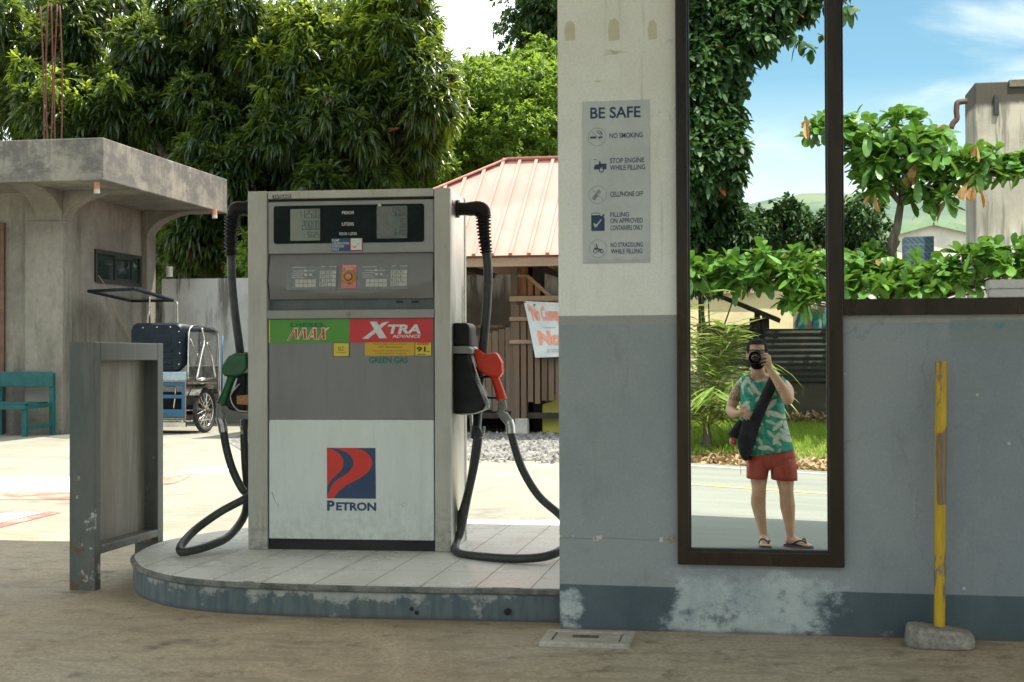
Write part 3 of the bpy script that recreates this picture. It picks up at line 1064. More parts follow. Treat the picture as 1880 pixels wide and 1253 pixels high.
mb.build('base_block', mat('worn_cement_block', (0.22, 0.205, 0.175), (0.30, 0.28, 0.24), .9, sc=14, fine=.3, bump=.6, bsc=60), st, bevel=.008)
zs = [0.06, .2, .5, .79, .80, .815, .83, .84, 1.05, 1.075]
rs = [.024, .0245, .025, .0255, .0275, .029, .0275, .0255, .0255, .025]
mb = MB().tube([(-.004 + .017 * z, .012 + .03 * z, z) for z in zs], [r_ * .86 for r_ in rs], 14)
mb.build('pole', YB, st, smooth='angle')

# ---------------------------------------------------------------- steel guard left of the island
t = NT('weathered_guard_steel')
o_ = t.obj()
n1 = t.noise(t.scale(o_, (2.5, 2.5, 1)), 2.6, 7, .65)
n2 = t.noise(t.scale(o_, (8, 8, .9)), 3.5, 5, .6)
n3 = t.noise(o_, 9, 7, .7)
col = t.mix(t.step(n1, .38, .64), (0.085, 0.10, 0.095), (0.135, 0.14, 0.125))
col = t.mix(t.step(n2, .54, .72, 0, .5), col, (0.19, 0.175, 0.145))
zc = t.xyz(o_)[2]
col = t.mix(t.math('MULTIPLY', t.step(n3, .60, .645), t.step(zc, .75, .3)), col, (0.5, 0.49, 0.44))
col = t.mix(t.math('MULTIPLY', t.step(t.noise(t.scale(o_, (3, 3, 3), (5, 1, 2)), 5, 6, .7), .52, .62), t.step(zc, .32, .2)), col, (0.16, 0.07, 0.025))
ao = t.n('ShaderNodeNewGeometry').outputs['Pointiness']
t.bump(t.math('ADD', n2, t.math('MULTIPLY', n3, .3)), .2, .004)
GST = t.fin(col, t.step(n1, .3, .7, .4, .62), .0, .5)
GSH = mat('brown_streaked_sheet', (0.165, 0.15, 0.12), (0.245, 0.225, 0.185), .55, sc=3, stretch=(6, 6, .5), lo=.35, hi=.65, fine=.15)
gd = thing('guard_panel', 'weathered grey steel guard panel with a sunken side standing beside the island', 'guard', (-3.14, 6.65, 0))
gx0, gx1, gy0, gy1, gz = -3.205, -3.075, 6.30, 7.09, 1.175
mb = MB()
mb.box(gx0, gx1, gy0, gy0 + .062, -.02, gz)
mb.box(gx0, gx1, gy1 - .07, gy1, -.02, gz)
mb.box(gx0, gx1, gy0 + .062, gy1 - .07, gz - .088, gz)
mb.box(gx0, gx1, gy0 + .062, gy1 - .07, .165, .205)
mb.build('frame', GST, gd, bevel=.004, world=True)
MB().box(gx0 + .004, gx1 - .075, gy0 + .061, gy1 - .069, .20, gz - .086).build('sunken_sheet', GSH, gd, world=True)

# ---------------------------------------------------------------- the fuel pump
def enamel(name, c1, c2, dirt, rough):
    t_ = NT(name)
    o__ = t_.obj()
    a_ = t_.noise(t_.scale(o__, (1, 1, .45)), 4.0, 6, .62)
    b_ = t_.noise(t_.scale(o__, (7, 7, .7)), 3.0, 6, .65)
    d_ = t_.noise(o__, 26, 5, .7)
    cc = t_.mix(t_.step(a_, .36, .66), c1, c2)
    cc = t_.mix(t_.step(b_, .54, .74, 0, .45), cc, dirt)
    z_ = t_.xyz(o__)[2]
    cc = t_.mix(t_.math('MULTIPLY', t_.step(d_, .42, .62), t_.step(z_, .35, .0, .05, .75)), cc, dirt)
    ch_ = t_.step(t_.vor(o__, 17), .05, .03)
    cc = t_.mix(t_.math('MULTIPLY', ch_, t_.step(a_, .52, .56)), cc, (0.13, 0.115, 0.095))
    t_.bump(t_.math('ADD', a_, t_.math('MULTIPLY', d_, .15)), .12, .006)
    return t_.fin(cc, t_.step(b_, .3, .7, rough - .08, rough + .14))


HOUS = enamel('beige_pump_enamel', (0.50, 0.49, 0.44), (0.43, 0.415, 0.365), (0.27, 0.235, 0.18), .42)
STEEL = mat('brushed_stainless_side', (0.55, 0.53, 0.48), (0.46, 0.44, 0.40), .34, .85, sc=4, stretch=(1, 1, .3), fine=.06)
GREY = enamel('mid_grey_pump_panel', (0.225, 0.22, 0.215), (0.20, 0.195, 0.19), (0.165, 0.155, 0.14), .42)
LGREY = mat('warm_grey_bezel', (0.30, 0.295, 0.285), (0.265, 0.26, 0.25), .42, sc=4, fine=.04)
RECESS = mat('dark_green_recess', (0.115, 0.135, 0.125), (0.09, 0.105, 0.10), .5, sc=5)
WPANEL = enamel('white_pump_panel', (0.71, 0.75, 0.725), (0.67, 0.71, 0.685), (0.55, 0.55, 0.49), .24)
BLACK = mat('black_plinth', (0.010, 0.010, 0.010), rough=.55)
WINDOW = mat('black_display_glass', (0.003, 0.008, 0.007), rough=.3, spec=.12)
t = NT('liquid_crystal_screen')
o_ = t.obj()
n_ = t.noise(o_, 9, 4, .6)
LCD = t.fin(t.mix(t.step(n_, .35, .65), (0.17, 0.205, 0.175), (0.22, 0.22, 0.16)), .18)
LCD2 = mat('stained_crystal_screen', (0.11, 0.135, 0.12), (0.155, 0.14, 0.105), .3, sc=14)
SEGM = mat('dark_segment', (0.012, 0.022, 0.020), rough=.4)
SEGF = mat('faint_segment', (0.025, 0.045, 0.038), rough=.4)
WINK = mat('white_print', (0.68, 0.68, 0.66), rough=.5)
GRN = mat('bright_green_strip', (0.085, 0.30, 0.025), (0.075, 0.265, 0.022), .35, sc=3, fine=.03)
RED = mat('red_strip', (0.60, 0.022, 0.032), (0.53, 0.02, 0.03), .35, sc=3, fine=.03)
DGR = mat('dark_green_print', (0.005, 0.12, 0.045), rough=.5)
TEALP = mat('teal_print', (0.0, 0.15, 0.11), rough=.5)
REDP = mat('red_print', (0.58, 0.02, 0.03), rough=.5)
CRP = mat('cream_outline_print', (0.70, 0.62, 0.45), rough=.5)
YELS = mat('yellow_sticker', (0.70, 0.58, 0.03), (0.66, 0.52, 0.03), .4, sc=5, fine=.03)
ORS = mat('amber_sticker', (0.66, 0.40, 0.015), (0.62, 0.37, 0.02), .4, sc=5, fine=.03)
ORG = mat('orange_print', (0.75, 0.16, 0.02), rough=.5)
BLK = mat('black_print', (0.012, 0.012, 0.012), rough=.5)
BRP = mat('brown_print', (0.22, 0.12, 0.03), rough=.5)
NAVY = mat('navy_emblem', (0.022, 0.052, 0.13), (0.025, 0.06, 0.14), .4, sc=4, fine=.03)
EMR = mat('red_emblem', (0.66, 0.035, 0.018), (0.60, 0.03, 0.02), .4, sc=4, fine=.03)
BLUS = mat('blue_sticker', (0.012, 0.06, 0.15), rough=.4)
KEYP = mat('grey_keypad_film', (0.205, 0.215, 0.21), rough=.35)
KEY = mat('pale_key', (0.50, 0.49, 0.44), rough=.45)
ROSE = mat('rose_stop_label', (0.62, 0.17, 0.17), (0.60, 0.26, 0.24), .4, sc=30, fine=.05)
GOLD = mat('yellow_stop_ring', (0.58, 0.36, 0.03), (0.40, 0.24, 0.03), .4, sc=30)
RUBBER = mat('black_rubber_hose', (0.030, 0.034, 0.033), (0.065, 0.07, 0.066), .45, sc=7, lo=.45, hi=.7, fine=.1)
PLAS = mat('black_plastic_holder', (0.008, 0.009, 0.009), (0.018, 0.018, 0.017), .5, sc=8, spec=.25)
CHR = mat('dull_chrome', (0.52, 0.52, 0.50), (0.38, 0.38, 0.36), .28, .9, sc=20)
NRED = mat('red_nozzle_cover', (0.66, 0.045, 0.014), (0.52, 0.030, 0.012), .4, sc=9, lo=.45, hi=.7, fine=.05, spec=.3)
NGRN = mat('green_nozzle_cover', (0.010, 0.105, 0.035), (0.008, 0.075, 0.028), .32, sc=9, fine=.05)

PY = R_(2.3)
PUMP = thing('fuel_pump', 'beige and grey two-hose fuel pump with digital display and red and blue emblem', 'fuel pump', (-2.502, 6.80, IT), PY)
PW, PD = 1.03, .50
KX = PW / (826 - 450.0)


def px(u, v): return 0.0 + (u - 450 - (v - 353) * .0062) * KX     # photo pixel on the pump's front -> local x
def pz(u, v): return (1010.4 - v - (u - 456) * .0035) / 366.3     # -> local z


def prect(mb_, u0, u1, v0, v1, y0, y1):
    um = (u0 + u1) / 2
    vm = (v0 + v1) / 2
    return mb_.box(px(u0, vm), px(u1, vm), y0, y1, pz(um, v1), pz(um, v0))


TOP = 1.792
xa, xb = .100, .950
for x0, x1 in ((0, xa), (xb, PW)):
    MB().box(x0, x1, 0, .05, 0, TOP).build('side_post', HOUS, PUMP, bevel=.006)
for x0 in (.004, PW - .034):
    MB().box(x0, x0 + .03, .0505, PD - .0505, 0, TOP - .006).build('side_panel', STEEL, PUMP, bevel=.004)
for x0, x1 in ((0, xa), (xb, PW)):
    MB().box(x0, x1, PD - .05, PD, 0, TOP).build('rear_post', HOUS, PUMP, bevel=.006)
MB().box(.034, PW - .034, .05, PD - .05, TOP - .02, TOP - .006).build('roof_sheet', HOUS, PUMP)
MB().box(xa, xb, PD - .04, PD - .02, .06, TOP - .02).build('back_panel', GREY, PUMP)
MB().box(xa + .003, xb - .003, .004, .05, 1.752, TOP - .001).build('top_cap', HOUS, PUMP, bevel=.004)
MB().box(xa, xb, .035, .06, 1.738, 1.752).build('cap_gap', BLACK, PUMP)
# maker's plate
mp = MB()
prect(mp, 497, 532, 361.0, 367.6, .0025, .004)
pl = mp.build('maker_plate', BLK, PUMP)
mp = MB()
add_text(mp, 'TATSUNO', px(498.5, 365), px(530.5, 365), pz(515, 366.6), pz(515, 362), .0022, .02)
mp.build('lettering', WINK, pl)

# display bezel, leaning back a little at the top
zb, zt_ = pz(640, 469), 1.738
bz = MB()
bz.box(xa + .003, xb - .003, .008, .055, zb, zt_)
bez = bz.build('display_bezel', LGREY, PUMP, bevel=.005)


def rrect(x0, x1, z0, z1, r, n=6):
    pts = []
    for (cx, cz, a0) in ((x1 - r, z1 - r, 0), (x0 + r, z1 - r, 90), (x0 + r, z0 + r, 180), (x1 - r, z0 + r, 270)):
        for i in range(n + 1):
            a_ = R_(a0 + 90 * i / n)
            pts.append((cx + r * math.cos(a_), cz + r * math.sin(a_)))
    return pts


MB().prism(rrect(px(499, 416), px(778.5, 416), pz(640, 450.5), pz(640, 381), .014), .0055, .0085).build('display_window', WINDOW, bez)
for (u0, u1, v0, v1, m_, rows, sm_) in ((530.5, 586, 387.5, 445.5, LCD, (('1125.00', 389, 405), ('20.000', 409, 426), ('56.25', 430, 440)), SEGM), (691.5, 747.5, 384.5, 443, LCD2, (('50.00', 387, 403), ('0.0', 407, 423.5), ('61.90', 427, 437.5)), SEGF)):
    mp = MB().prism(rrect(px(u0, 416), px(u1, 416), pz((u0 + u1) / 2, v1), pz((u0 + u1) / 2, v0), .004), .004, .0056)
    scn = mp.build('crystal_screen', m_, bez)
    mp = MB()
    for (tx_, va, vb) in rows:
        h_ = (vb - va) / 366.3
        add_digits(mp, tx_, px(u1 - 1.5, 416), pz((u0 + u1) / 2, vb), h_, (5.2 if h_ > .03 else 4.2) * KX, 1.5 * KX, .0034)
    mp.build('digits', sm_, scn)
mp = MB()
add_text(mp, 'PESOS', px(627, 395), px(649, 395), pz(638, 398), pz(638, 392.5), .005, .012)
mp.build('lettering', WINK, bez)
mp = MB()
add_text(mp, 'LITERS', px(627, 416), px(649, 416), pz(638, 419), pz(638, 413), .005, .012)
mp.build('lettering', WINK, bez)
mp = MB()
add_text(mp, 'PESOS / LITER', px(622, 433), px(655, 433), pz(638, 436.2), pz(638, 431.4), .005, .012)
mp.build('lettering', WINK, bez)
# torn scrap of an old sticker on the window
mp = MB().prism([(px(693, 380), pz(693, 386)), (px(700, 380), pz(700, 384)), (px(697, 378), pz(697, 378)), (px(694, 378), pz(694, 380))], .0045, .0053)
mp.build('sticker_scrap', KEY, bez)

# calibration sticker
mp = MB()
prect(mp, 607.5, 665.5, 442, 465.5, .0050, .0076)
stk = mp.build('calibration_sticker', BLUS, PUMP)
for (s_, v0, v1, u1) in (('PUMP', 443.5, 448, 622), ('CALIBRATION', 449, 453.3, 640), ('CHECKED', 454.3, 458.6, 631), ('DAILY', 459.6, 464.2, 622)):
    mp = MB()
    add_text(mp, s_, px(608.5, 450), px(u1, 450), pz(625, v1), pz(625, v0), .0046, .01)
    mp.build('lettering', WINK, stk)
mp = MB()
prect(mp, 642.5, 665, 442.5, 464.5, .0044, .0052)
wq = mp.build('white_square', WINK, stk)
mp = MB()
for w0 in ((642.5, 643.5, 442.5, 464.5), (664, 665, 442.5, 464.5), (643.5, 664, 463.5, 464.5)):
    prect(mp, *w0, .0038, .0046)
mp.prism([(px(646, 455), pz(646, 455)), (px(651, 461), pz(651, 461)), (px(661, 448), pz(661, 448)), (px(651.3, 458.5), pz(651, 458.5))], .0038, .0044)
mp.build('tick', REDP, stk)

# keypad panel: bulging, its lower lip bowed
NV, NU = 14, 24
vs, fs = [], []
zk0, zk1 = pz(640, 552), zb - .001
for j in range(NV + 1):
    w_ = j / NV
    for i in range(NU + 1):
        s_ = i / NU
        x_ = xa + .008 + (xb - xa - .016) * s_
        lip = .085 - .075 * (1 - (2 * s_ - 1) ** 2)         # height of the bowed crease above the lower edge
        zc_ = zk0 + (zk1 - zk0) * w_
        hgt = zc_ - zk0
        if hgt > lip + .012: y_ = .030 - .030 * (1 - ((hgt - lip) / (zk1 - zk0 - lip))) ** .8 - .002
        else: y_ = .0 + .028 * max(0, (lip + .012 - hgt) / (lip + .012)) ** 1.0 - .002
        vs.append((x_, y_, zc_))
kp = MB().add(vs, [(j * (NU + 1) + i, j * (NU + 1) + i + 1, (j + 1) * (NU + 1) + i + 1, (j + 1) * (NU + 1) + i) for j in range(NV) for i in range(NU)])
kp.box(xa + .008, xb - .008, .034, .05, zk0, zk1)
KPD = kp.build('keypad_panel', GREY, PUMP, smooth='angle')


def kslope(v):   # the panel leans: y of its face at photo row v
    z_ = pz(640, v)
    hgt = z_ - zk0
    lip = .02
    return .030 - .030 * max(0, (1 - ((hgt - lip) / (zk1 - zk0 - lip)))) ** .8 - .002


def kq(mb_, u0, u1, v0, v1, lift):
    ya, yb_ = kslope(v1) - lift, kslope(v0) - lift
    um = (u0 + u1) / 2
    mb_.add([(px(u0, 510), ya, pz(um, v1)), (px(u1, 510), ya, pz(um, v1)), (px(u1, 510), yb_, pz(um, v0)), (px(u0, 510), yb_, pz(um, v0))], [(0, 1, 2, 3)])


for du in (0, 131.5):
    mp = MB()
    for a_ in range(8):
        kq(mp, 524 + du, 618 + du, 491 + a_ * 5.6, 491 + (a_ + 1) * 5.6, .004)
    film = mp.build('keypad_film', KEYP, KPD)
    for r_ in range(2):
        for c_ in range(5):
            mp = MB()
            kq(mp, 540.5 + du + c_ * 7.9, 547.5 + du + c_ * 7.9, 516.5 + r_ * 7.6, 523 + r_ * 7.6, .0055)
            mp.build('key', KEY, film)
    for r_ in range(4):
        for c_ in range(4):
            mp = MB()
            kq(mp, 586 + du + c_ * 7.7, 592.8 + du + c_ * 7.7, 500.6 + r_ * 7.5, 507 + r_ * 7.5, .0055)
            mp.build('key', KEY, film)
    mp = MB()
    for r_, row in enumerate(('789', '456', '123', '0C')):
        for c_, ch in enumerate(row):
            y_ = kslope(504 + r_ * 7.5) - .0066
            add_text(mp, ch, px(587.8 + du + c_ * 7.7, 510), px((590.8 if ch != '1' else 589.6) + du + c_ * 7.7, 510), pz(588 + du, 506.2 + r_ * 7.5), pz(588 + du, 501.6 + r_ * 7.5), y_)
    mp.build('key_lettering', BLK, film)
    mp = MB()
    for (u0, u1, v0) in ((534, 560, 493.6), (536, 557, 500.2), (561, 576, 500.2), (534, 556, 504.3), (534, 553, 508.4), (534, 557, 512.4)):
        kq(mp, u0 + du, u1 + du, v0, v0 + 1.3, .005)
    for (u0, v0) in ((556, 498.2), (557, 505.8), (566, 505.8)):
        kq(mp, u0 + du, u0 + 5 + du, v0, v0 + 4.2, .005)
    mp.build('instruction_print', KEY, film)
    mp = MB()
    for (u0, u1, v0) in ((588, 596, 492.5), (602, 617, 492.5)):
        kq(mp, u0 + du, u1 + du, v0, v0 + 1.3, .005)
    mp.build('keypad_heading', KEY, film)
mp = MB()
kq(mp, 626.5, 654.5, 489.5, 533.5, .0045)
rl = mp.build('stop_label', ROSE, KPD)
cx_, cz_, cy_ = px(640.3, 512), pz(640, 512), kslope(512)
MB().cyl((cx_, cy_ - .004, cz_), (0, -1, 0), .034, .006, 30).torus((cx_, cy_ - .010, cz_), (0, 1, 0), .029, .005, 30, 8).build('stop_ring', GOLD, rl, smooth='angle')
MB().cyl((cx_, cy_ - .008, cz_), (0, -1, 0), .018, .012, 24, .016).build('stop_button', ROSE, rl, smooth='angle')
mp = MB().torus((cx_, cy_ - .0135, cz_), (0, 1, 0), .0175, .0025, 24, 6).box(cx_ - .006, cx_ + .006, cy_ - .013, cy_ - .007, cz_ - .036, cz_ - .024)
mp.build('button_guard', BLK, rl)
mp = MB()
add_text(mp, 'EMERGENCY', px(629, 493), px(652, 493), pz(640, 494.6), pz(640, 491.6), kslope(493) - .0055, .01)
add_text(mp, 'STOP', px(634, 493), px(647, 493), pz(640, 499.2), pz(640, 496), kslope(497) - .0055, .01)
mp.build('lettering', WINK, rl)

# recess and ledge with lock
MB().box(xa, xb, .045, .06, pz(640, 572), zk0 + .004).build('recess', RECESS, PUMP)
mp = MB().box(xa, xb, -.006, .05, pz(640, 588), pz(640, 572.5))
ldg = mp.build('ledge', LGREY, PUMP, bevel=.003)
MB().cyl((px(640, 580), -.006, pz(640, 580)), (0, -1, 0), .011, .006, 18).build('lock', GREY, ldg, smooth='angle')
mp = MB()
prect(mp, 725, 737, 556, 560, .0425, .0448)
mp.build('vent', BLK, PUMP)
mp = MB()
prect(mp, 753, 766, 556, 560, .0425, .0448)
mp.build('vent', BLK, PUMP)

# lower door: grey above, white below, black plinth
zl = pz(640, 589.5)
zw = pz(640, 772)
z0_ = pz(640, 990)
MB().box(xa + .006, xb - .006, .012, .05, zw, zl).build('grey_door', GREY, PUMP, bevel=.002)
wp = MB().box(xa + .006, xb - .006, .009, .05, z0_, zw - .001).build('white_door', WPANEL, PUMP, bevel=.004)
MB().box(xa - .004, xb + .004, .022, .06, 0.0, z0_).box(xa, xb, .052, .07, z0_, zl + .01).build('plinth', BLACK, PUMP)

# fuel strips
u0, um_, u1 = 490.5, 641.2, 794.6
sx0, sxm, sx1 = px(u0, 610), px(um_, 610), px(u1, 610)
gs = MB().add([(sx0, .0095, pz(560, 632.4)), (sxm, .0095, pz(560, 631.8)), (sxm, .0095, pz(560, 588.8)), (sx0, .0095, pz(560, 589.2))], [(0, 1, 2, 3)]).build('diesel_strip', GRN, PUMP)
rs_ = MB().add([(sxm, .0095, pz(720, 632.0)), (sx1, .0095, pz(720, 631.2)), (sx1, .0095, pz(720, 588.2)), (sxm, .0095, pz(720, 588.6))], [(0, 1, 2, 3)]).build('petrol_strip', RED, PUMP)
mp = MB()
mp.add([(sx0, .0088, pz(491, 632.4)), (sx0 + .006, .0088, pz(491, 632.4)), (sx0 + .006, .0088, pz(491, 589.4)), (sx0, .0088, pz(491, 589.4))], [(0, 1, 2, 3)])
mp.build('yellow_edge', YELS, gs)
mp = MB()
add_text(mp, 'DIESEL', px(530.5, 600), px(598.5, 600), pz(565, 603.2), pz(565, 596.2), .0086, .035)
mp.build('diesel_lettering', DGR, gs)


def tl(pts):   # crop pixels of the strip (5.53 px per photo px, origin 480,560)
    return [(px(480 + x / 5.53, 600), pz(565, 560 + y / 5.53)) for x, y in pts]


# M A X drawn as slanted strokes with a light outline
strokes = [[(245, 378), (322, 245), (345, 245), (270, 378)], [(318, 245), (362, 245), (358, 365), (334, 365)],
           [(352, 365), (408, 245), (432, 245), (376, 365)], [(404, 245), (448, 245), (452, 365), (418, 365)],
           [(452, 365), (512, 245), (534, 245), (478, 365)], [(510, 245), (554, 245), (556, 368), (522, 368)], [(486, 325), (535, 325), (535, 345), (486, 345)],
           [(556, 372), (622, 268), (668, 245), (692, 245), (640, 290), (582, 372)], [(600, 245), (640, 245), (650, 368), (612, 368)]]
inner = [[(330, 258), (352, 258), (350, 360), (336, 360)], [(418, 258), (438, 258), (444, 360), (424, 360)], [(522, 258), (546, 258), (548, 362), (528, 362)], [(608, 256), (632, 256), (640, 362), (618, 362)],
         [(256, 374), (322, 256), (330, 256), (268, 374)], [(366, 358), (408, 262), (416, 262), (376, 358)], [(464, 360), (512, 262), (520, 262), (474, 360)], [(566, 368), (626, 276), (640, 276), (578, 368)]]
mp = MB()
for i, s_ in enumerate(strokes):
    q_ = tl(s_)
    mp.add([(a_, .0088 - .00004 * i, b_) for a_, b_ in q_], [tuple(range(len(q_)))])
mp.build('name_outline', CRP, gs)
mp = MB()
for i, s_ in enumerate(inner):
    q_ = tl(s_)
    mp.add([(a_, .0080 - .00004 * i, b_) for a_, b_ in q_], [tuple(range(len(q_)))])
mp.build('name_lettering', REDP, gs)
mp = MB()
for i, s_ in enumerate([[(1100, 190), (1170, 190), (1275, 357), (1195, 357)], [(1298, 190), (1232, 200), (1022, 362), (1085, 362)]]):
    q_ = tl(s_)
    mp.add([(a_, .0086 - .00005 * i, b_) for a_, b_ in q_], [tuple(range(len(q_)))])
q_ = tl([(1285, 314), (1618, 220)])
add_text(mp, 'TRA', q_[0][0], q_[1][0], q_[0][1], q_[1][1], .0085, .04, .18)
q_ = tl([(1330, 355), (1618, 322)])
add_text(mp, 'ADVANCE', q_[0][0], q_[1][0], q_[0][1], q_[1][1], .0085, .03, .12)
mp.build('petrol_lettering', WINK, rs_)

# yellow stickers
mp = MB()
prect(mp, 610.8, 641.3, 632.5, 657.8, .0098, .0118)
sk = mp.build('blend_sticker', BLK, PUMP)
mp = MB()
prect(mp, 612, 640.2, 633, 656.8, .0088, .0096)
mp.build('sticker_face', YELS, sk)
mp = MB()
add_text(mp, 'B2', px(621, 645), px(630.5, 645), pz(626, 647), pz(626, 639), .0082)
prect(mp, 617, 635, 650, 650.8, .0080, .0086)
mp.build('lettering', BRP, sk)
mp = MB()
prect(mp, 670, 761.5, 631.8, 655.6, .0096, .0118)
sk = mp.build('ethanol_sticker', ORS, PUMP)
for (s_, x0, x1, v0, v1) in (('This E-gasoline contains', 686, 747, 632.9, 637), ('10% Bioethanol', 695, 739, 637.8, 641.8), ('Generally recommended for', 684, 752, 645, 648.9), ('fuel-injection engines', 692, 746, 649.8, 653.9)):
    mp = MB()
    add_text(mp, s_, px(x0, 645), px(x1, 645), pz(715, v1), pz(715, v0), .0092, .01)
    mp.build('lettering', BRP, sk)
mp = MB()
prect(mp, 761.6, 793, 631.2, 657, .0096, .0118)
sk = mp.build('octane_sticker', BLK, PUMP)
mp = MB()
prect(mp, 763, 792, 631.8, 656, .0086, .0094)
mp.build('sticker_face', YELS, sk)
mp = MB()
prect(mp, 766, 788.5, 632, 636.8, .0078, .0084)
mp.build('orange_bar', ORG, sk)
mp = MB()
add_text(mp, '91', px(765.5, 645), px(782, 645), pz(775, 649), pz(775, 639.5), .0080, .03)
prect(mp, 783, 789, 647.6, 648.6, .0078, .0084)
prect(mp, 765.5, 782, 653, 654.4, .0078, .0084)
mp.build('lettering', BLK, sk)
mp = MB()
add_text(mp, 'GREEN GAS', px(677.5, 663), px(749, 663), pz(712, 669.2), pz(712, 658.2), .0112, .03)
mp.build('green_lettering', TEALP, PUMP)


# emblem: square with two red curves
def em(x, y): return (px(580 + x / 8.954, 870), pz(645, 810 + y / 8.954))


def poly_mb(pts, y):
    q_ = [em(*p_) for p_ in pts]
    return MB().add([(a_, y, b_) for a_, b_ in q_], [tuple(range(len(q_)))])


def cr(pts, k=6): return [(q_.x, q_.y) for q_ in smoothpts([(a_, b_, 0) for a_, b_ in pts], k)]


emb = poly_mb([(184, 120), (990, 120), (996, 944), (186, 944)], .0082).build('emblem', NAVY, wp)
outer = cr([(640, 120), (780, 155), (890, 240), (938, 360), (890, 480), (790, 570), (660, 650), (500, 735), (390, 820), (330, 890), (302, 944)])
innr = cr([(190, 944), (215, 850), (260, 750), (330, 660), (450, 580), (560, 500), (625, 400), (615, 310), (560, 230), (460, 170), (310, 128), (270, 120)])
poly_mb(outer + innr, .0074).build('emblem_curve', EMR, emb)
outer2 = cr([(184, 124), (270, 140), (370, 200), (440, 280), (458, 370), (430, 470), (360, 545), (270, 630), (215, 710), (187, 780)])
poly_mb(outer2, .0074).build('emblem_petal', EMR, emb)
mp = MB()
a_, b_ = em(186, 1145), em(312, 978)
add_text(mp, 'P', a_[0], b_[0], a_[1], b_[1], .0078, .04)
a_, b_ = em(336, 1142), em(1000, 1003)
add_text(mp, 'ETRON', a_[0], b_[0], a_[1], b_[1], .0078, .04)
mp.build('brand_lettering', NAVY, wp)
for (x0, y0, x1, y1) in ((497, 905, 500, 913), (499, 912, 503, 921), (503, 922, 510, 931), (735, 925, 743, 930), (740, 922, 748, 926)):
    mp = MB()
    mp.add([(px(x0, 900), .0084, pz(500, y0)), (px(x0 + 1.2, 900), .0084, pz(500, y0)), (px(x1 + 1.2, 900), .0084, pz(500, y1)), (px(x1, 900), .0084, pz(500, y1))], [(0, 1, 2, 3)])
    mp.build('scuff', GREY, wp)
# red warning tab on the side
mp = MB().box(PW - .0035, PW - .0015, .085, .135, pz(832, 382), pz(832, 372))
mp.build('warning_tab', RED, PUMP)


def loc(u, v, Y):
    """photo pixel at distance Y -> pump-local point"""
    return PUMP.matrix_basis.inverted() @ at(u, v, Y)


def gaiter(mb_, pts, r0):
    sp = smoothpts(pts, 40)
    rr = [r0 * (1.0 + .16 * math.copysign(1, math.sin(i * .95))) * (1 - .25 * i / len(sp)) for i in range(len(sp))]
    mb_.tube(sp, rr, 12)


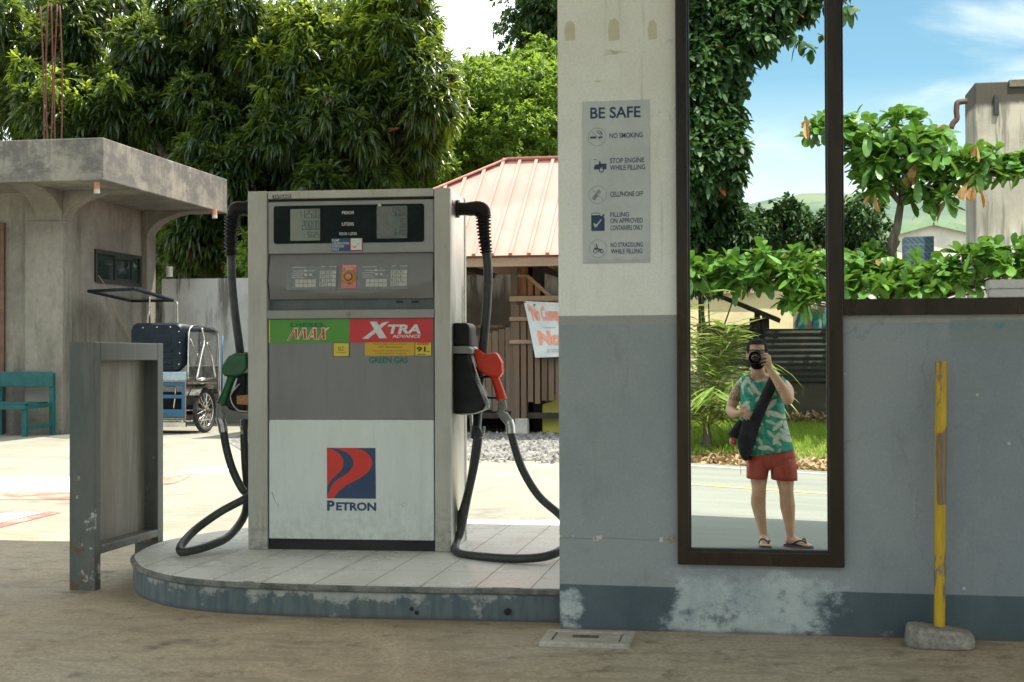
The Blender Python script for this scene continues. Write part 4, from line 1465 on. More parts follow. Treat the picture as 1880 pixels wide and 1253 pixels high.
# hoses
YR, YL = 7.06, 7.02
for side, Yh, mx in (('r', YR, NRED), ('l', YL, NGRN)):
    mp = MB()
    if side == 'r':
        mp.tube(smoothpts([loc(838, 384, Yh), loc(862, 384, Yh), loc(880, 383, Yh), loc(888, 388, Yh), loc(889, 398, Yh)], 3), [.034, .034, .033, .036, .037, .038, .037, .037, .036, .035, .034, .033, .032], 14)
        mp.cyl(loc(843, 384, Yh), (-1, 0, 0), .045, .02, 18)
    else:
        mp.tube(smoothpts([loc(462, 382, Yh), loc(448, 383, Yh), loc(434, 384, Yh), loc(429, 390, Yh), loc(427, 400, Yh)], 3), [.034, .034, .033, .036, .037, .038, .037, .037, .036, .035, .034, .033, .032], 14)
        mp.cyl(loc(452, 383, Yh), (1, 0, 0), .04, .02, 18)
    mp.build('hose_outlet', PLAS, PUMP, smooth='angle')
    mp = MB()
    if side == 'r': gaiter(mp, [loc(887, 396, Yh), loc(889, 430, Yh), loc(893, 466, Yh)], .036)
    else: gaiter(mp, [loc(427, 398, Yh), loc(424, 430, Yh), loc(424, 470, Yh)], .036)
    mp.build('hose_sleeve', PLAS, PUMP, smooth=True)
    hr = .0205
    mp = MB()
    if side == 'r':
        top = [(892, 455, Yh), (896, 500, Yh), (894, 560, Yh), (888, 630, Yh), (882, 690, Yh + .08), (878, 750, Yh + .08), (874, 800, Yh)]
        mp.tube(smoothpts([loc(*q_) for q_ in top], 5), hr * 1.15, 12)
        low = [(871, 806, Yh), (874, 790, Yh), (879, 800, Yh - .02), (872, 850, Yh - .03), (858, 915, Yh - .02), (846, 975, Yh - .04), (836, 1000, Yh - .10), (842, 1016, 6.72), (880, 1022, 6.6), (940, 1026, 6.52), (990, 1024, 6.52), (1024, 1014, 6.56), (1042, 995, 6.72), (1044, 965, 6.9), (1026, 944, 7.0), (990, 912, 7.05), (962, 868, 7.07), (946, 825, 7.07), (938, 792, 7.07)]
        mp.tube(smoothpts([loc(*q_) for q_ in low], 6), hr, 12)
        mp.tube(smoothpts([loc(*q_) for q_ in [(877, 792, Yh + .03), (866, 870, Yh + .05), (852, 930, Yh + .03), (838, 965, Yh), (833, 985, Yh - .03)]], 5), hr * .95, 12)
    else:
        top = [(424, 460, Yh), (426, 520, Yh), (432, 580, Yh), (440, 640, Yh), (446, 700, Yh + .05), (448, 760, Yh + .03)]
        mp.tube(smoothpts([loc(*q_) for q_ in top], 5), hr * 1.1, 12)
        low = [(449, 770, Yh), (448, 800, Yh), (450, 850, Yh), (454, 905, Yh), (448, 948, Yh - .05), (420, 985, 6.8), (385, 1002, 6.6), (350, 1012, 6.5), (332, 1013, 6.48), (334, 1000, 6.55), (360, 972, 6.7), (405, 940, 6.8), (448, 917, 6.84), (460, 908, 6.9), (446, 900, 6.93), (428, 865, 6.94), (416, 825, 6.94), (410, 790, 6.94)]
        mp.tube(smoothpts([loc(*q_) for q_ in low], 6), hr, 12)
    mp.build('hose', RUBBER, PUMP, smooth=True)
    mp = MB()
    if side == 'r':
        mp.tube([loc(865, 757, Yh), loc(866, 800, Yh), loc(880, 806, Yh - .03), loc(887, 800, Yh - .05), loc(889, 784, Yh - .06)], .007, 8)
    else:
        mp.tube([loc(455, 800, Yh), loc(447, 800, Yh), loc(444, 790, Yh - .04), loc(442, 783, Yh - .05)], .007, 8)
    mp.build('hose_hook', CHR, PUMP, smooth='angle')

# nozzle holders
Yn = 7.06
mp = MB()
e0 = PW
Ml = PUMP.matrix_basis.inverted()


def plate(mb_, pix, Y0, Y1):
    n_ = len(pix)
    a_ = [Ml @ at(u_, v_, (Y0 + Y1) / 2) for u_, v_ in pix]
    off0 = Vector((0, (Y0 - Y1) / 2, 0))
    mb_.add([tuple(q_ + off0) for q_ in a_] + [tuple(q_ - off0) for q_ in a_], [tuple(range(n_)), tuple(range(n_, 2 * n_))[::-1]] + [(i, i + n_, (i + 1) % n_ + n_, (i + 1) % n_) for i in range(n_)])
    return mb_


hb = plate(MB(), [(838, 594), (862, 594), (868, 599), (869, 637), (838, 637)], 6.95, 7.17).build('nozzle_holder', PLAS, PUMP, bevel=.012)
plate(MB(), [(838, 636), (866, 636), (873, 642), (874, 650), (838, 650)], 6.93, 7.19).build('shelf', GREY, hb, bevel=.004)
plate(MB(), [(838, 650), (864, 650), (876, 690), (886, 715), (898, 744), (892, 752), (876, 758), (843, 760), (838, 756)], 6.95, 7.17).build('boot', PLAS, hb, bevel=.01)
MB().tube(smoothpts([loc(866, 655, 6.95), loc(880, 700, 6.95), loc(897, 742, 6.95), loc(892, 752, 6.95), loc(870, 760, 6.95), loc(846, 761, 6.95)], 5), .004, 6).build('rim_trim', CHR, hb, smooth=True)
hb = plate(MB(), [(462, 655), (450, 655), (447, 690), (440, 715), (420, 735), (430, 752), (462, 758)], 6.92, 7.12).build('nozzle_holder', PLAS, PUMP, bevel=.012)
plate(MB(), [(458, 725), (436, 727), (436, 742), (458, 744)], 6.89, 6.915).build('amber_reflector', mat('amber_reflector', (0.45, 0.20, 0.06), (0.32, 0.10, 0.03), .25, sc=60), hb)
MB().tube(smoothpts([loc(440, 705, 6.9), loc(424, 725, 6.9), (loc(427, 742, 6.9)), loc(438, 754, 6.9), loc(456, 756, 6.9)], 5), .0045, 6).build('rim_trim', CHR, hb, smooth=True)


def nozzle(pix_body, pix_handle, m_, Yc, spout, trig, swv, collar):
    b_ = plate(MB(), pix_body, Yc - .035, Yc + .035).build('nozzle', m_, PUMP, bevel=.014)
    hp = [loc(u_, v_, Yc) for u_, v_, r_ in pix_handle]
    MB().tube(smoothpts(hp, 5), list(np.interp(np.linspace(0, len(hp) - 1, 5 * (len(hp) - 1) + 1), range(len(hp)), [q_[2] for q_ in pix_handle])), 14).build('grip', m_, b_, smooth='angle')
    MB().tube(smoothpts([loc(u_, v_, Yc) for u_, v_ in spout], 4), .0115, 10).build('spout', CHR, b_, smooth='angle')
    MB().tube(smoothpts([loc(u_, v_, Yc) for u_, v_ in trig], 5), .0065, 8).build('trigger_guard', PLAS, b_, smooth=True)
    MB().tube([loc(u_, v_, Yc) for u_, v_, r_ in swv], [r_ for u_, v_, r_ in swv], 12).build('swivel', GREY, b_, smooth='angle')
    MB().tube([loc(u_, v_, Yc) for u_, v_ in collar], [.0225, .0235, .0235], 14).build('collar', CHR, b_, smooth='angle')


nozzle([(870, 650), (873, 642), (880, 640), (893, 652), (908, 647), (914, 650), (923, 666), (924, 684), (918, 694), (904, 692), (890, 688), (879, 680), (874, 664)],
       [(905, 685, .026), (911, 700, .021), (917, 718, .024), (921, 734, .028)], NRED, 7.06,
       [(880, 650), (866, 640), (858, 655), (858, 690)], [(900, 692), (887, 694), (884, 712), (890, 728), (908, 731), (918, 728)],
       [(922, 736, .02), (925, 748, .017), (918, 756, .019), (926, 764, .024), (934, 775, .022)], [(934, 772), (937, 782), (938, 796)])
nozzle([(455, 645), (448, 650), (434, 648), (422, 654), (412, 670), (409, 684), (416, 692), (436, 692), (450, 688), (457, 676)],
       [(428, 686, .025), (421, 705, .021), (414, 724, .023), (407, 742, .028)], NGRN, 6.93,
       [(446, 660), (456, 650), (460, 665), (460, 690)], [(434, 692), (444, 697), (446, 714), (438, 728), (424, 732), (412, 730)],
       [(406, 744, .02), (403, 754, .018), (408, 762, .022), (404, 772, .022)], [(404, 768), (408, 780), (410, 794)])
mp = MB().box(.06, .97, .07, .44, 0.0, .02)
mp.build('base_plate', IRON, PUMP)

# ---------------------------------------------------------------- bare concrete building on the left
t = NT('bare_stained_concrete')
p = t.pos()
n1 = t.noise(p, .9, 7, .62)
n2 = t.noise(t.scale(p, (2.6, 2.6, .5)), 1.5, 8, .7)
n3 = t.noise(p, 14, 6, .7)
base = t.mix(t.step(n1, .35, .65), (0.165, 0.152, 0.126), (0.24, 0.222, 0.185))
base = t.mix(t.step(n2, .48, .68, 0, .7), base, (0.11, 0.098, 0.08))
base = t.mix(t.step(n2, .42, .30, 0, .45), base, (0.275, 0.256, 0.215))
zz = t.xyz(p)[2]
strk = t.math('MULTIPLY', t.step(t.noise(t.scale(p, (6, 6, .6)), 2.2, 5, .6), .5, .62), t.step(zz, 3.6, 4.15))
base = t.mix(t.math('MULTIPLY', strk, .75), base, (0.075, 0.065, 0.055))
base = t.mix(t.math('MULTIPLY', t.step(t.noise(t.scale(p, (1.3, 1.3, 2.2)), 1.2, 8, .72), .42, .58), t.step(zz, 3.4, 3.7)), base, (0.10, 0.093, 0.085))
base = t.mix(t.math('MULTIPLY', t.step(n3, .50, .65), t.step(zz, 1.0, .1)), base, (0.12, 0.12, 0.12))
k = t.step(n3, .2, .8, .85, 1.14)
base = t.mix(1.0, base, t.n('ShaderNodeCombineColor', {0: k, 1: k, 2: k}).outputs[0], 'MULTIPLY')
t.bump(t.math('ADD', n3, n2), .3, .02)
BCON = t.fin(base, .88)
DARK = mat('dark_interior', (0.008, 0.008, 0.008), rough=.9)
ALU = mat('black_window_frame', (0.02, 0.024, 0.024), rough=.4)
GLS = mat('dark_window_glass', (0.012, 0.022, 0.024), rough=.06, spec=.7)
DOORF = mat('brown_door_frame', (0.14, 0.065, 0.035), (0.09, 0.045, 0.03), .6, sc=6)
PVC = mat('orange_drain_pipe', (0.55, 0.24, 0.13), (0.50, 0.36, 0.27), .5, sc=9)
WPVC = mat('white_pipe_end', (0.55, 0.53, 0.49), (0.42, 0.40, 0.36), .5, sc=12)

YF = 19.45                                   # front of the columns
XC = at(115, 600, YF).x                      # right edge of the corner column front
bld = thing('concrete_building', 'unfinished bare concrete building with wide flat eaves and arched brackets', 'building', (-13, 21, 0))
WX = XC - .10                                 # right wall plane
YBK = 22.75
mb = MB()
mb.box(-20, XC - .62, YF + .14, YF + .30, 0, 3.6)             # front wall, set back
mb.box(WX - .16, WX, YF + .30, YBK - .35, 0, 3.6)             # right wall
mb.box(-20, WX, YBK - .2, YBK - .05, 0, 3.6)
wall = mb.build('wall', BCON, bld, world=True)
cw = at(60, 600, YF).x
MB().box(XC - .60, XC, YF, YF + .30, 0, 3.6).build('column', BCON, bld, bevel=.012, world=True)
MB().box(XC - .35, XC - .002, YBK - .35, YBK, 0, 3.6).build('column', BCON, bld, bevel=.012, world=True)
ZS0, ZS1 = 3.575, 4.165
sx, sy = at(187, 290, 18.4).x + .02, 18.4
MB().box(-20, sx, sy, YBK + .35, ZS0, ZS1).build('roof_slab', BCON, bld, bevel=.015, world=True)
# arched brackets
zc0 = at(115, 405, YF).z


def bracket(x0, x1, along, reach, base, nm='bracket'):
    n_ = 10
    prof = [(0, zc0)]
    for i in range(n_ + 1):
        a_ = math.pi / 2 * i / n_
        prof.append((reach * (1 - math.cos(a_)), zc0 + (ZS0 - .002 - zc0) * math.sin(a_)))
    prof.append((0, ZS0 - .002))
    mb_ = MB()
    if along == 'x':
        mb_.prism([(base + a_, b_) for a_, b_ in prof], x0, x1)
    else:
        n2_ = len(prof)
        vs_ = [(x0, base - a_, b_) for a_, b_ in prof] + [(x1, base - a_, b_) for a_, b_ in prof]
        mb_.add(vs_, [tuple(range(n2_)), tuple(range(n2_, 2 * n2_))[::-1]] + [(i, i + n2_, (i + 1) % n2_ + n2_, (i + 1) % n2_) for i in range(n2_)])
    return mb_.build(nm, BCON, bld, world=True)


bracket(XC - .42, XC - .003, 'y', .95, YF)
bracket(YF + .0, YF + .30, 'x', 1.0, XC)
bracket(YBK - .34, YBK - .02, 'x', 1.0, XC - .002)
# capital line
MB().box(XC - .615, XC + .012, YF - .012, YF + .29, zc0 - .03, zc0).build('capital', BCON, bld, bevel=.006, world=True)
MB().box(XC - .34, XC + .01, YBK - .362, YBK + .01, zc0 - .03, zc0).build('capital', BCON, bld, bevel=.006, world=True)


# window in the right wall
def onwall(u, v):                              # pixel on the plane x = WX
    d_ = cam_rot @ Vector(((u - 940) / FPX, -(v - 626.5) / FPX, -1.0))
    return Vector((0, 0, CAM_Z)) + d_ * (WX / d_.x)


q0, q1 = onwall(173, 523), onwall(257, 457)
y0, y1, z0, z1 = q0.y, q1.y, at(173, 518, q0.y).z, onwall(173, 457).z
wf_ = MB()
wf_.box(WX - .01, WX + .03, y0, y1, z0, z0 + .06).box(WX - .01, WX + .03, y0, y1, z1 - .06, z1).box(WX - .01, WX + .03, y0, y0 + .06, z0 + .06, z1 - .06).box(WX - .01, WX + .03, y1 - .06, y1, z0 + .06, z1 - .06)
wfo = wf_.build('window', ALU, bld, world=True)
MB().box(WX + .002, WX + .006, y0 + .06, y1 - .06, z0 + .06, z1 - .06).build('pane', GLS, wfo, world=True)
ym = (y0 * .42 + y1 * .58)
MB().box(WX + .007, WX + .024, ym - .28, ym - .24, z0 + .062, z1 - .062).box(WX + .007, WX + .024, ym + .34, ym + .38, z0 + .062, z1 - .062).box(WX + .007, WX + .024, ym - .24, ym + .34, z0 + .062, z0 + .10).box(WX + .007, WX + .024, ym - .24, ym + .34, z1 - .10, z1 - .062).build('sash', ALU, wfo, world=True)
# doorway at the frame's left
dq = at(8, 600, YF + .14)
mb = MB().box(dq.x - 1.0, dq.x - .05, YF + .10, YF + .139, 0, at(5, 420, YF).z)
mb.build('door_opening', DARK, bld, world=True)
mb = MB().box(dq.x - .05, dq.x + .02, YF + .09, YF + .139, 0, at(5, 415, YF).z + .05).box(dq.x - 1.1, dq.x - .05, YF + .09, YF + .139, at(5, 420, YF).z, at(5, 415, YF).z + .05)
mb.build('door_frame', DOORF, bld, bevel=.004, world=True)
# drain stubs under the slab
for (u, v, Y) in ((178, 327, 18.62), (394, 385, 22.3)):
    q = at(u, v, Y)
    q.z = ZS0
    dp = MB().cyl(q, (0, 0, -1), .042, .10, 14).build('drain_pipe', PVC, bld, smooth='angle', world=True)
    MB().cyl(q - Vector((0, 0, .10)), (0, 0, -1), .044, .055, 14).build('pipe_end', WPVC, dp, smooth='angle', world=True)
q = at(311, 490, YBK - .38)
MB().cyl(q, (0, 0, -1), .055, .17, 14).build('drain_pipe', WPVC, bld, smooth='angle', world=True)
# thin cable from the window
mb = MB().tube(smoothpts([onwall(176, 506) + Vector((.04, 0, 0)), onwall(190, 530) + Vector((.05, 0, 0)), onwall(203, 565) + Vector((.05, 0, 0)), onwall(222, 600) + Vector((.05, 0, 0)), onwall(243, 650) + Vector((.05, 0, 0)), onwall(250, 720) + Vector((.05, 0, 0))], 5), .008, 5)
mb.build('cable', mat('pale_cable', (0.38, 0.30, 0.2), rough=.6), bld, smooth=True, world=True)

# steel starter bars on the roof
RUST = mat('rusty_bar', (0.09, 0.030, 0.016), (0.14, 0.05, 0.025), .8, .2, sc=20)
for i, (u, v1, ub) in enumerate(((74, 12, 80), (88, 2, 87), (94, 6, 93), (105, 8, 101), (110, 12, 112))):
    q, q2 = at(ub, 252, 19.7 + .1 * (i % 2)), at(u, v1, 19.7 + .1 * (i % 2))
    mid = (Vector((q.x, q.y, ZS1 - .02)) + q2) / 2 + Vector((.03 * (-1) ** i, 0, 0))
    o = MB().tube(smoothpts([(q.x, q.y, ZS1 - .02), mid, q2], 4), .011, 6).build('steel_bar', RUST, smooth=True)
    tag(o, ('leftmost rusty steel bar standing on the concrete roof, leaning apart', 'tallest rusty steel bar on the concrete roof, second from the left', 'middle one of the five rusty steel bars on the concrete roof', 'fourth rusty steel bar from the left on the concrete roof', 'rightmost of the five rusty steel bars on the concrete roof')[i], 'steel bar', 'rusty steel bars on the concrete roof')

# teal chair
TEAL = mat('chipped_teal_paint', (0.003, 0.095, 0.097), (0.004, 0.065, 0.062), .55, sc=7, fine=.15)
WORN = mat('worn_wood_edge', (0.22, 0.20, 0.13), (0.03, 0.10, 0.09), .8, sc=16)
ch = thing('wooden_chair', 'chipped teal wooden armchair standing against the bare concrete building', 'chair', (-10.95, 18.85, 0), R_(-4))
cwid, cdep, sh_, bh = .84, .50, .46, .90
for (x, y, h_) in ((.0, .0, .46), (cwid - .19, .0, .46), (0, cdep, bh), (cwid, cdep, bh)):
    x_ = x + (.0 if y > 0 else .06)
    MB().box(x_ - .035, x_ + .035, y - .03, y + .03, 0, h_ - .0).build('leg', TEAL, ch, bevel=.005)
MB().box(-.05, cwid + .04, cdep - .052, cdep - .031, .70, .92).build('back_board', TEAL, ch, bevel=.006)
MB().box(-.04, cwid - .05, -.05, cdep - .035, .462, .488).build('seat', TEAL, ch, bevel=.004)
MB().box(-.04, cwid - .09, -.062, -.032, .385, .458).build('seat_rail', TEAL, ch, bevel=.004)
MB().bar((cwid - .1, -.03, .42), (cwid, cdep, .44), .03, .06).build('seat_rail', TEAL, ch, bevel=.004)
MB().bar((cwid - .1, -.0, .13), (cwid, cdep, .15), .03, .05).build('stretcher', TEAL, ch, bevel=.004)
MB().box(-.08, .03, -.04, cdep - .03, .66, .69).build('armrest', WORN, ch, bevel=.006)

# ---------------------------------------------------------------- boundary wall
t = NT('weathered_boundary_wall')
p = t.pos()
n1 = t.noise(p, 1.1, 7, .65)
n2 = t.noise(t.scale(p, (3.5, 3.5, .4)), 1.5, 6, .65)
n3 = t.noise(p, 12, 5, .7)
zz = t.xyz(p)[2]
base = t.mix(t.step(n1, .38, .62), (0.56, 0.56, 0.555), (0.44, 0.43, 0.415))
dk = t.math('MULTIPLY', t.step(n2, .50, .62), t.step(t.math('ADD', zz, t.math('MULTIPLY', n1, 1.2)), 1.6, 2.7, .25, 1))
base = t.mix(t.math('MULTIPLY', dk, .8), base, (0.085, 0.075, 0.062))
base = t.mix(t.step(t.math('ADD', zz, t.math('MULTIPLY', n3, .5)), .95, .45, 0, .8), base, (0.095, 0.09, 0.08))
# the stretch behind the hut is blackened up to a chalky top
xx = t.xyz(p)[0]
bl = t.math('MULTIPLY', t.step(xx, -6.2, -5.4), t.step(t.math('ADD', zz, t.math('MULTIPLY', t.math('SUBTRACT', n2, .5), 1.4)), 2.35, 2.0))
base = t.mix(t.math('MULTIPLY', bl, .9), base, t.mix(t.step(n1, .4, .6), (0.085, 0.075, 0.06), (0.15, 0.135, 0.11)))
t.bump(t.math('ADD', n3, n1), .3, .02)
BWALL = t.fin(base, .85)
o = MB().box(XC - .003, 6.5, 23.0, 23.18, 0, 2.47).build('boundary_wall', BWALL)
tag(o, 'stained grey boundary wall running behind the sidecar and the hut', 'wall')

# ---------------------------------------------------------------- motor tricycle
NVY = mat('navy_vinyl', (0.004, 0.010, 0.017), (0.008, 0.016, 0.025), .5, spec=.25, sc=5)
BLU = mat('blue_sidecar_paint', (0.018, 0.105, 0.21), (0.02, 0.085, 0.165), .35, sc=5)
LBL = mat('pale_blue_band', (0.33, 0.43, 0.50), (0.27, 0.36, 0.42), .25, .3, sc=6)
CHROME = mat('polished_tube', (0.68, 0.66, 0.62), (0.55, 0.52, 0.47), .16, .95, sc=9)
TYRE = mat('black_tyre', (0.014, 0.014, 0.014), (0.03, 0.028, 0.025), .8, sc=10)
t = NT('clear_plastic_sheet')
nn = t.noise(t.obj(), 3.5, 5, .6)
t.bump(nn, .5, .03)
CLEAR = t.fin((0.16, 0.165, 0.16), .12)
t.bsdf.inputs['Alpha'].default_value = .62
wq = on_ground(376, 795, 0)
TRI = thing('motor_tricycle', 'blue and chrome motor tricycle with a navy vinyl sidecar and dark flat canopy', 'tricycle', (wq.x, wq.y, 0), R_(-6))
WR = .335
# sidecar wheel at the origin, axle along x
wh = thing('wheel', None, None, (0, 0, WR))
wh.parent = TRI
del_keys = [k_ for k_ in ('label', 'category') if k_ in wh]
MB().torus((0, 0, 0), (1, 0, 0), WR - .036, .036, 40, 10).build('tyre', TYRE, wh, smooth=True)
mb = MB().torus((0, 0, 0), (1, 0, 0), WR - .078, .014, 40, 8)
mb.build('rim', CHROME, wh, smooth=True)
mb = MB()
for i in range(32):
    a_ = i / 32 * 2 * math.pi
    sgn = .04 * (1 if i % 2 else -1)
    b2 = a_ + .35 * (1 if (i // 2) % 2 else -1)
    mb.tube([(sgn, .05 * math.cos(b2), .05 * math.sin(b2)), (0, (WR - .085) * math.cos(a_), (WR - .085) * math.sin(a_))], .0038, 4, False)
mb.build('spokes', CHROME, wh)
mb = MB().tube([(-.06, 0, 0), (.05, 0, 0), (.07, 0, 0)], [.045, .045, .02], 16)
mb.torus((.03, 0, 0), (1, 0, 0), .055, .012, 18, 6)
mb.build('hub', IRON, wh, smooth='angle')
SX0, SX1, SY0, SY1 = -.98, -.10, -.42, .62          # sidecar body
# fender
fe = MB()
vs, n_ = [], 12
for i in range(n_ + 1):
    a_ = R_(35 + 110 * i / n_)
    for x_ in (-.09, .075):
        vs.append((x_, (WR + .05) * math.cos(a_), WR + (WR + .05) * math.sin(a_) + .01))
fe.add(vs, [(2 * i, 2 * i + 1, 2 * i + 3, 2 * i + 2) for i in range(n_)])
fo = fe.build('mudguard', CHROME, TRI)
sm_ = fo.modifiers.new('thick', 'SOLIDIFY')
sm_.thickness = .006
MB().box(-.10, .09, -.20, .22, 2 * WR + .055, 2 * WR + .075).build('fender_step', CHROME, TRI, bevel=.004)


def vin(x, z, y=0): return (x, y, z)


# back: vinyl panel with ribs, pale band, blue slatted frame
bp = MB()
bp.loft([[(x_, SY0, z_) for x_, z_ in rrect(SX0, SX1 - .06, .93, 1.60, .10)], [(x_, SY0 + .05, z_) for x_, z_ in rrect(SX0 - .02, SX1 - .04, .91, 1.63, .11)], [(x_, SY1, z_) for x_, z_ in rrect(SX0 - .02, SX1 - .04, 1.44, 1.58, .06)]])
vb = bp.build('vinyl_hood', NVY, TRI, smooth='angle')
mb = MB().prism(rrect(SX0 + .14, SX1 - .22, 1.30, 1.47, .05), SY0 - .012, SY0 + .001)
for z_ in (1.22, 1.13, 1.04, .97):
    mb.box(SX0 + .12, SX1 - .20, SY0 - .014, SY0 + .001, z_ - .018, z_ + .018)
mb.build('padding', NVY, vb, bevel=.01)
for (x_, z_) in ((-.78, 1.56), (-.55, 1.565), (-.33, 1.565), (-.19, 1.50), (-.18, 1.34), (-.18, 1.18), (-.19, 1.02)):
    mb = MB()
    mb.ball((x_, SY0 - .005, z_), .013, n=8, m=5)
    mb.build('stud', CHROME, vb, smooth=True)
MB().box(SX0, SX1 + .02, SY0 - .02, SY0 + .02, .78, .91).build('pale_band', LBL, TRI, bevel=.01)
mb = MB()
for (za, zb_) in ((.70, .765), (.52, .575), (.24, .36)):
    mb.box(SX0, SX1 + .015, SY0 - .012, SY0 + .015, za, zb_)
mb.box(SX1 - .05, SX1 + .015, SY0 - .012, SY0 + .015, .36, .52).box(SX1 - .05, SX1 + .015, SY0 - .012, SY0 + .015, .575, .70)
mb.build('slatted_panel', BLU, TRI, bevel=.008)
BRASS = mat('brass_trim', (0.42, 0.27, 0.12), (0.35, 0.24, 0.13), .3, .8, sc=10)
mb = MB().bar((SX0, SY0 - .02, .772), (SX1 + .03, SY0 - .02, .772), .014, .014).bar((SX0, SY0 - .02, .225), (SX1 + .04, SY0 - .02, .225), .014, .016).bar((SX1 + .025, SY0 - .02, .225), (SX1 + .025, SY0 - .02, .78), .014, .014)
mb.build('brass_edge', BRASS, TRI)
# inner chrome loop seen through the slats
mb = MB().tube(smoothpts([(SX0 + .1, SY0 + .2, .30), (SX0 + .1, SY0 + .2, .66), (-.42, SY0 + .2, .68), (-.36, SY0 + .2, .62), (-.40, SY0 + .2, .32)], 4), .013, 8)
mb.build('inner_rail', CHROME, TRI, smooth=True)
MB().box(SX0, SX1 - .02, SY0 + .1, SY1, .22, .27).build('floor_pan', IRON, TRI)
MB().box(SX0 + .02, SX1 - .04, .12, .52, .27, .60).build('bench_seat', NVY, TRI, bevel=.03)
# right side: chrome tubes, windows
mb = MB()
sx_ = SX1 + .02
mb.tube(smoothpts([(sx_, SY0 + .06, .82), (sx_ - .01, SY0 + .10, 1.40), (sx_ - .02, SY0 + .18, 1.56), (sx_ - .02, SY0 + .4, 1.585), (sx_ - .02, SY1 - .08, 1.53), (sx_ - .02, SY1, 1.40), (sx_, SY1 + .02, .80), (sx_, SY1, .40)], 5), .015, 8)
mb.tube(smoothpts([(sx_ + .10, -.28, .80), (sx_ + .05, -.02, 1.20), (sx_ + .02, .10, 1.36), (sx_, .06, 1.56)], 5), .021, 10)
mb.tube(smoothpts([(sx_ + .10, .30, .80), (sx_ + .05, .28, 1.12), (sx_ + .02, .17, 1.34)], 5), .021, 10)
mb.tube([(sx_ + .10, -.28, .80), (sx_ + .10, .34, .80)], .017, 8)
mb.tube([(sx_, -.3, 1.40), (sx_ + .04, -.1, 1.12)], .010, 6)
mb.build('side_frame', CHROME, TRI, smooth=True)
MB().box(SX1 - .012, SX1 - .004, SY0 + .10, SY1 - .02, 1.0, 1.50).build('side_curtain', CLEAR, TRI)
MB().box(SX1 - .014, SX1 - .002, SY0 + .06, SY1, .42, .99).build('side_panel', mat('mirror_steel_panel', (0.30, 0.29, 0.27), (0.20, 0.19, 0.18), .2, .9, sc=6), TRI)
MB().tube([(sx_ + .02, SY1 + .03, .40), (sx_ + .03, SY1 + .05, 1.45)], .012, 6).build('front_post', BLU, TRI, smooth=True)
# chassis
mb = MB().tube([(-1.45, SY0 + .06, .19), (.0, SY0 + .06, .19)], .018, 8).tube([(-1.45, .0, .30), (.0, .0, WR)], .018, 8).tube([(-.95, SY0, .19), (-.95, SY1, .19)], .018, 8).tube([(-.14, SY0, .19), (-.14, SY1, .19)], .018, 8)
mb.box(SX0, SX1, SY0 + .02, SY0 + .05, .10, .17)
mb.build('chassis', CHROME, TRI, smooth='angle')
# motorcycle, mostly hidden by the guard
mw = MB().torus((-1.42, -.35, .29), (1, 0, 0), .25, .045, 32, 8).build('rear_tyre', TYRE, TRI, smooth=True)
MB().torus((-1.42, .90, .29), (1, 0, 0), .25, .04, 32, 8).build('front_tyre', TYRE, TRI, smooth=True)
mb = MB().tube(smoothpts([(-1.42, -.5, .62), (-1.42, -.1, .68), (-1.42, .35, .70), (-1.42, .62, .82)], 4), [.07, .09, .09, .09, .09, .1, .12, .13, .13, .12, .1, .07, .05], 12)
mb.box(-1.52, -1.32, -.05, .40, .28, .58)
mb.tube([(-1.42, .58, .85), (-1.42, .90, .29)], .03, 8).tube([(-1.75, .5, .95), (-1.42, .58, .92), (-1.09, .5, .95)], .014, 6)
mb.build('motorcycle_body', NVY, TRI, smooth='angle')
# canopy over the rider: dark rim, clear sheet, posts
cz = 2.03
TIV = TRI.matrix_basis.inverted()
c1, c2, c3, c4_ = [TIV @ at(*q_) for q_ in ((163, 535, 20.0), (250, 531, 19.2), (317, 552, 20.3), (243, 553, 21.2))]
mb = MB()
for a_, b_ in ((c1, c2), (c2, c3), (c3, c4_), (c4_, c1)):
    mb.bar(a_, b_, .06, .045)
cno = mb.build('canopy_rim', NVY, TRI, bevel=.012)
MB().add([c1, c2, c3, c4_], [(0, 1, 2, 3)]).build('canopy_sheet', CLEAR, cno)
MB().tube([(-.86, -.1, 1.6), (-.86, -.1, 2.03)], .014, 6).build('canopy_post', CHROME, TRI, smooth=True)
MB().tube(smoothpts([(-.56, .2, 1.55), (-.56, .2, 1.92), (-.60, .2, 1.96), (-.70, .2, 2.0)], 3), .014, 6).build('canopy_post', CHROME, TRI, smooth=True)

# ---------------------------------------------------------------- wooden hut with pink roof
t = NT('pink_ribbed_roof_sheet')
p = t.pos()
n1 = t.noise(p, 1.2, 5, .6)
base = t.mix(t.step(n1, .35, .65), (0.46, 0.235, 0.195), (0.40, 0.18, 0.145))
n2 = t.noise(t.scale(p, (5, .7, .7)), 2.0, 6, .65)
base = t.mix(t.step(n2, .54, .72, 0, .5), base, (0.40, 0.21, 0.155))
base = t.mix(t.step(t.xyz(p)[2], 2.95, 2.6, 0, .35), base, (0.34, 0.17, 0.12))
t.bump(n1, .3, .02)
PROOF = t.fin(base, .5)
PRIDGE = mat('red_ridge_cap', (0.46, 0.16, 0.125), (0.50, 0.22, 0.175), .5, sc=4)
t = NT('aged_timber')
o_ = t.pos()
n1 = t.noise(t.scale(o_, (9, 9, .8)), 2.2, 6, .6)
n2 = t.noise(o_, .8, 4, .5)
rnd = t.n('ShaderNodeNewGeometry').outputs['Random Per Island']
base = t.mix(t.step(n1, .3, .7), (0.135, 0.082, 0.050), (0.075, 0.048, 0.032))
base = t.mix(t.math('MULTIPLY', rnd, .6), base, (0.17, 0.115, 0.075))
base = t.mix(t.step(n2, .45, .65, 0, .5), base, (0.115, 0.10, 0.085))
t.bump(n1, .4, .006)
TIMB = t.fin(base, .85)
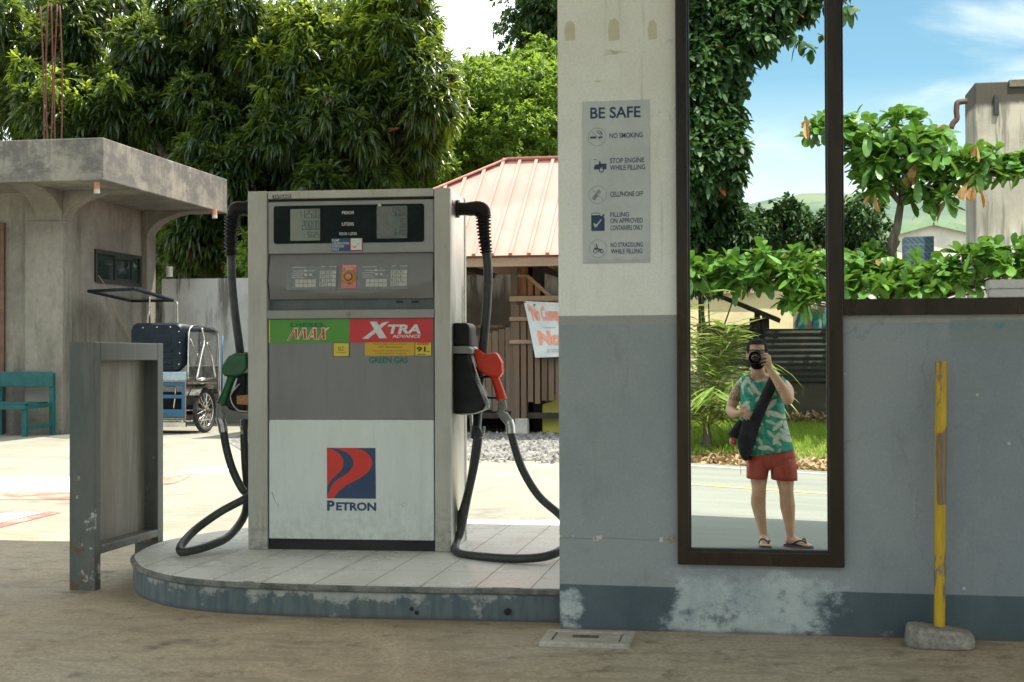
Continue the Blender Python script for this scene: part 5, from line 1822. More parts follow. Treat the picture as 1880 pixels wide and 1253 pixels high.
ORW = mat('orange_brown_slat', (0.25, 0.105, 0.035), (0.16, 0.065, 0.025), .7, sc=4, stretch=(4, 4, .6))
PALEW = mat('pale_fascia_timber', (0.30, 0.20, 0.13), (0.22, 0.145, 0.095), .75, sc=4, stretch=(.5, 4, 4))
DKT = mat('dark_timber', (0.03, 0.022, 0.018), (0.05, 0.035, 0.025), .9, sc=6)
YE, YRg = 19.6, 22.1
eL, eR = at(495, 469, YE), 2.6
ez = at(940, 469, YE).z
ap = at(930, 295, YRg)
hut = thing('wooden_hut', 'slatted wooden hut under a pink ribbed metal hip roof', 'hut', (-3.0, 20.5, 0))
rid = Vector((eR - 2.6, YRg, ap.z))
yb_ = 2 * YRg - YE
E0, E1, E2, E3 = Vector((eL.x, YE, ez)), Vector((eR, YE, ez)), Vector((eR, yb_, ez)), Vector((eL.x, yb_, ez))
mb = MB()
mb.add([E0, E1, rid, ap], [(0, 1, 2, 3)]).add([E2, E3, ap, rid], [(0, 1, 2, 3)]).add([E3, E0, ap], [(0, 1, 2)]).add([E1, E2, rid], [(0, 1, 2)])
# ribs down the front slope and the hips
sl = (ap - Vector((ap.x, YE, ez)))
nrm_ = Vector((0, -sl.z, sl.y)).normalized() * .018
x_ = eL.x + .12
while x_ < eR - .05:
    tt = 1.0
    if x_ < ap.x: tt = (x_ - eL.x) / (ap.x - eL.x)
    if x_ > rid.x: tt = (eR - x_) / (eR - rid.x)
    a_ = Vector((x_, YE - .01, ez)) + nrm_
    mb.bar(a_, a_ + Vector((0, sl.y, sl.z)) * max(.02, tt - .02), .045, .038, (0, -sl.z, sl.y))
    x_ += .262
ro = mb.build('roof', PROOF, hut, world=True)
so_ = ro.modifiers.new('thick', 'SOLIDIFY')
so_.thickness = .006
mb = MB()
for a_, b_ in ((ap, rid), (E0, ap), (E1, rid), (E3, ap), (E2, rid)):
    mb.bar(a_ + Vector((0, 0, .025)), b_ + Vector((0, 0, .025)), .14, .03)
mb.build('ridge_cap', PRIDGE, hut, bevel=.008, world=True)
mb = MB().box(eL.x + .05, eR - .05, YE + .04, YE + .08, ez - .155, ez - .03).box(eL.x + .05, eL.x + .09, YE + .08, yb_ - .08, ez - .155, ez - .03)
mb.build('fascia', PALEW, hut, bevel=.004, world=True)
for x_ in np.arange(eL.x + .4, eR - .3, 1.1):
    mb = MB()
    mb.box(x_, x_ + .07, YE + .1, yb_ - .1, ez - .12, ez - .04)
    mb.build('rafter', DKT, hut, world=True)
# posts
YWF = 20.3
for (u, w_, m_) in ((945, .10, TIMB), (967, .20, ORW), (985, .24, DKT), (560, .14, TIMB)):
    q = at(u, 600, YWF + (.05 if u == 945 else .5))
    MB().box(q.x - w_ / 2, q.x + w_ / 2, q.y - .05, q.y + .05, .02, ez - .1).build('post', m_, hut, bevel=.004, world=True)
MB().box(2.0, 2.15, YWF, YWF + .14, .02, ez - .1).build('post', TIMB, hut, bevel=.004, world=True)
# lower slatted wall (top slopes down to the left), gate with orange upper slats
zbot = at(900, 755, YWF).z


def slats(u0, u1, topf, botf, Y, w_, gap, m_, nm):
    mb_ = MB()
    x0_, x1_ = at(u0, 650, Y).x, at(u1, 650, Y).x
    x__ = x0_
    rr_ = random.Random(int(u0))
    while x__ + w_ <= x1_ + .01:
        uu = u0 + (u1 - u0) * (x__ - x0_) / (x1_ - x0_)
        mb_.box(x__, x__ + w_, Y - .012, Y + .012, at(uu, botf(uu), Y).z + rr_.uniform(-.03, .02), at(uu, topf(uu), Y).z)
        x__ += w_ + gap
    return mb_.build(nm, m_, hut, world=True)


slats(868, 944, lambda u: 612 - (u - 890) * .26, lambda u: 752, YWF + .03, .085, .012, TIMB, 'slatted_wall')
slats(944, 1040, lambda u: 560, lambda u: 782 if u < 966 else 738, YWF + .0, .075, .026, TIMB, 'slatted_gate')
slats(944, 1003, lambda u: 507 + max(0, u - 968) * .9, lambda u: 640, YWF + .05, .075, .028, ORW, 'upper_slats')
slats(1040, 1180, lambda u: 560, lambda u: 745, YWF + .0, .075, .026, TIMB, 'slatted_wall')
mb = MB()
for (v_, h_) in ((549, .075), (586, .055), (628, .055)):
    a_, b_ = at(935, v_, YWF - .05), at(1160, v_, YWF - .05)
    mb.box(a_.x, b_.x, YWF - .04, YWF - .012, a_.z - h_ / 2, a_.z + h_ / 2)
mb.bar(at(968, 507, YWF + .02), at(1012, 546, YWF + .02), .03, .05)
mb.bar(at(944, 507, YWF + .02), at(968, 507, YWF + .02), .03, .03)
mb.build('gate_rail', PALEW, hut, world=True)
mb = MB().box(at(855, 600, 21).x, at(944, 600, 21).x, 21.0, 21.1, .3, 1.35)
mb.build('inner_wall', DKT, hut, world=True)
MB().box(-5.0, 1.9, YWF + .04, 22.6, .22, .30).build('floor', DKT, hut, world=True)
MB().box(-5.0, 2.0, 22.4, 22.5, .02, .35).build('rear_skirt', DKT, hut, world=True)
for (u, ) in ((958,), (700,)):
    q = at(u, 775, YWF)
    mb = MB()
    mb.box(q.x - .09, q.x + .09, YWF - .06, YWF + .12, 0.0, .22)
    mb.build('concrete_footing', CONC, hut, bevel=.006, world=True)
# steps inside the dark gap at the left
for k_ in range(5):
    mb = MB()
    q = at(868, 600 + k_ * 20, 20.8)
    mb.box(q.x - .3, q.x + .5, 20.75, 20.85, q.z - .02, q.z + .02)
    mb.build('ladder_rung', ORW, hut, world=True)
# yellow box under the hut
YCN = mat('yellow_green_plastic', (0.42, 0.38, 0.05), (0.34, 0.32, 0.07), .5, sc=3, fine=.1)
q0, q1 = at(996, 778, YWF + .25), at(1050, 735, YWF + .25)
jc = thing('plastic_container', 'yellow-green plastic container standing under the wooden hut', 'container', (q0.x, YWF + .2, 0.0))
MB().prism([(0, .0), (.5, .0), (.5, .40), (.30, .44), (.22, .52), (.14, .46), (0, .42)], 0, .3).build('shell', YCN, jc, bevel=.02)
MB().box(.12, .22, .1, .2, .50, .56).build('cap', YCN, jc, bevel=.01)
# white banner tied to the gate
t = NT('white_banner_cloth')
n_ = t.noise(t.obj(), 4, 4)
BAN = t.fin(t.mix(t.step(n_, .35, .65), (0.50, 0.55, 0.57), (0.60, 0.63, 0.62)), .6)
bn = thing('banner', 'white banner with salmon pink lettering tied across the hut gate', 'banner', at(961, 553, YWF - .1))
YB_ = YWF - .10
T0, T1, B0, B1 = at(961, 553, YB_), at(1150, 562, YB_), at(983, 657, YB_), at(1150, 640, YB_)


def bpt(s_, w_):
    q_ = T0.lerp(T1, s_).lerp(B0.lerp(B1, s_), w_)
    return q_ + Vector((0, .02 * math.sin(9 * s_ + 3 * w_) + .015 * math.sin(5 * w_ + 2 * s_), -.03 * math.sin(math.pi * s_) * w_))


mb = MB()
vs = [bpt(i / 20, j / 10) for j in range(11) for i in range(21)]
mb.add(vs, [(j * 21 + i, j * 21 + i + 1, (j + 1) * 21 + i + 1, (j + 1) * 21 + i) for j in range(10) for i in range(20)])
mb.build('cloth', BAN, bn, smooth=True, world=True)
SAL = mat('salmon_banner_print', (0.72, 0.25, 0.17), (0.72, 0.32, 0.24), .6, sc=6)


def ban_text(mb_, s_, s0, s1, w0, w1, bold):
    vs_, fs_ = text2d(s_, bold)
    mx_, Mx_ = min(q_[0] for q_ in vs_), max(q_[0] for q_ in vs_)
    my_, My_ = min(q_[1] for q_ in vs_), max(q_[1] for q_ in vs_)
    mb_.add([bpt(s0 + (a_ - mx_) / (Mx_ - mx_) * (s1 - s0), w1 + (b_ - my_) / (My_ - my_) * (w0 - w1)) + Vector((0, -.012, 0)) for a_, b_ in vs_], fs_)


mb = MB()
ban_text(mb, '"No Convey', .03, .338, .07, .42, .03)
ban_text(mb, 'No l', .075, .40, .52, .78, .05)
mb.build('lettering', SAL, bn, world=True)
mb = MB()
for w_, a_, b_ in ((.86, .15, .42), (.90, .14, .42), (.46, .14, .28)):
    vs_ = [bpt(a_ + (b_ - a_) * i / 30, w_ + .012 * j) + Vector((0, -.011, 0)) for i in range(31) for j in (0, 1)]
    mb.add(vs_, [(2 * i, 2 * i + 1, 2 * i + 3, 2 * i + 2) for i in range(30) if i % 5 != 4])
mb.build('small_print', mat('pale_grey_print', (0.30, 0.33, 0.36), rough=.6), bn, world=True)
for s_, w_ in ((.01, .02), (.10, .06)):
    mb = MB()
    mb.ball(bpt(s_, w_) + Vector((0, -.01, 0)), .014, .006, .014, 8, 5)
    mb.build('eyelet', BLK, bn, world=True)

# ---------------------------------------------------------------- trees behind the yard
MANGO = leaf_mat('mango_leaf', [(0.012, 0.029, 0.011), (0.021, 0.048, 0.014), (0.016, 0.038, 0.016), (0.050, 0.090, 0.018)], (0.34, 0.46, 0.03), .36, .30, (0.16, 0.05, 0.02), .006)
LIGHT = leaf_mat('feathery_leaf', [(0.075, 0.15, 0.020), (0.105, 0.20, 0.026), (0.085, 0.165, 0.035)], (0.42, 0.58, 0.05), .48, .45)
DEEP = leaf_mat('deep_green_leaf', [(0.020, 0.050, 0.014), (0.035, 0.075, 0.018), (0.028, 0.06, 0.02)], (0.16, 0.28, 0.03), .33, .4)
BARK = mat('grey_brown_bark', (0.075, 0.058, 0.042), (0.13, 0.11, 0.09), .9, sc=5, stretch=(3, 3, .6), fine=.3, bump=.6, bsc=25, bdist=.02)


def blobs_px(rows, seed, f=at):
    """rows of (u, v, distance, radius in metres, how many, spread in px, spread in m)"""
    rd = random.Random(seed)
    out = []
    for (u, v, Y, r, n, su_, sY) in rows:
        for _ in range(n):
            q_ = f(u + rd.uniform(-su_, su_), v + rd.uniform(-su_, su_) * .8, Y + rd.uniform(-sY, sY))
            out.append((q_.x, q_.y, q_.z, r * rd.uniform(.7, 1.2)))
    return out


def tree(name, label, cat, base, blobs, m, k, ln, wd, per, seed, r0, rows=((0.35, 1.0), (0.7, .8)), take=12, group=None, **kw):
    t_ = thing(name, label, cat, base, group=group)
    mb_ = MB()
    limbs(mb_, base, blobs, r0, seed, take=take)
    mb_.build('trunk', BARK, t_, smooth=True, world=True)
    P_, D_ = shell(blobs, per, seed)
    leaf_object('crown', P_, D_, k, ln, wd, m, t_, rows=rows, seed=seed, **kw)
    return t_


rows_m = [(40, 60, 28, 6, 70), (180, 40, 28, 8, 70), (330, 60, 27.5, 9, 75), (470, 60, 27, 8, 60), (580, 90, 26.5, 9, 60), (690, 80, 26.5, 8, 50), (740, 70, 27, 6, 34), (772, 130, 26.5, 5, 24), (750, 50, 27, 3, 18), (778, 185, 26.3, 4, 20), (715, 0, 27, 5, 30), (765, 255, 26.5, 3, 24),
          (90, 200, 27, 8, 60), (250, 200, 27, 9, 75), (420, 230, 26.5, 9, 75), (560, 230, 26.2, 9, 60), (690, 210, 26.2, 8, 48), (775, 190, 26.5, 6, 32), (430, 330, 26.5, 7, 60), (560, 320, 26.2, 6, 55), (660, 310, 26.5, 5, 40), (370, 420, 27, 6, 45), (440, 470, 27.5, 4, 40), (350, 480, 27.5, 4, 30), (-90, 120, 28, 5, 80)]
bl = blobs_px([(u, v, Y, .46, int(n * 1.7), s_, 1.3) for (u, v, Y, n, s_) in rows_m], 11)
mg = tree('mango_tree', 'huge dark mango tree with drooping narrow leaves over the concrete building', 'tree', (at(520, 500, 28).x, 27.5, 0.0), bl, MANGO, 13, .24, .054, 78, 21, .42, out=.75, rnd=.75, down=.18, droop=.42, take=34)
# sun glow put into the leaf colour: yellow-green sprays, mostly on the crown's right
MANGO_LIT = leaf_mat('sunlit_mango_leaf', [(0.085, 0.150, 0.022), (0.12, 0.19, 0.026), (0.075, 0.14, 0.022)], (0.60, 0.70, 0.05), .55, .35)
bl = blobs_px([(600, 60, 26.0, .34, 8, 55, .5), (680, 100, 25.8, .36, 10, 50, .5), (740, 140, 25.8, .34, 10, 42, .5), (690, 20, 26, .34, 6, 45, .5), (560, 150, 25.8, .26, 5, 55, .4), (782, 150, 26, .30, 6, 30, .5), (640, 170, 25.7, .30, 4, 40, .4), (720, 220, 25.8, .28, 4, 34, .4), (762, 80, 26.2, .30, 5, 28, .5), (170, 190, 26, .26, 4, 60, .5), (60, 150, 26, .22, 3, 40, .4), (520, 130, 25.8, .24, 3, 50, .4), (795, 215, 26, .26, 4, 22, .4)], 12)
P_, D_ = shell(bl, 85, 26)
leaf_object('sunlit_foliage', P_, D_, 10, .23, .055, MANGO_LIT, mg, out=.8, rnd=.7, down=.1, droop=.4, seed=27)
# a second mango deeper in, filling the shade behind
bl = blobs_px([(100, 100, 33, 1.9, 5, 120, 1.0), (330, 150, 33, 1.9, 6, 120, 1.0), (540, 200, 33, 1.6, 5, 90, 1.0), (660, 120, 33, 1.2, 4, 60, 1.0), (350, 380, 32, 1.7, 5, 90, 1), (560, 400, 32, 1.4, 4, 80, 1), (120, 330, 33, 1.8, 4, 100, 1)], 13)
tree('mango_tree', 'second mango tree, deep in shade behind the huge one', 'tree', (at(300, 500, 33.5).x, 33.2, 0.0), bl, MANGO, 9, .27, .07, 17, 22, .4, out=.5, rnd=.8, down=.25, droop=.5, take=10)
# feathery bright trees behind the hut
bl = blobs_px([(800, 240, 29, .55, 6, 40, 1), (880, 190, 30, .7, 7, 45, 1), (960, 200, 30, .8, 7, 45, 1), (900, 280, 29, .6, 7, 50, 1), (990, 290, 29, .7, 6, 40, 1), (800, 310, 28.5, .5, 6, 40, .8), (760, 330, 28, .45, 4, 30, .6), (870, 145, 31, .45, 4, 30, .8), (1030, 210, 30, .8, 5, 40, 1), (960, 130, 31, .6, 4, 40, 1)], 15)
tree('feathery_tree', 'bright green feathery tree behind the pink roofed hut', 'tree', (at(930, 460, 30).x, 29.8, 0.0), bl, LIGHT, 14, .13, .045, 75, 23, .16, out=.6, rnd=.75, down=.05, droop=.25, take=16)
bl = blobs_px([(1010, 60, 34, .8, 6, 35, 1), (1040, 40, 34, 1.0, 6, 50, 1), (985, 10, 34, .6, 4, 30, 1), (1040, -40, 34, 1.0, 5, 50, 1), (1050, 130, 34, 1.0, 4, 40, 1)], 17)
tree('tall_tree', 'tall loose tree at the edge of the pillar against white sky', 'tree', (at(1060, 460, 34.5).x, 34.3, 0.0), bl, DEEP, 11, .15, .055, 42, 24, .22, out=.6, rnd=.8, down=.1, droop=.3, take=12)
# hedge line showing under the hut roof, over the boundary wall
bl = blobs_px([(870, 480, 25, .5, 5, 30, .5), (960, 490, 25, .5, 6, 40, .5), (1040, 480, 25, .5, 5, 40, .5), (780, 480, 25.5, .6, 5, 50, .5), (640, 480, 25.5, .7, 6, 70, .5), (520, 480, 25.5, .7, 4, 50, .5)], 19)
tree('hedge', 'bright hedge just over the boundary wall behind the hut', 'hedge', (at(850, 480, 25.2).x, 25.2, 0.0), bl, LIGHT, 12, .14, .06, 50, 25, .05, out=.6, rnd=.8, down=.0, droop=.25, take=14)
# pale palm between mango and hut
PALM = leaf_mat('palm_leaflet', [(0.13, 0.23, 0.04), (0.19, 0.29, 0.055), (0.24, 0.27, 0.08)], (0.36, 0.42, 0.10), .35, .35)
PALM2 = leaf_mat('pale_palm_leaflet', [(0.16, 0.20, 0.08), (0.20, 0.23, 0.11)], (0.40, 0.46, 0.16), .4, .3)
FST = mat('yellow_green_frond_stem', (0.26, 0.25, 0.07), (0.20, 0.21, 0.06), .5, sc=8)


def frond(mb_st, P_, D_, base, az, el, ln, droop, n=34, wid=.34, seed=0):
    """a pinnate palm frond: bent midrib with a leaflet on each side per step"""
    rd = random.Random(seed)
    d = Vector((math.cos(el) * math.cos(az), math.cos(el) * math.sin(az), math.sin(el)))
    side = d.cross(Vector((0, 0, 1)))
    side.normalize()
    pts = []
    for i in range(n + 1):
        s_ = i / n
        pts.append(Vector(base) + d * ln * s_ + Vector((0, 0, -1)) * droop * ln * s_ ** 2.2)
    mb_st.tube(pts[::3] if (n % 3 == 0) else pts[::3] + [pts[-1]], list(np.linspace(.014, .003, len(pts[::3] if (n % 3 == 0) else pts[::3] + [pts[-1]]))), 5)
    for i in range(5, n + 1):
        s_ = i / n
        tg = (pts[i] - pts[i - 1]).normalized()
        up_ = side.cross(tg)
        for sg_ in (-1, 1):
            w_ = (side * sg_ * .85 + tg * .75 + up_ * .12 + Vector((rd.gauss(0, .08), rd.gauss(0, .08), rd.gauss(0, .08)))).normalized()
            P_.append(tuple(pts[i]))
            D_.append(tuple(w_ * (wid * (1 - .6 * abs(2 * s_ - .9)))))


def palm(name, label, base, fr_list, m, wid, hgt, grp=None, lw=.028, dn=.12):
    t_ = thing(name, label, 'palm', base, group=grp)
    st_ = MB()
    P_, D_ = [], []
    for i, (az, el, ln, dr) in enumerate(fr_list):
        frond(st_, P_, D_, (base[0], base[1], base[2] + hgt), R_(az), R_(el), ln, dr, 36, wid, i)
    st_.build('frond_stem', FST, t_, smooth=True, world=True)
    mbt = MB().tube(smoothpts([base, (base[0] + .01, base[1], base[2] + hgt * .5), (base[0], base[1], base[2] + hgt + .06)], 4), [.085, .08, .078, .075, .07, .065, .055, .05, .04], 9)
    mbt.build('trunk', BARK, t_, smooth=True, world=True)
    Pn, Dn = np.array(P_), np.array(D_)
    lens = np.linalg.norm(Dn, axis=1, keepdims=True)
    rg_ = np.random.default_rng(4)
    o_ = leaf_object('leaflets', Pn, Dn / lens, 1, wid, lw, m, t_, out=1.0, rnd=.10, down=dn, droop=.30, fold=.12, rows=((.2, 1.0), (.6, .8)), seed=3)
    return t_


q = at(770, 345, 25.5)
palm('palm', 'pale sunlit palm fronds rising between the mango and the pink roof', (q.x, 25.4, 1.4), [(20, 30, 1.6, .3), (60, 45, 1.7, .3), (100, 40, 1.5, .35), (140, 30, 1.6, .3), (200, 30, 1.5, .35), (330, 35, 1.6, .35), (290, 40, 1.3, .4)], PALM2, .42, 1.0)

# ---------------------------------------------------------------- across the road: what the mirror and the window reflect
GRASSM = leaf_mat('grass_blade', [(0.17, 0.30, 0.035), (0.23, 0.36, 0.045), (0.30, 0.36, 0.07)], (0.45, 0.60, 0.06), .45, .5)
rgn = np.random.default_rng(8)
Pg = []
for _ in range(9000):
    x = rgn.uniform(-3.2, 4.2)
    y = road_y(0, x) * .5 - 9.75 - 2.6 * rgn.random()
    if rgn.random() < .25 * (y > -10.3): continue
    Pg.append((x, y, gh(x, y) - .01))
Pg = np.array(Pg)
leaf_object('grass', Pg, np.tile([[0, 0, 1.0]], (len(Pg), 1)), 5, .16, .012, GRASSM, None, out=1.0, rnd=.45, down=0, droop=.25, fold=.1, rows=((.3, 1.0), (.65, .7)), seed=9)
tag(bpy.data.objects['grass'], 'bright green verge grass across the road in the mirror', 'grass', kind='stuff')
LITTER = leaf_mat('dry_leaf', [(0.26, 0.17, 0.09), (0.40, 0.29, 0.16), (0.20, 0.12, 0.07), (0.52, 0.42, 0.26)], (0.45, 0.25, 0.08), .2, .6)
Pl = []
for _ in range(2300):
    x = rgn.uniform(-2.6, 3.6)
    if rgn.random() < .60: y = road_y(-8.85, x) - abs(rgn.normal()) * .55
    else: y = -12.2 + rgn.normal() * .16; x = rgn.uniform(.15, 2.8)
    z = gh(x, y) + .012 + (0 if y > -11.5 else .16 * rgn.random())
    Pl.append((x, y, z))
Pl = np.array(Pl)
Dl = rgn.normal(size=(len(Pl), 3)) * np.array([1, 1, .25])
leaf_object('dry_leaves', Pl, unit(Dl), 1, .115, .065, LITTER, None, out=1.0, rnd=.3, down=0, droop=-.2, fold=.5, rows=((.3, .8), (.7, 1.0)), seed=10)
tag(bpy.data.objects['dry_leaves'], 'fallen brown leaves strewn along the far roadside and the foot of the mossy wall', 'leaf litter', kind='stuff')

# mossy concrete wall and rusty corrugated sheet
t = NT('mossy_concrete_wall')
p = t.pos()
n1 = t.noise(p, 1.4, 7, .68)
n2 = t.noise(t.scale(p, (3, 3, .5)), 2.0, 6, .65)
n3 = t.noise(p, 11, 5, .7)
xx = t.xyz(p)[0]
mx = t.math('ADD', t.math('MULTIPLY', n1, .9), t.math('ADD', t.math('MULTIPLY', n2, .5), t.step(xx, -.15, .55, -.28, .13)))
base = t.mix(t.step(mx, .58, .80), t.mix(t.step(n3, .3, .7), (0.40, 0.35, 0.245), (0.31, 0.265, 0.18)), (0.055, 0.048, 0.034))
t.bump(t.math('ADD', n3, n1), .5, .03)
MOSS = t.fin(base, .9)
o = MB().box(-4.0, 3.4, -12.62, -12.42, -.4, .86).build('roadside_wall', MOSS)
tag(o, 'mossy concrete wall across the road, pale on one side and black stained on the other', 'wall')
CORR = mat('black_rusted_sheet', (0.028, 0.033, 0.028), (0.075, 0.06, 0.042), .75, .1, sc=3, lo=.5, hi=.75)
x0, x1 = mir(1404, 650, 23.9).x, 2.6
z0, z1 = mir(1450, 702, 23.9).z, mir(1450, 604, 23.9).z
vs, n_ = [], 60
for i in range(n_ + 1):
    z_ = z0 + (z1 - z0) * i / n_
    y_ = -12.38 + .016 * math.sin(i / n_ * 2 * math.pi * 9)
    vs += [(x0, y_, z_), (x1, y_, z_)]
o = MB().add(vs, [(2 * i, 2 * i + 1, 2 * i + 3, 2 * i + 2) for i in range(n_)]).build('corrugated_sheet', CORR, smooth=True)
so_ = o.modifiers.new('thick', 'SOLIDIFY')
so_.thickness = .004
tag(o, 'black rusted corrugated metal sheet fixed over the top of the mossy wall', 'metal sheet')

# yellowish house with lean-to
YHW = mat('yellow_house_render', (0.50, 0.44, 0.27), (0.43, 0.37, 0.23), .85, sc=2, fine=.05)
yh = thing('yellow_house', 'pale yellow rendered house seen below the leaves across the road', 'house', (.3, -20, 0))
a, b = mir(1250, 640, 30), mir(1475, 470, 30)
MB().box(a.x - 1.5, b.x, a.y - 5, a.y, 0, b.z + .2).build('wall', YHW, yh, world=True)
MB().box(a.x - 1.9, b.x + .4, a.y - 5.3, a.y + .5, b.z + .21, b.z + .36).build('roof', mat('grey_roof_edge', (0.2, 0.19, 0.17), rough=.8), yh, world=True)
a1, b1 = mir(1330, 508, 29.9), mir(1392, 520, 29.9)
MB().box(a1.x - .2, b1.x, a1.y - .03, a1.y + .05, a1.z - .35, a1.z).build('beam', mat('grey_beam', (0.33, 0.27, 0.19), rough=.8), yh, world=True)
ln_ = thing('lean_to', 'dark lean-to roof on posts in front of the pale yellow house', 'shed', (-.1, -13.9, 0))
BT = mat('black_tarred_timber', (0.014, 0.015, 0.016), (0.035, 0.03, 0.025), .7, sc=6)
r0_, r1_ = mir(1312, 541, 24.6), mir(1432, 590, 24.6)
d_ = (r1_ - r0_)
mb = MB().bar(r0_, r1_, .12, .07)
mb.add([r0_ + Vector((0, .1, .05)), r1_ + Vector((0, .1, .05)), r1_ + Vector((0, -1.2, .05)), r0_ + Vector((0, -1.2, .05))], [(0, 1, 2, 3)])
mb.build('roof', BT, ln_, world=True)
for u in (1288, 1390, 1404):
    mb = MB()
    q = mir(u, 560, 24.8)
    top = r0_.z + (q.x - r0_.x) / (r1_.x - r0_.x) * (r1_.z - r0_.z) if q.x > r0_.x else r0_.z + .05
    mb.box(q.x - .05, q.x + .05, q.y - .05, q.y + .05, 0, top)
    mb.build('post', BT, ln_, world=True)
mb = MB()
mb.box(mir(1376, 600, 24.9).x, mir(1412, 600, 24.9).x, -13.6, -13.5, .6, mir(1390, 585, 24.9).z)
mb.build('post', BT, ln_, world=True)
q0, q1 = mir(1322, 640, 24.9), mir(1405, 596, 24.9)
MB().box(q0.x - .4, q1.x, -13.7, -13.62, .4, q1.z).build('rear_wall', mat('brown_shed_wall', (0.16, 0.12, 0.085), (0.10, 0.08, 0.06), .9, sc=5), ln_, world=True)
# grey fence post with teal boards
tf = thing('painted_fence', 'grey fence with teal arched boards behind the corrugated sheet', 'fence', (1.0, -13.6, 0))
q0, q1 = mir(1456, 612, 25.0), mir(1600, 560, 25.0)
MB().box(q0.x, q1.x, -13.64, -13.56, 0.3, q1.z).build('board', mat('grey_painted_board', (0.24, 0.205, 0.16), (0.17, 0.14, 0.11), .8, sc=4), tf, world=True)
TEA2 = mat('teal_board_paint', (0.008, 0.19, 0.185), (0.01, 0.13, 0.12), .6, sc=5)
for u in (1471, 1498, 1516, 1545):
    q = mir(u, 580, 24.97)
    MB().prism([(q.x - .055, .4), (q.x + .055, .4), (q.x + .055, q.z), (q.x + .03, q.z + .06), (q.x, q.z + .08), (q.x - .03, q.z + .06), (q.x - .055, q.z)], -13.555, -13.545).build('teal_panel', TEA2, tf, world=True)

# concrete water tower
t = NT('streaked_tower_concrete')
p = t.pos()
n1 = t.noise(p, .9, 7, .65)
n2 = t.noise(t.scale(p, (4, 4, .35)), 1.7, 6, .65)
zz = t.xyz(p)[2]
base = t.mix(t.step(n1, .38, .64), (0.33, 0.305, 0.26), (0.22, 0.205, 0.18))
base = t.mix(t.step(n2, .46, .60, 0, .8), base, (0.11, 0.10, 0.092))
base = t.mix(t.step(t.math('ADD', zz, t.math('MULTIPLY', n2, .8)), 3.8, 3.4, 0, .6), base, t.mix(t.step(n2, .4, .6), (0.46, 0.46, 0.45), (0.2, 0.2, 0.195)))
base = t.mix(t.step(t.math('ADD', zz, t.math('MULTIPLY', n1, .35)), 5.62, 5.75), base, (0.05, 0.043, 0.035))
t.bump(t.math('ADD', n1, n2), .4, .03)
TOWC = t.fin(base, .9)
TY = 26
q0, q1 = mir(1790, 152, TY), mir(1790, 455, TY)
tw = thing('concrete_tower', 'tall streaked concrete tank tower rising behind the broad-leaved tree', 'tower', (q0.x + 1.2, q0.y - 1.2, 0))
MB().box(q0.x, q0.x + 2.6, q0.y - 1.2, q0.y, -.4, q0.z).build('shaft', TOWC, tw, bevel=.02, world=True)
MB().box(q0.x + .58, q0.x + 2.64, q0.y - 1.24, q0.y + .05, q0.z - .10, q0.z + .02).build('roof_edge', mat('dark_stained_edge', (0.09, 0.075, 0.06), (0.16, 0.13, 0.1), .9, sc=4), tw, world=True)
pb = MB()
w0 = [mir(u, v, TY - .1) for u, v in ((1776, 186), (1760, 188), (1757, 192), (1756, 205), (1757, 218), (1750, 226), (1746, 236))]
pb.tube(smoothpts(w0, 3), .05, 8)
pb.build('overflow_pipe', mat('rusty_overflow_pipe', (0.085, 0.04, 0.028), (0.05, 0.035, 0.03), .7, .2, sc=6), tw, smooth=True, world=True)
q = mir(1829, 193, TY)
MB().box(q.x - .035, q.x + .045, q.y, q.y + .06, q.z - .18, q.z + .17).build('spout_slot', BT, tw, world=True)

# far small house with green gable, blue mesh
gq = mir(1712, 404, 42)
gl, gr_ = mir(1640, 447, 42), mir(1800, 426, 42)
gh_ = thing('gabled_house', 'small white gabled house with green roof trim beyond the tree', 'house', (gq.x, gq.y, 0))
hx = 3.4
MB().prism([(gq.x - hx, -.4), (gq.x + hx, -.4), (gq.x + hx, gq.z - 1.0), (gq.x, gq.z - .12), (gq.x - hx, gq.z - 1.0)], gq.y - 6, gq.y).build('wall', mat('pale_gable_render', (0.50, 0.49, 0.47), (0.40, 0.39, 0.37), .85, sc=2), gh_, world=True)
mb = MB()
for sg_ in (-1, 1):
    mb.bar((gq.x, gq.y + .15, gq.z - .06), (gq.x + sg_ * (hx + .4), gq.y + .15, gq.z - .06 - (hx + .4) * .26), .12, .2)
    mb.add([(gq.x, gq.y + .2, gq.z + .04), (gq.x + sg_ * (hx + .4), gq.y + .2, gq.z - (hx + .4) * .26 + .04), (gq.x + sg_ * (hx + .4), gq.y - 6.2, gq.z - (hx + .4) * .26 + .04), (gq.x, gq.y - 6.2, gq.z + .04)], [(0, 1, 2, 3)])
mb.build('roof', mat('green_roof_trim', (0.16, 0.25, 0.15), (0.20, 0.29, 0.19), .6, sc=3), gh_, world=True)
b0_, b1_ = mir(1662, 492, 27), mir(1714, 434, 27)
t = NT('blue_shade_mesh')
o_ = t.obj()
xx, yy, zz = t.xyz(o_)
w1 = t.math('LESS_THAN', t.math('FRACT', t.math('MULTIPLY', t.math('ADD', xx, zz), 11)), .3)
w2 = t.math('LESS_THAN', t.math('FRACT', t.math('MULTIPLY', zz, 7)), .2)
MESHM = t.fin(t.mix(t.math('MAXIMUM', w1, w2), (0.025, 0.05, 0.08), (0.06, 0.105, 0.15)), .7)
o = MB().box(b0_.x, b1_.x, b0_.y - .6, b0_.y, -.3, b1_.z).build('blue_mesh_screen', MESHM)
tag(o, 'blue mesh covered screen standing below the green gabled roof', 'screen')

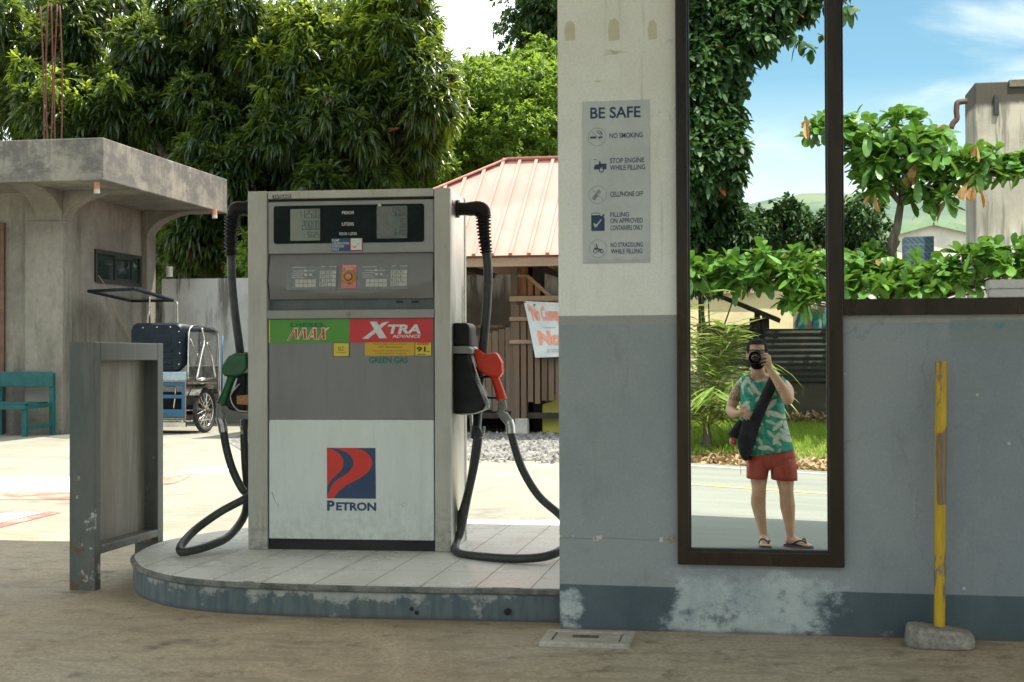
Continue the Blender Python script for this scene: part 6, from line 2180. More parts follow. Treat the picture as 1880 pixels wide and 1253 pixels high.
# hills
t = NT('grassy_hill')
p = t.pos()
n1 = t.noise(p, .02, 8, .65)
n2 = t.noise(p, .12, 6, .7)
base = t.mix(t.step(n1, .40, .60), (0.115, 0.145, 0.085), (0.06, 0.095, 0.075))  # distance haze put into the colour: greens greyed and slightly blued
base = t.mix(t.step(n2, .50, .68, 0, .75), base, (0.045, 0.08, 0.06))
HILL = t.fin(base, .9)


def hill_h(x, y):
    r_ = Vector((x * .006, y * .006, 2.2))
    from_n = noise_fn(r_)
    dpt = sst(-170, -430, y)
    return -2 + dpt * (43 + 14 * from_n + 5 * noise_fn(r_ * 4.3) + 9 * math.exp(-((x - 18) / 26) ** 2)) * (1 - .25 * sst(-500, -800, y))


from mathutils import noise as _nz
noise_fn = _nz.noise
hx_ = [-500 + 20 * i for i in range(11)] + [-290 + 8 * i for i in range(75)] + [320 + 20 * i for i in range(12)]
hy_ = [-170 - 12 * i for i in range(55)]
o = grid_sheet('hills', hx_, hy_[::-1], hill_h, HILL)
tag(o, 'pale green grassy hills far beyond the road', 'hill', kind='structure')

# big dark tree on the mirror's left
DKL = leaf_mat('dark_broad_leaf', [(0.018, 0.048, 0.018), (0.030, 0.075, 0.022), (0.040, 0.095, 0.025), (0.022, 0.055, 0.026)], (0.14, 0.27, 0.03), .26, .52, (0.32, 0.08, 0.03), .004)
bl = blobs_px([(1290, 40, 22.5, .55, 7, 28, .5), (1370, 20, 22.5, .45, 6, 30, .5), (1440, -10, 22.5, .40, 5, 26, .4), (1320, 90, 22.3, .40, 5, 20, .4), (1280, 150, 22.3, .50, 5, 20, .4), (1290, 210, 22.2, .40, 4, 20, .3), (1315, 250, 22.2, .35, 5, 22, .3), (1290, 300, 22.2, .45, 6, 24, .3),
               (1340, 215, 22.2, .20, 3, 12, .2), (1330, 160, 22.2, .24, 3, 12, .2), (1365, 75, 22.3, .26, 3, 16, .2), (1330, 320, 22.2, .22, 3, 16, .2), (1230, 100, 23, .9, 6, 50, .8), (1210, 260, 23, .9, 5, 50, .8), (1290, -80, 23, .8, 6, 60, .8), (1400, -90, 23, .7, 5, 50, .8), (1500, -70, 23, .45, 4, 36, .5)], 31, mir)
tree('shade_tree', 'tall dark shade tree filling the left edge of the mirror', 'tree', (mir(1195, 700, 23).x, -11.9, gh(-1.5, -11.9)), bl, DKL, 8, .17, .085, 100, 32, .2, rows=((.25, .75), (.6, 1.0), (.88, .6)), out=.6, rnd=.8, down=.15, droop=.3, fold=.14, take=22)
# its hanging sprigs with single leaves
mbs = MB()
Ps, Ds = [], []
for path in (((1395, 28), (1420, 42), (1445, 62), (1470, 78), (1490, 90)), ((1452, -6), (1470, 8), (1492, 12)), ((1345, 170), (1360, 172), (1375, 165)), ((1350, 180), (1358, 195), (1352, 208)), ((1330, 288), (1352, 296), (1366, 292)), ((1500, 62), (1512, 66), (1524, 72)), ((1540, -10), (1556, 8), (1562, 20))):
    pts_ = smoothpts([mir(u, v, 22.1) for u, v in path], 4)
    mbs.tube(pts_, .008, 5)
    for i_ in range(len(pts_) // 2, len(pts_)):
        Ps.append(tuple(pts_[i_]))
        Ds.append((0.3, 0, -.2))
tso = bpy.data.objects['shade_tree']
mbs.build('sprig', BARK, tso, smooth=True, world=True)
leaf_object('sprig_leaves', np.array(Ps), np.array(Ds), 2, .21, .13, DKL, tso, out=.4, rnd=.8, down=.3, droop=.3, rows=((.25, .75), (.6, 1.0), (.88, .6)), seed=77)
bl = blobs_px([(1300, 390, 23, .45, 7, 34, .4), (1360, 420, 23, .36, 6, 30, .3), (1415, 415, 23.2, .30, 6, 30, .3), (1440, 390, 23.2, .18, 3, 16, .2), (1290, 470, 23, .45, 6, 30, .3), (1350, 470, 23.2, .35, 4, 30, .3), (1480, 430, 23.6, .3, 4, 25, .3), (1560, 430, 23.8, .38, 6, 40, .3), (1610, 455, 23.8, .3, 4, 30, .3), (1240, 420, 23.4, .6, 4, 30, .4)], 33, mir)
tree('dark_bush', 'dark leafy bush under the shade tree and left of the hills', 'bush', (mir(1292, 700, 24.6).x, -13.25, 0.0), bl, DKL, 9, .11, .055, 150, 34, .035, out=.6, rnd=.8, down=.1, droop=.3, take=3)

# broad-leaved tree in tiers
ALM = leaf_mat('broad_almond_leaf', [(0.055, 0.15, 0.024), (0.085, 0.20, 0.030), (0.075, 0.175, 0.045), (0.12, 0.25, 0.035)], (0.28, 0.46, 0.04), .28, .30, (0.26, 0.13, 0.04), .006)
ALR = ((.18, .38), (.45, .80), (.72, 1.0), (.92, .62))
rd = random.Random(41)
P_, D_ = [], []
mbt = MB()
TRB = Vector((mir(1632, 560, 22).x, -10.75, gh(1.8, -10.75)))
fork = mir(1654, 375, 22)
fork.y = -10.7
mbt.tube(smoothpts([TRB, mir(1636, 480, 22), mir(1646, 420, 22), fork], 5), list(np.linspace(.085, .052, 16)), 9)


def tier(rows):
    for (u, v, Y, n, su_, sv_, sY) in rows:
        for _ in range(int(n * 1.3)):
            q_ = mir(u + rd.uniform(-su_, su_), v + rd.uniform(-sv_, sv_), Y + rd.uniform(-sY, sY))
            P_.append(tuple(q_))
            D_.append((rd.gauss(0, .35), rd.gauss(0.15, .35), .55 + rd.random() * .4))


tier([(1500, 236, 22, 6, 22, 12, .3), (1560, 235, 21.8, 9, 28, 20, .4), (1620, 250, 21.8, 16, 40, 28, .5), (1690, 265, 21.8, 18, 40, 26, .5), (1640, 300, 22, 18, 60, 26, .5), (1720, 320, 22, 14, 50, 20, .5), (1780, 300, 22, 14, 40, 18, .5), (1840, 300, 22, 14, 40, 22, .5), (1900, 300, 22, 12, 40, 28, .5), (1610, 345, 22, 8, 26, 16, .4), (1700, 365, 22.1, 9, 50, 10, .4), (1665, 215, 21.9, 5, 20, 8, .3), (1580, 275, 22, 7, 24, 14, .3)])
# limbs of the upper tier
for q_ in rd.sample(P_, 34):
    q_ = Vector(q_)
    mbt.tube(smoothpts([fork, fork.lerp(q_, .5) + Vector((0, 0, .05)), q_], 4), list(np.linspace(.030, .007, 9)), 5)
low0 = len(P_)
tier([(1290, 500, 21.7, 9, 26, 28, .4), (1350, 505, 21.6, 12, 34, 22, .4), (1420, 490, 21.6, 16, 40, 26, .4), (1490, 500, 21.6, 16, 36, 34, .4), (1480, 548, 21.5, 8, 36, 14, .3), (1570, 510, 21.6, 16, 36, 32, .4), (1640, 520, 21.5, 18, 42, 28, .4), (1720, 510, 21.5, 18, 42, 34, .4), (1790, 490, 21.5, 16, 40, 34, .4), (1860, 480, 21.5, 16, 40, 36, .4), (1930, 490, 21.5, 12, 40, 36, .4), (1600, 470, 21.8, 8, 40, 14, .4)])
lowc = mir(1600, 560, 21.8)
lowc.y = TRB.y
for q_ in rd.sample(P_[low0:], 40):
    q_ = Vector(q_)
    mbt.tube(smoothpts([Vector((TRB.x, TRB.y, lowc.z - .15)), Vector((TRB.x, TRB.y, lowc.z)).lerp(q_, .5) - Vector((0, 0, .08)), q_], 4), list(np.linspace(.026, .006, 9)), 5)
tt_ = thing('almond_tree', 'broad-leaved almond tree in two flat bright tiers across the road', 'tree', TRB)
mbt.build('trunk', BARK, tt_, smooth=True, world=True)
leaf_object('crown', np.array(P_), unit(np.array(D_)), 11, .27, .135, ALM, tt_, rows=ALR, out=.42, rnd=.85, down=.0, up=.05, droop=.28, fold=.10, seed=42)
# withered hanging leaves
WITH = leaf_mat('withered_leaf', [(0.30, 0.15, 0.05), (0.38, 0.22, 0.09)], (0.34, 0.17, 0.05), .2, .7)
wp_ = [mir(u, v, 21.5) for (u, v) in ((1482, 222), (1599, 352), (1781, 335), (1790, 342), (1796, 266), (1678, 296), (1678, 306), (1473, 545))]
leaf_object('withered_leaves', np.array([tuple(q_) for q_ in wp_]), np.tile([[0, 0, -1.0]], (len(wp_), 1)), 2, .24, .12, WITH, tt_, rows=ALR, out=.8, rnd=.4, down=.3, droop=.1, fold=.5, seed=5)

# young palm by the road
pb_ = mir(1297, 792, 21.6)
palm('young_palm', 'young palm with arching yellow-green fronds on the verge in the mirror', (pb_.x, pb_.y, gh(pb_.x, pb_.y)), [(100, 80, 2.15, .14), (60, 72, 2.1, .22), (120, 70, 2.0, .25), (30, 74, 2.1, .24), (20, 60, 1.8, .36), (150, 64, 1.9, .30), (190, 58, 1.8, .35), (350, 52, 1.7, .45), (240, 55, 1.5, .4), (300, 60, 1.6, .35), (40, 76, 1.9, .2), (10, 42, 1.2, .5), (170, 38, 1.2, .4), (130, 82, 1.7, .12), (80, 50, 1.5, .4)], PALM, .52, .34, lw=.048, dn=.35)

# ---------------------------------------------------------------- the man with the camera (seen in the mirror, standing where the photo was taken)
t = NT('tanned_skin')
p = t.obj()
n1 = t.noise(p, 14, 4, .6)
col = t.mix(t.step(n1, .35, .65), (0.53, 0.315, 0.21), (0.60, 0.37, 0.255))
SKIN_MASKS = []


def hp(u, v, y):
    return mir(u, v, 2 * MIRROR_Y - y)


RL = .014                                      # the road sheet he stands on
PB = Vector((.14, -.24, gh(.14, -.24) + RL))
PERS = thing('person', 'man in teal leaf-print tank top and red shorts raising a camera, reflected in the mirror', 'person', PB)
# tattoos are ink in the skin at three places on the arms
ink = t.noise(t.scale(p, (1, 1, 1.2)), 55, 5, .7)
tot = None
for (u, v, y, r) in ((1436, 718, -.06, .055), (1348, 728, -.27, .055), (1351, 761, -.15, .03), (1353, 715, -.26, .05)):
    c_ = hp(u, v, y) - PB
    dd = t.n('ShaderNodeVectorMath', {0: p, 1: tuple(c_)}, operation='DISTANCE').outputs['Value']
    m_ = t.step(dd, r, r * .75)
    tot = m_ if tot is None else t.math('MAXIMUM', tot, m_)
col = t.mix(t.math('MULTIPLY', t.math('MULTIPLY', tot, t.step(ink, .46, .54)), .8), col, (0.06, 0.05, 0.05))
t.bsdf.inputs['Subsurface Weight'].default_value = .12
t.bsdf.inputs['Subsurface Radius'].default_value = (.01, .004, .002)
SKIN = t.fin(col, .5)

body = MB()


def limb(pts, n=12, k=5):
    c_ = [hp(*q_[:3]) - PB for q_ in pts]
    sp_ = smoothpts(c_, k)
    rr_ = list(np.interp(np.linspace(0, len(pts) - 1, len(sp_)), range(len(pts)), [q_[3] for q_ in pts]))
    body.tube(sp_, rr_, n)
    body.ball(sp_[0], rr_[0], n=12, m=8)
    body.ball(sp_[-1], rr_[-1], n=12, m=8)


# torso core, neck
limb([(1412, 838, -.27, .12), (1408, 800, -.27, .125), (1400, 750, -.27, .125), (1400, 718, -.28, .12)], 16)
limb([(1366, 705, -.285, .046), (1400, 701, -.285, .07), (1434, 705, -.285, .046)], 14)
limb([(1395, 696, -.285, .062), (1391, 680, -.275, .056), (1390, 664, -.27, .058)], 14)
# legs
limb([(1393, 842, -.27, .092), (1393, 868, -.262, .078), (1393, 892, -.25, .060), (1393, 904, -.25, .058), (1392, 924, -.275, .061), (1397, 956, -.275, .044), (1401, 978, -.27, .034), (1402, 992, -.268, .036)])
limb([(1434, 842, -.27, .094), (1440, 870, -.262, .080), (1443, 896, -.25, .061), (1444, 908, -.25, .058), (1446, 930, -.275, .062), (1449, 958, -.275, .044), (1451, 978, -.27, .035), (1452, 992, -.268, .036)])
# arms
limb([(1440, 708, -.275, .047), (1445.5, 718, -.19, .051), (1447, 731, -.075, .045), (1446, 734, -.045, .043)])
limb([(1446, 734, -.045, .042), (1438, 718, -.055, .046), (1426, 698, -.08, .037), (1415, 682, -.105, .028), (1411, 674, -.112, .030)])
limb([(1360, 708, -.28, .046), (1350.5, 727, -.285, .050), (1342, 748, -.275, .042), (1341, 753, -.262, .041)])
limb([(1341, 753, -.262, .041), (1344, 757, -.215, .042), (1350, 759.5, -.155, .032), (1355, 760, -.118, .025)])


def hand(palm_pts, fingers, thumb):
    limb(palm_pts, 12, 4)
    for f_ in fingers: limb(f_, 8, 4)
    limb(thumb, 8, 4)


# right hand: palm on the camera grip, four fingers laid across its front, thumb behind
hand([(1411, 674, -.112, .029), (1409.5, 666, -.112, .031), (1408.5, 657, -.108, .029)],
     [[(1410, 653.0, -.095, .0105), (1406, 650.5, -.066, .0100), (1400.5, 651.2, -.058, .0088), (1396.5, 652.6, -.064, .0078)],
      [(1410.5, 658.0, -.093, .0108), (1405, 656.0, -.060, .0102), (1398.5, 657.0, -.052, .0090), (1394.6, 658.6, -.058, .0080)],
      [(1410.8, 663.0, -.094, .0105), (1405.5, 662.0, -.062, .0100), (1399.5, 663.2, -.054, .0088), (1395.8, 664.4, -.060, .0078)],
      [(1410.6, 668.0, -.097, .0096), (1406.2, 667.8, -.070, .0090), (1401.6, 669.0, -.062, .0080), (1398.4, 669.8, -.066, .0072)]],
     [(1411, 668, -.125, .013), (1409, 657, -.150, .011), (1404, 650, -.165, .0095)])
# left hand resting on the bag strap
hand([(1355, 760, -.118, .024), (1360, 758.5, -.100, .026), (1364, 758, -.090, .023)],
     [[(1364.5, 753.5, -.086, .0098), (1370, 752.6, -.072, .0095), (1375.5, 755.0, -.066, .0086), (1379, 758.2, -.068, .0075)],
      [(1365.5, 757.5, -.084, .0100), (1370.5, 757.5, -.068, .0096), (1375, 760.6, -.063, .0088), (1377.8, 764, -.066, .0076)],
      [(1365.2, 761.5, -.086, .0098), (1369, 762.2, -.072, .0094), (1372.6, 765.2, -.067, .0086), (1374.6, 768, -.070, .0075)],
      [(1363.8, 765, -.090, .0088), (1366.4, 766.4, -.078, .0084), (1368.8, 769.0, -.073, .0076), (1370, 771.2, -.075, .0068)]],
     [(1359, 753, -.104, .012), (1363, 748.8, -.094, .0105), (1368, 747.4, -.088, .0090)])
# head
HC = hp(1390, 676.5, -.26) - PB
HR = [(-.004, .020, .060, .020), (.012, .042, .045, .044), (.040, .060, .018, .076), (.075, .069, .008, .089), (.110, .074, .002, .097), (.150, .077, -.004, .101), (.185, .073, -.008, .096), (.212, .056, -.012, .076), (.228, .030, -.014, .042)]


def head_ring(z_, hw, yc, hd, s_=1.0, n_=28):
    return [HC + Vector((hw * s_ * math.cos(2 * math.pi * i / n_), yc + hd * s_ * math.sin(2 * math.pi * i / n_), z_ * 1.04)) for i in range(n_)]


body.loft([head_ring(*q_) for q_ in HR])
body.tube([HC + Vector((0, .100, .128)), HC + Vector((0, .112, .100)), HC + Vector((0, .122, .082)), HC + Vector((0, .108, .074))], [.009, .012, .016, .012], 8)
for sg_ in (-1, 1):
    body.ball(HC + Vector((sg_ * .079, -.004, .10)), .010, .020, .031, 10, 6)
    body.ball(HC + Vector((sg_ * .034, .080, .136)), .026, .014, .008, 10, 6)      # brow ridge
    body.ball(HC + Vector((sg_ * .045, .066, .085)), .022, .018, .020, 10, 6)      # cheek
body.ball(HC + Vector((0, .094, .047)), .024, .010, .008, 10, 6)
# feet with toes
SOLE = .022


def foot(heel, ang, sgn):
    """heel point, direction of the toes, which side the big toe is on"""
    d_ = Vector((math.sin(ang), math.cos(ang), 0))
    s_ = Vector((math.cos(ang), -math.sin(ang), 0)) * sgn
    z0_ = Vector((0, 0, 1))
    rings = []
    for (a_, w_, h_) in ((-.045, .018, .03), (-.03, .030, .055), (.0, .034, .075), (.04, .034, .074), (.08, .038, .056), (.12, .044, .040), (.155, .046, .030), (.172, .042, .022)):
        c_ = heel + d_ * a_ + z0_ * (SOLE + h_ / 2)
        rings.append([c_ + s_ * (w_ * math.cos(2 * math.pi * i / 14)) + z0_ * (h_ / 2 * math.sin(2 * math.pi * i / 14)) for i in range(14)])
    body.loft(rings)
    for i, (o_, r_, l_) in enumerate(((.034, .0125, .046), (.014, .0095, .046), (-.003, .009, .040), (-.018, .0085, .033), (-.032, .008, .025))):
        a_ = heel + d_ * .165 + s_ * o_ + z0_ * (SOLE + .012)
        body.tube([a_, a_ + d_ * l_ * .6 + z0_ * .002, a_ + d_ * l_ - z0_ * .002], [r_, r_, r_ * .8], 8)
        body.ball(a_ + d_ * l_ - z0_ * .002, r_ * .85, n=8, m=6)


ha = hp(1402, 990, -.27) - PB
hb_ = hp(1452, 990, -.27) - PB
gl_ = gh(ha.x + PB.x, -.2) + RL - PB.z
HEELS = ((Vector((ha.x, ha.y, gl_)), R_(4), 1), (Vector((hb_.x, hb_.y, gh(hb_.x + PB.x, -.2) + RL - PB.z)), R_(47), -1))
for h_ in HEELS: foot(*h_)
bo = body.build('body', SKIN, PERS)
rm = bo.modifiers.new('fuse', 'REMESH')
rm.mode = 'VOXEL'
rm.voxel_size = .0052
rm.use_smooth_shade = True
sm_ = bo.modifiers.new('soft', 'SMOOTH')
sm_.factor = .5
sm_.iterations = 3
dg = bpy.context.evaluated_depsgraph_get()
me = bpy.data.meshes.new_from_object(bo.evaluated_get(dg))
me.name = 'body'
bo.modifiers.clear()
bo.data = me
me.polygons.foreach_set('use_smooth', [True] * len(me.polygons))

# hair, beard, eyes, glasses
HAIR = mat('black_hair', (0.004, 0.004, 0.005), (0.009, 0.008, 0.008), .8, spec=.15, sc=40, fine=.3, bump=.5, bsc=300)
n_ = 28
rings = [head_ring(q_[0], q_[1] + .007, q_[2] - .002, q_[3] + .007) for q_ in HR[3:]]
rings.append(head_ring(.236, .012, -.014, .016))
vs = [q_ for r_ in rings for q_ in r_]
fs = []
for i in range(len(rings) - 1):
    zc_ = (HR[3 + i][0] + (HR[4 + i][0] if 4 + i < len(HR) else .236)) / 2
    for k_ in range(n_):
        s_ = math.sin(2 * math.pi * (k_ + .5) / n_)
        if s_ > .55 and zc_ < .175: continue
        if s_ > .05 and zc_ < .125: continue
        if s_ > -.5 and zc_ < .085: continue
        fs.append((i * n_ + k_, i * n_ + (k_ + 1) % n_, (i + 1) * n_ + (k_ + 1) % n_, (i + 1) * n_ + k_))
fs.append(tuple(range((len(rings) - 1) * n_, len(rings) * n_)))
ho = MB().add(vs, fs).build('hair', HAIR, PERS, smooth=True)
rings = [head_ring(q_[0] - .004, q_[1] + .005, q_[2] + .003, q_[3] + .006) for q_ in HR[:4]]
vs = [q_ for r_ in rings for q_ in r_]
fs = [(i * n_ + k_, i * n_ + (k_ + 1) % n_, (i + 1) * n_ + (k_ + 1) % n_, (i + 1) * n_ + k_) for i in range(3) for k_ in range(n_) if math.sin(2 * math.pi * (k_ + .5) / n_) > -.1 and not (i == 2 and math.sin(2 * math.pi * (k_ + .5) / n_) > .8)]
fs.append(tuple(range(n_))[::-1])
MB().add(vs, fs).build('beard', HAIR, PERS, smooth=True)
EYW = mat('eye_white', (0.6, 0.58, 0.54), rough=.3)
EYD = mat('dark_iris', (0.01, 0.007, 0.005), rough=.2)
mb2 = MB()
for sg_ in (-1, 1):
    c_ = HC + Vector((sg_ * .032, .087, .118))
    eo = MB().ball(c_, .013, .010, .0075, 12, 8).build('eye', EYW, PERS, smooth=True)
    MB().ball(c_ + Vector((0, .007, -.001)), .0062, .0045, .0062, 10, 6).build('iris', EYD, eo, smooth=True)
    mb2.tube(smoothpts([HC + Vector((sg_ * .014, .099, .142)), HC + Vector((sg_ * .034, .097, .149)), HC + Vector((sg_ * .056, .080, .143))], 4), .0042, 6)
mb2.build('eyebrows', HAIR, PERS, smooth=True)
GF = mat('clear_amber_frame', (0.42, 0.30, 0.19), rough=.2)
mb = MB()
for sg_ in (-1, 1):
    mb.torus(HC + Vector((sg_ * .033, .104, .116)), (0.12 * sg_, 1, 0), .024, .0026, 24, 6)
    mb.tube([HC + Vector((sg_ * .056, .100, .122)), HC + Vector((sg_ * .078, .06, .120)), HC + Vector((sg_ * .084, .0, .115))], .0022, 6)
mb.tube([HC + Vector((-.010, .106, .122)), HC + Vector((.010, .106, .122))], .0025, 6)
mb.build('glasses', GF, PERS, smooth=True)

# tank top
t = NT('teal_leaf_print_cloth')
o_ = t.obj()
X, Y, Z = t.xyz(o_)
v2 = t.n('ShaderNodeCombineXYZ', {0: t.math('ADD', X, t.math('MULTIPLY', Y, .5)), 1: Z, 2: 0.0}).outputs[0]


def motif(sc_, loc_, lx, ly):
    vv = t.scale(v2, (1, 1, 1), loc_)
    vo = t.n('ShaderNodeTexVoronoi', {'Vector': vv, 'Scale': sc_, 'Randomness': .85}, voronoi_dimensions='2D')
    lc = t.n('ShaderNodeVectorMath', {0: vv, 1: vo.outputs['Position']}, operation='SUBTRACT').outputs[0]
    ang = t.math('MULTIPLY', t.xyz(vo.outputs['Color'])[0], 6.283)
    rt = t.n('ShaderNodeVectorRotate', {'Vector': lc, 'Angle': ang}, rotation_type='Z_AXIS').outputs[0]
    a_, b_, _ = t.xyz(rt)
    el = t.math('ADD', t.math('POWER', t.math('DIVIDE', a_, lx), 2.0), t.math('POWER', t.math('DIVIDE', t.math('ABSOLUTE', b_), ly), 1.6))
    inside = t.math('LESS_THAN', el, 1.0)
    st_ = t.math('FRACT', t.math('MULTIPLY', t.math('SUBTRACT', a_, t.math('MULTIPLY', t.math('ABSOLUTE', b_), .8)), 95.0))
    gap = t.math('MULTIPLY', t.math('LESS_THAN', st_, .26), t.math('GREATER_THAN', t.math('ABSOLUTE', b_), ly * .25))
    return t.math('MULTIPLY', inside, t.math('SUBTRACT', 1.0, gap))


bgd = t.mix(t.step(t.noise(v2, 22, 4, .6), .4, .6), (0.012, 0.225, 0.165), (0.030, 0.33, 0.25))
thin = motif(13, (1.3, .7, 0), .050, .016)
bgd = t.mix(t.math('MULTIPLY', thin, .55), bgd, (0.10, 0.42, 0.33))
col = t.mix(motif(11.5, (.61, .17, 0), .040, .015), bgd, (0.50, 0.56, 0.49))
col = t.mix(motif(8.6, (.11, .37, 0), .054, .0205), col, (0.62, 0.62, 0.56))
wr = t.noise(t.scale(o_, (3, 3, 1.6)), 5, 4, .6)
t.bump(wr, .9, .045)
SHIRT = t.fin(col, .8)


def ring_of(u0, u1, v, yc, hd, tilt=0, n__=32, e=.82):
    a_, b_ = hp(u0, v, yc) - PB, hp(u1, v, yc) - PB
    c_ = (a_ + b_) / 2
    hw = (b_.x - a_.x) / 2
    out = []
    for i in range(n__):
        an = 2 * math.pi * i / n__
        cx_, sx_2 = math.cos(an), math.sin(an)
        x_ = hw * math.copysign(abs(cx_) ** e, cx_)
        out.append(Vector((c_.x + x_, c_.y + hd * math.copysign(abs(sx_2) ** e, sx_2), c_.z + tilt * x_ / max(hw, .01))))
    return out


SH = [(688, 1374, 1416, -.285, .070, 0), (691, 1363, 1434, -.285, .088, 0), (697, 1355.5, 1444, -.282, .112, 0), (708, 1356, 1443, -.28, .136, 0), (724, 1359, 1438, -.275, .142, 0), (744, 1359, 1439, -.272, .146, 0), (768, 1360, 1442, -.27, .146, .004), (792, 1364, 1448, -.268, .148, .012), (814, 1369, 1453, -.268, .150, .018), (831, 1374, 1456.5, -.268, .150, .024)]
rgs = [ring_of(u0, u1, v, yc, hd, tl_) for (v, u0, u1, yc, hd, tl_) in SH]
for i in (0, 1, 2):                    # scooped neckline
    for k_, q_ in enumerate(rgs[i]):
        a_ = 2 * math.pi * k_ / 32
        if math.sin(a_) > 0: rgs[i][k_] = q_ + Vector((0, .01 * (2 - i), -(.080, .050, .010)[i] * max(0, math.sin(a_)) ** 3))
for i, r_ in enumerate(rgs):           # folds in the cloth
    for k_, q_ in enumerate(r_):
        a_ = 2 * math.pi * k_ / 32
        w_ = .004 * (i / 9) * math.sin(5 * a_ + i * .8) + .003 * math.sin(9 * a_ - i)
        r_[k_] = Vector((q_.x + w_ * math.cos(a_), q_.y + w_ * math.sin(a_), q_.z))
so_ = MB().loft(rgs, False).build('tank_top', SHIRT, PERS, smooth=True, subsurf=1)
sl_ = so_.modifiers.new('thick', 'SOLIDIFY')
sl_.thickness = .003
sl_.offset = 1

# shorts
t = NT('brick_red_shorts_cloth')
o_ = t.obj()
n1 = t.noise(t.scale(o_, (4, 4, 1.2)), 5, 5, .6)
t.bump(n1, .6, .03)
SHORT = t.fin(t.mix(t.step(n1, .35, .65), (0.34, 0.060, 0.040), (0.42, 0.085, 0.058)), .75)
mb = MB()
mb.loft([ring_of(1374, 1457, 820, -.268, .135), ring_of(1371, 1460, 838, -.268, .138), ring_of(1373, 1460, 853, -.266, .125), ring_of(1380, 1454, 860, -.266, .09)])
for (a_) in ([(840, 1372, 1412, .125), (858, 1370.5, 1411, .122), (872, 1370.5, 1408, .112), (878.5, 1370.5, 1406, .108)], [(840, 1414, 1460, .125), (858, 1415, 1462.5, .124), (872, 1415.5, 1463.5, .116), (881, 1416, 1463.5, .112)]):
    rgs = [ring_of(u0, u1, v, -.266, hd, -.004) for (v, u0, u1, hd) in a_]
    for r_ in rgs:
        for k_, q_ in enumerate(r_):
            an = 2 * math.pi * k_ / 32
            r_[k_] = q_ + Vector((.004 * math.sin(6 * an) * math.cos(an), .004 * math.sin(6 * an) * math.sin(an), 0))
    mb.loft(rgs, False)
sh2 = mb.build('shorts', SHORT, PERS, smooth=True)
sl_ = sh2.modifiers.new('thick', 'SOLIDIFY')
sl_.thickness = .003

# sandals
BSOL = mat('blue_foam_sole', (0.012, 0.105, 0.16), (0.01, 0.075, 0.12), .7, sc=30)
BSTR = mat('black_rubber_strap', (0.015, 0.017, 0.02), rough=.5)
PSOL = mat('red_sole_edge', (0.40, 0.05, 0.07), rough=.6)
for (h_, ang, sgn), m_ in zip(HEELS, (BSOL, BSOL)):
    d_ = Vector((math.sin(ang), math.cos(ang), 0))
    s_ = Vector((math.cos(ang), -math.sin(ang), 0)) * sgn
    out = [(-.065, .0), (-.055, .028), (-.02, .036), (.06, .036), (.12, .046), (.18, .050), (.215, .040), (.228, .012), (.222, -.018), (.195, -.040), (.14, -.047), (.06, -.036), (-.02, -.034), (-.055, -.026)]
    pl = [h_ + d_ * a_ + s_ * b_ for a_, b_ in out]
    sd_o = thing('sandal', None, None, (0, 0, 0))
    sd_o.parent = PERS
    MB().slab([(q_.x, q_.y) for q_ in pl], h_.z + .001, h_.z + .011).build('sole_edge', PSOL, sd_o)
    MB().slab([(q_.x, q_.y) for q_ in pl], h_.z + .011, h_.z + SOLE).build('footbed', m_, sd_o)
    tp = h_ + d_ * .175 + s_ * .022 + Vector((0, 0, SOLE + .030))
    for sg_ in (-1, 1):
        MB().tube(smoothpts([tp - Vector((0, 0, .018)), tp + Vector((0, 0, .004)), h_ + d_ * .12 + s_ * (.006 + sg_ * .03) + Vector((0, 0, SOLE + .050 - .006 * sg_)), h_ + d_ * .055 + s_ * sg_ * .042 + Vector((0, 0, SOLE + .012))], 5), .0065, 8).build('strap', BSTR, sd_o, smooth=True)

# bag and strap
BAGM = mat('black_bag_cloth', (0.008, 0.012, 0.016), (0.016, 0.022, 0.028), .8, sc=6, fine=.15, bump=.5, bsc=18, bdist=.02)
BAG = thing('shoulder_bag', 'black cloth shoulder bag slung across the man in the mirror', 'bag', PB)
mb = MB()
cen = [(1430, 688, -.30), (1428, 688.5, -.21), (1421, 697, -.150), (1411, 718, -.122), (1399, 745, -.110), (1387, 773, -.106), (1378, 798, -.110), (1370, 820, -.125)]
wd = [.065, .075, .085, .088, .088, .092, .10, .11]
cp_ = smoothpts([hp(*q_) - PB for q_ in cen], 5)
ww = np.interp(np.linspace(0, 7, len(cp_)), range(8), wd)
vs = []
for i, q_ in enumerate(cp_):
    tg = (cp_[min(i + 1, len(cp_) - 1)] - cp_[max(i - 1, 0)]).normalized()
    sd_ = tg.cross(Vector((0, 1, 0)))
    if sd_.length < .2: sd_ = Vector((1, 0, 0))
    sd_.normalize()
    for k_ in range(5):
        w_ = (k_ / 4 - .5)
        vs.append(q_ + sd_ * ww[i] * w_ + Vector((0, .012 * (1 - (2 * w_) ** 2) + .003 * math.sin(i * 1.3 + k_ * 2), 0)))
mb.add(vs, [(i * 5 + k_, i * 5 + k_ + 1, (i + 1) * 5 + k_ + 1, (i + 1) * 5 + k_) for i in range(len(cp_) - 1) for k_ in range(4)])
so_ = mb.build('strap', BAGM, BAG, smooth=True)
sl_ = so_.modifiers.new('thick', 'SOLIDIFY')
sl_.thickness = .005


def pouch(pix, y0, y1):
    n__ = len(pix)
    ms = MB()
    c_ = sum((hp(u, v, (y0 + y1) / 2) - PB for u, v in pix), Vector()) / n__
    rgs_ = []
    for (yy_, s_) in ((y0, .55), (y0 + .02, .9), ((y0 + y1) / 2, 1.0), (y1 - .02, .92), (y1, .6)):
        rg_ = []
        for u, v in pix:
            q_ = hp(u, v, (y0 + y1) / 2) - PB
            q_ = c_ + (q_ - c_) * s_
            rg_.append(Vector((q_.x, yy_, q_.z)) + Vector((0, -PB.y, 0)))
        rgs_.append(rg_)
    return ms.loft(rgs_)


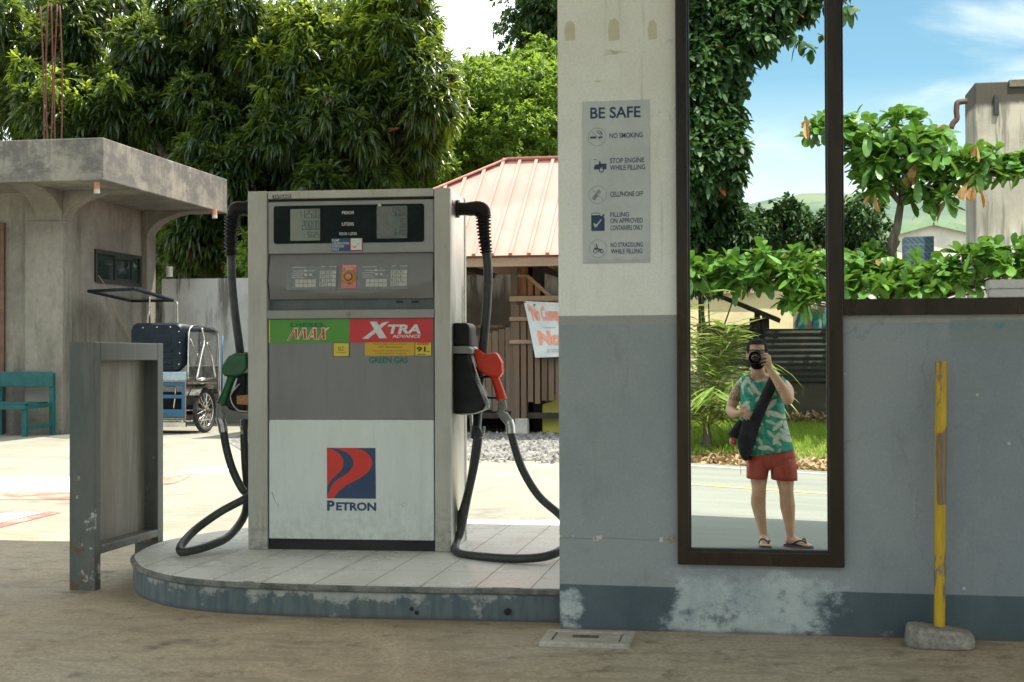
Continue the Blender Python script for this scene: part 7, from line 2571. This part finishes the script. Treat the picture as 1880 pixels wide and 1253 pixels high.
pouch([(1362, 768), (1374, 768), (1390, 772), (1386, 800), (1380, 832), (1373, 850), (1365, 848), (1356, 836), (1352, 812), (1354, 790)], -.24, -.085).build('pouch', BAGM, BAG, smooth=True, subsurf=1)
pouch([(1352, 772), (1364, 768), (1366, 790), (1358, 808), (1346, 806), (1334, 800), (1336, 793), (1346, 784)], -.20, -.11).build('flap', BAGM, BAG, smooth=True, subsurf=1)
pouch([(1342, 800), (1350, 804), (1353, 812), (1350, 819), (1342, 818), (1337, 811)], -.185, -.125).build('red_tag', mat('red_white_tag', (0.60, 0.05, 0.04), (0.6, 0.5, 0.48), .5, sc=9, lo=.58, hi=.62), BAG, smooth=True, subsurf=1)
MB().tube(smoothpts([hp(1358, 840, -.14) - PB, hp(1359, 856, -.14) - PB, hp(1360, 872, -.13) - PB], 4), .0018, 5).build('dangling_cord', BAGM, BAG)

# the camera he holds up
CBL = mat('black_camera_body', (0.008, 0.008, 0.009), (0.016, 0.016, 0.017), .38, sc=20)
LGL = mat('dark_lens_glass', (0.004, 0.006, 0.010), rough=.03, spec=.9)
CAMO = thing('photo_camera', 'black camera with large lens held to the face by the man in the mirror', 'camera', (0, 0, CAM_Z), YAW)
yo = -.015
MB().tube([(0, yo - .105, 0), (0, yo - .095, 0), (0, yo - .03, 0), (0, yo - .028, 0), (0, yo, 0)], [.040, .043, .043, .049, .051], 32, False).tube([(0, yo - .108, 0), (0, yo - .100, 0)], .041, 32).build('lens_barrel', CBL, CAMO, smooth='angle')
lb = MB().torus((0, yo - .002, 0), (0, 1, 0), .0485, .003, 36, 6).build('lens_rim', CBL, CAMO, smooth=True)
gl2 = MB()
rgs_ = []
for r_, y_ in ((.0465, yo - .022), (.036, yo - .016), (.022, yo - .0125), (.008, yo - .011)):
    rgs_.append([(r_ * math.cos(2 * math.pi * i / 28), y_, r_ * math.sin(2 * math.pi * i / 28)) for i in range(28)])
gl2.loft(rgs_).build('front_glass', LGL, CAMO, smooth=True)
mb = MB().prism(rrect(-.058, .072, -.048, .040, .012), yo - .150, yo - .103)
mb.prism([(-.026, .038), (.030, .038), (.020, .064), (-.016, .064)], yo - .148, yo - .106)
mb.build('camera_body', CBL, CAMO, bevel=.004)
MB().box(.048, .072, yo - .104, yo - .082, -.046, .034).build('grip', CBL, CAMO, bevel=.008)
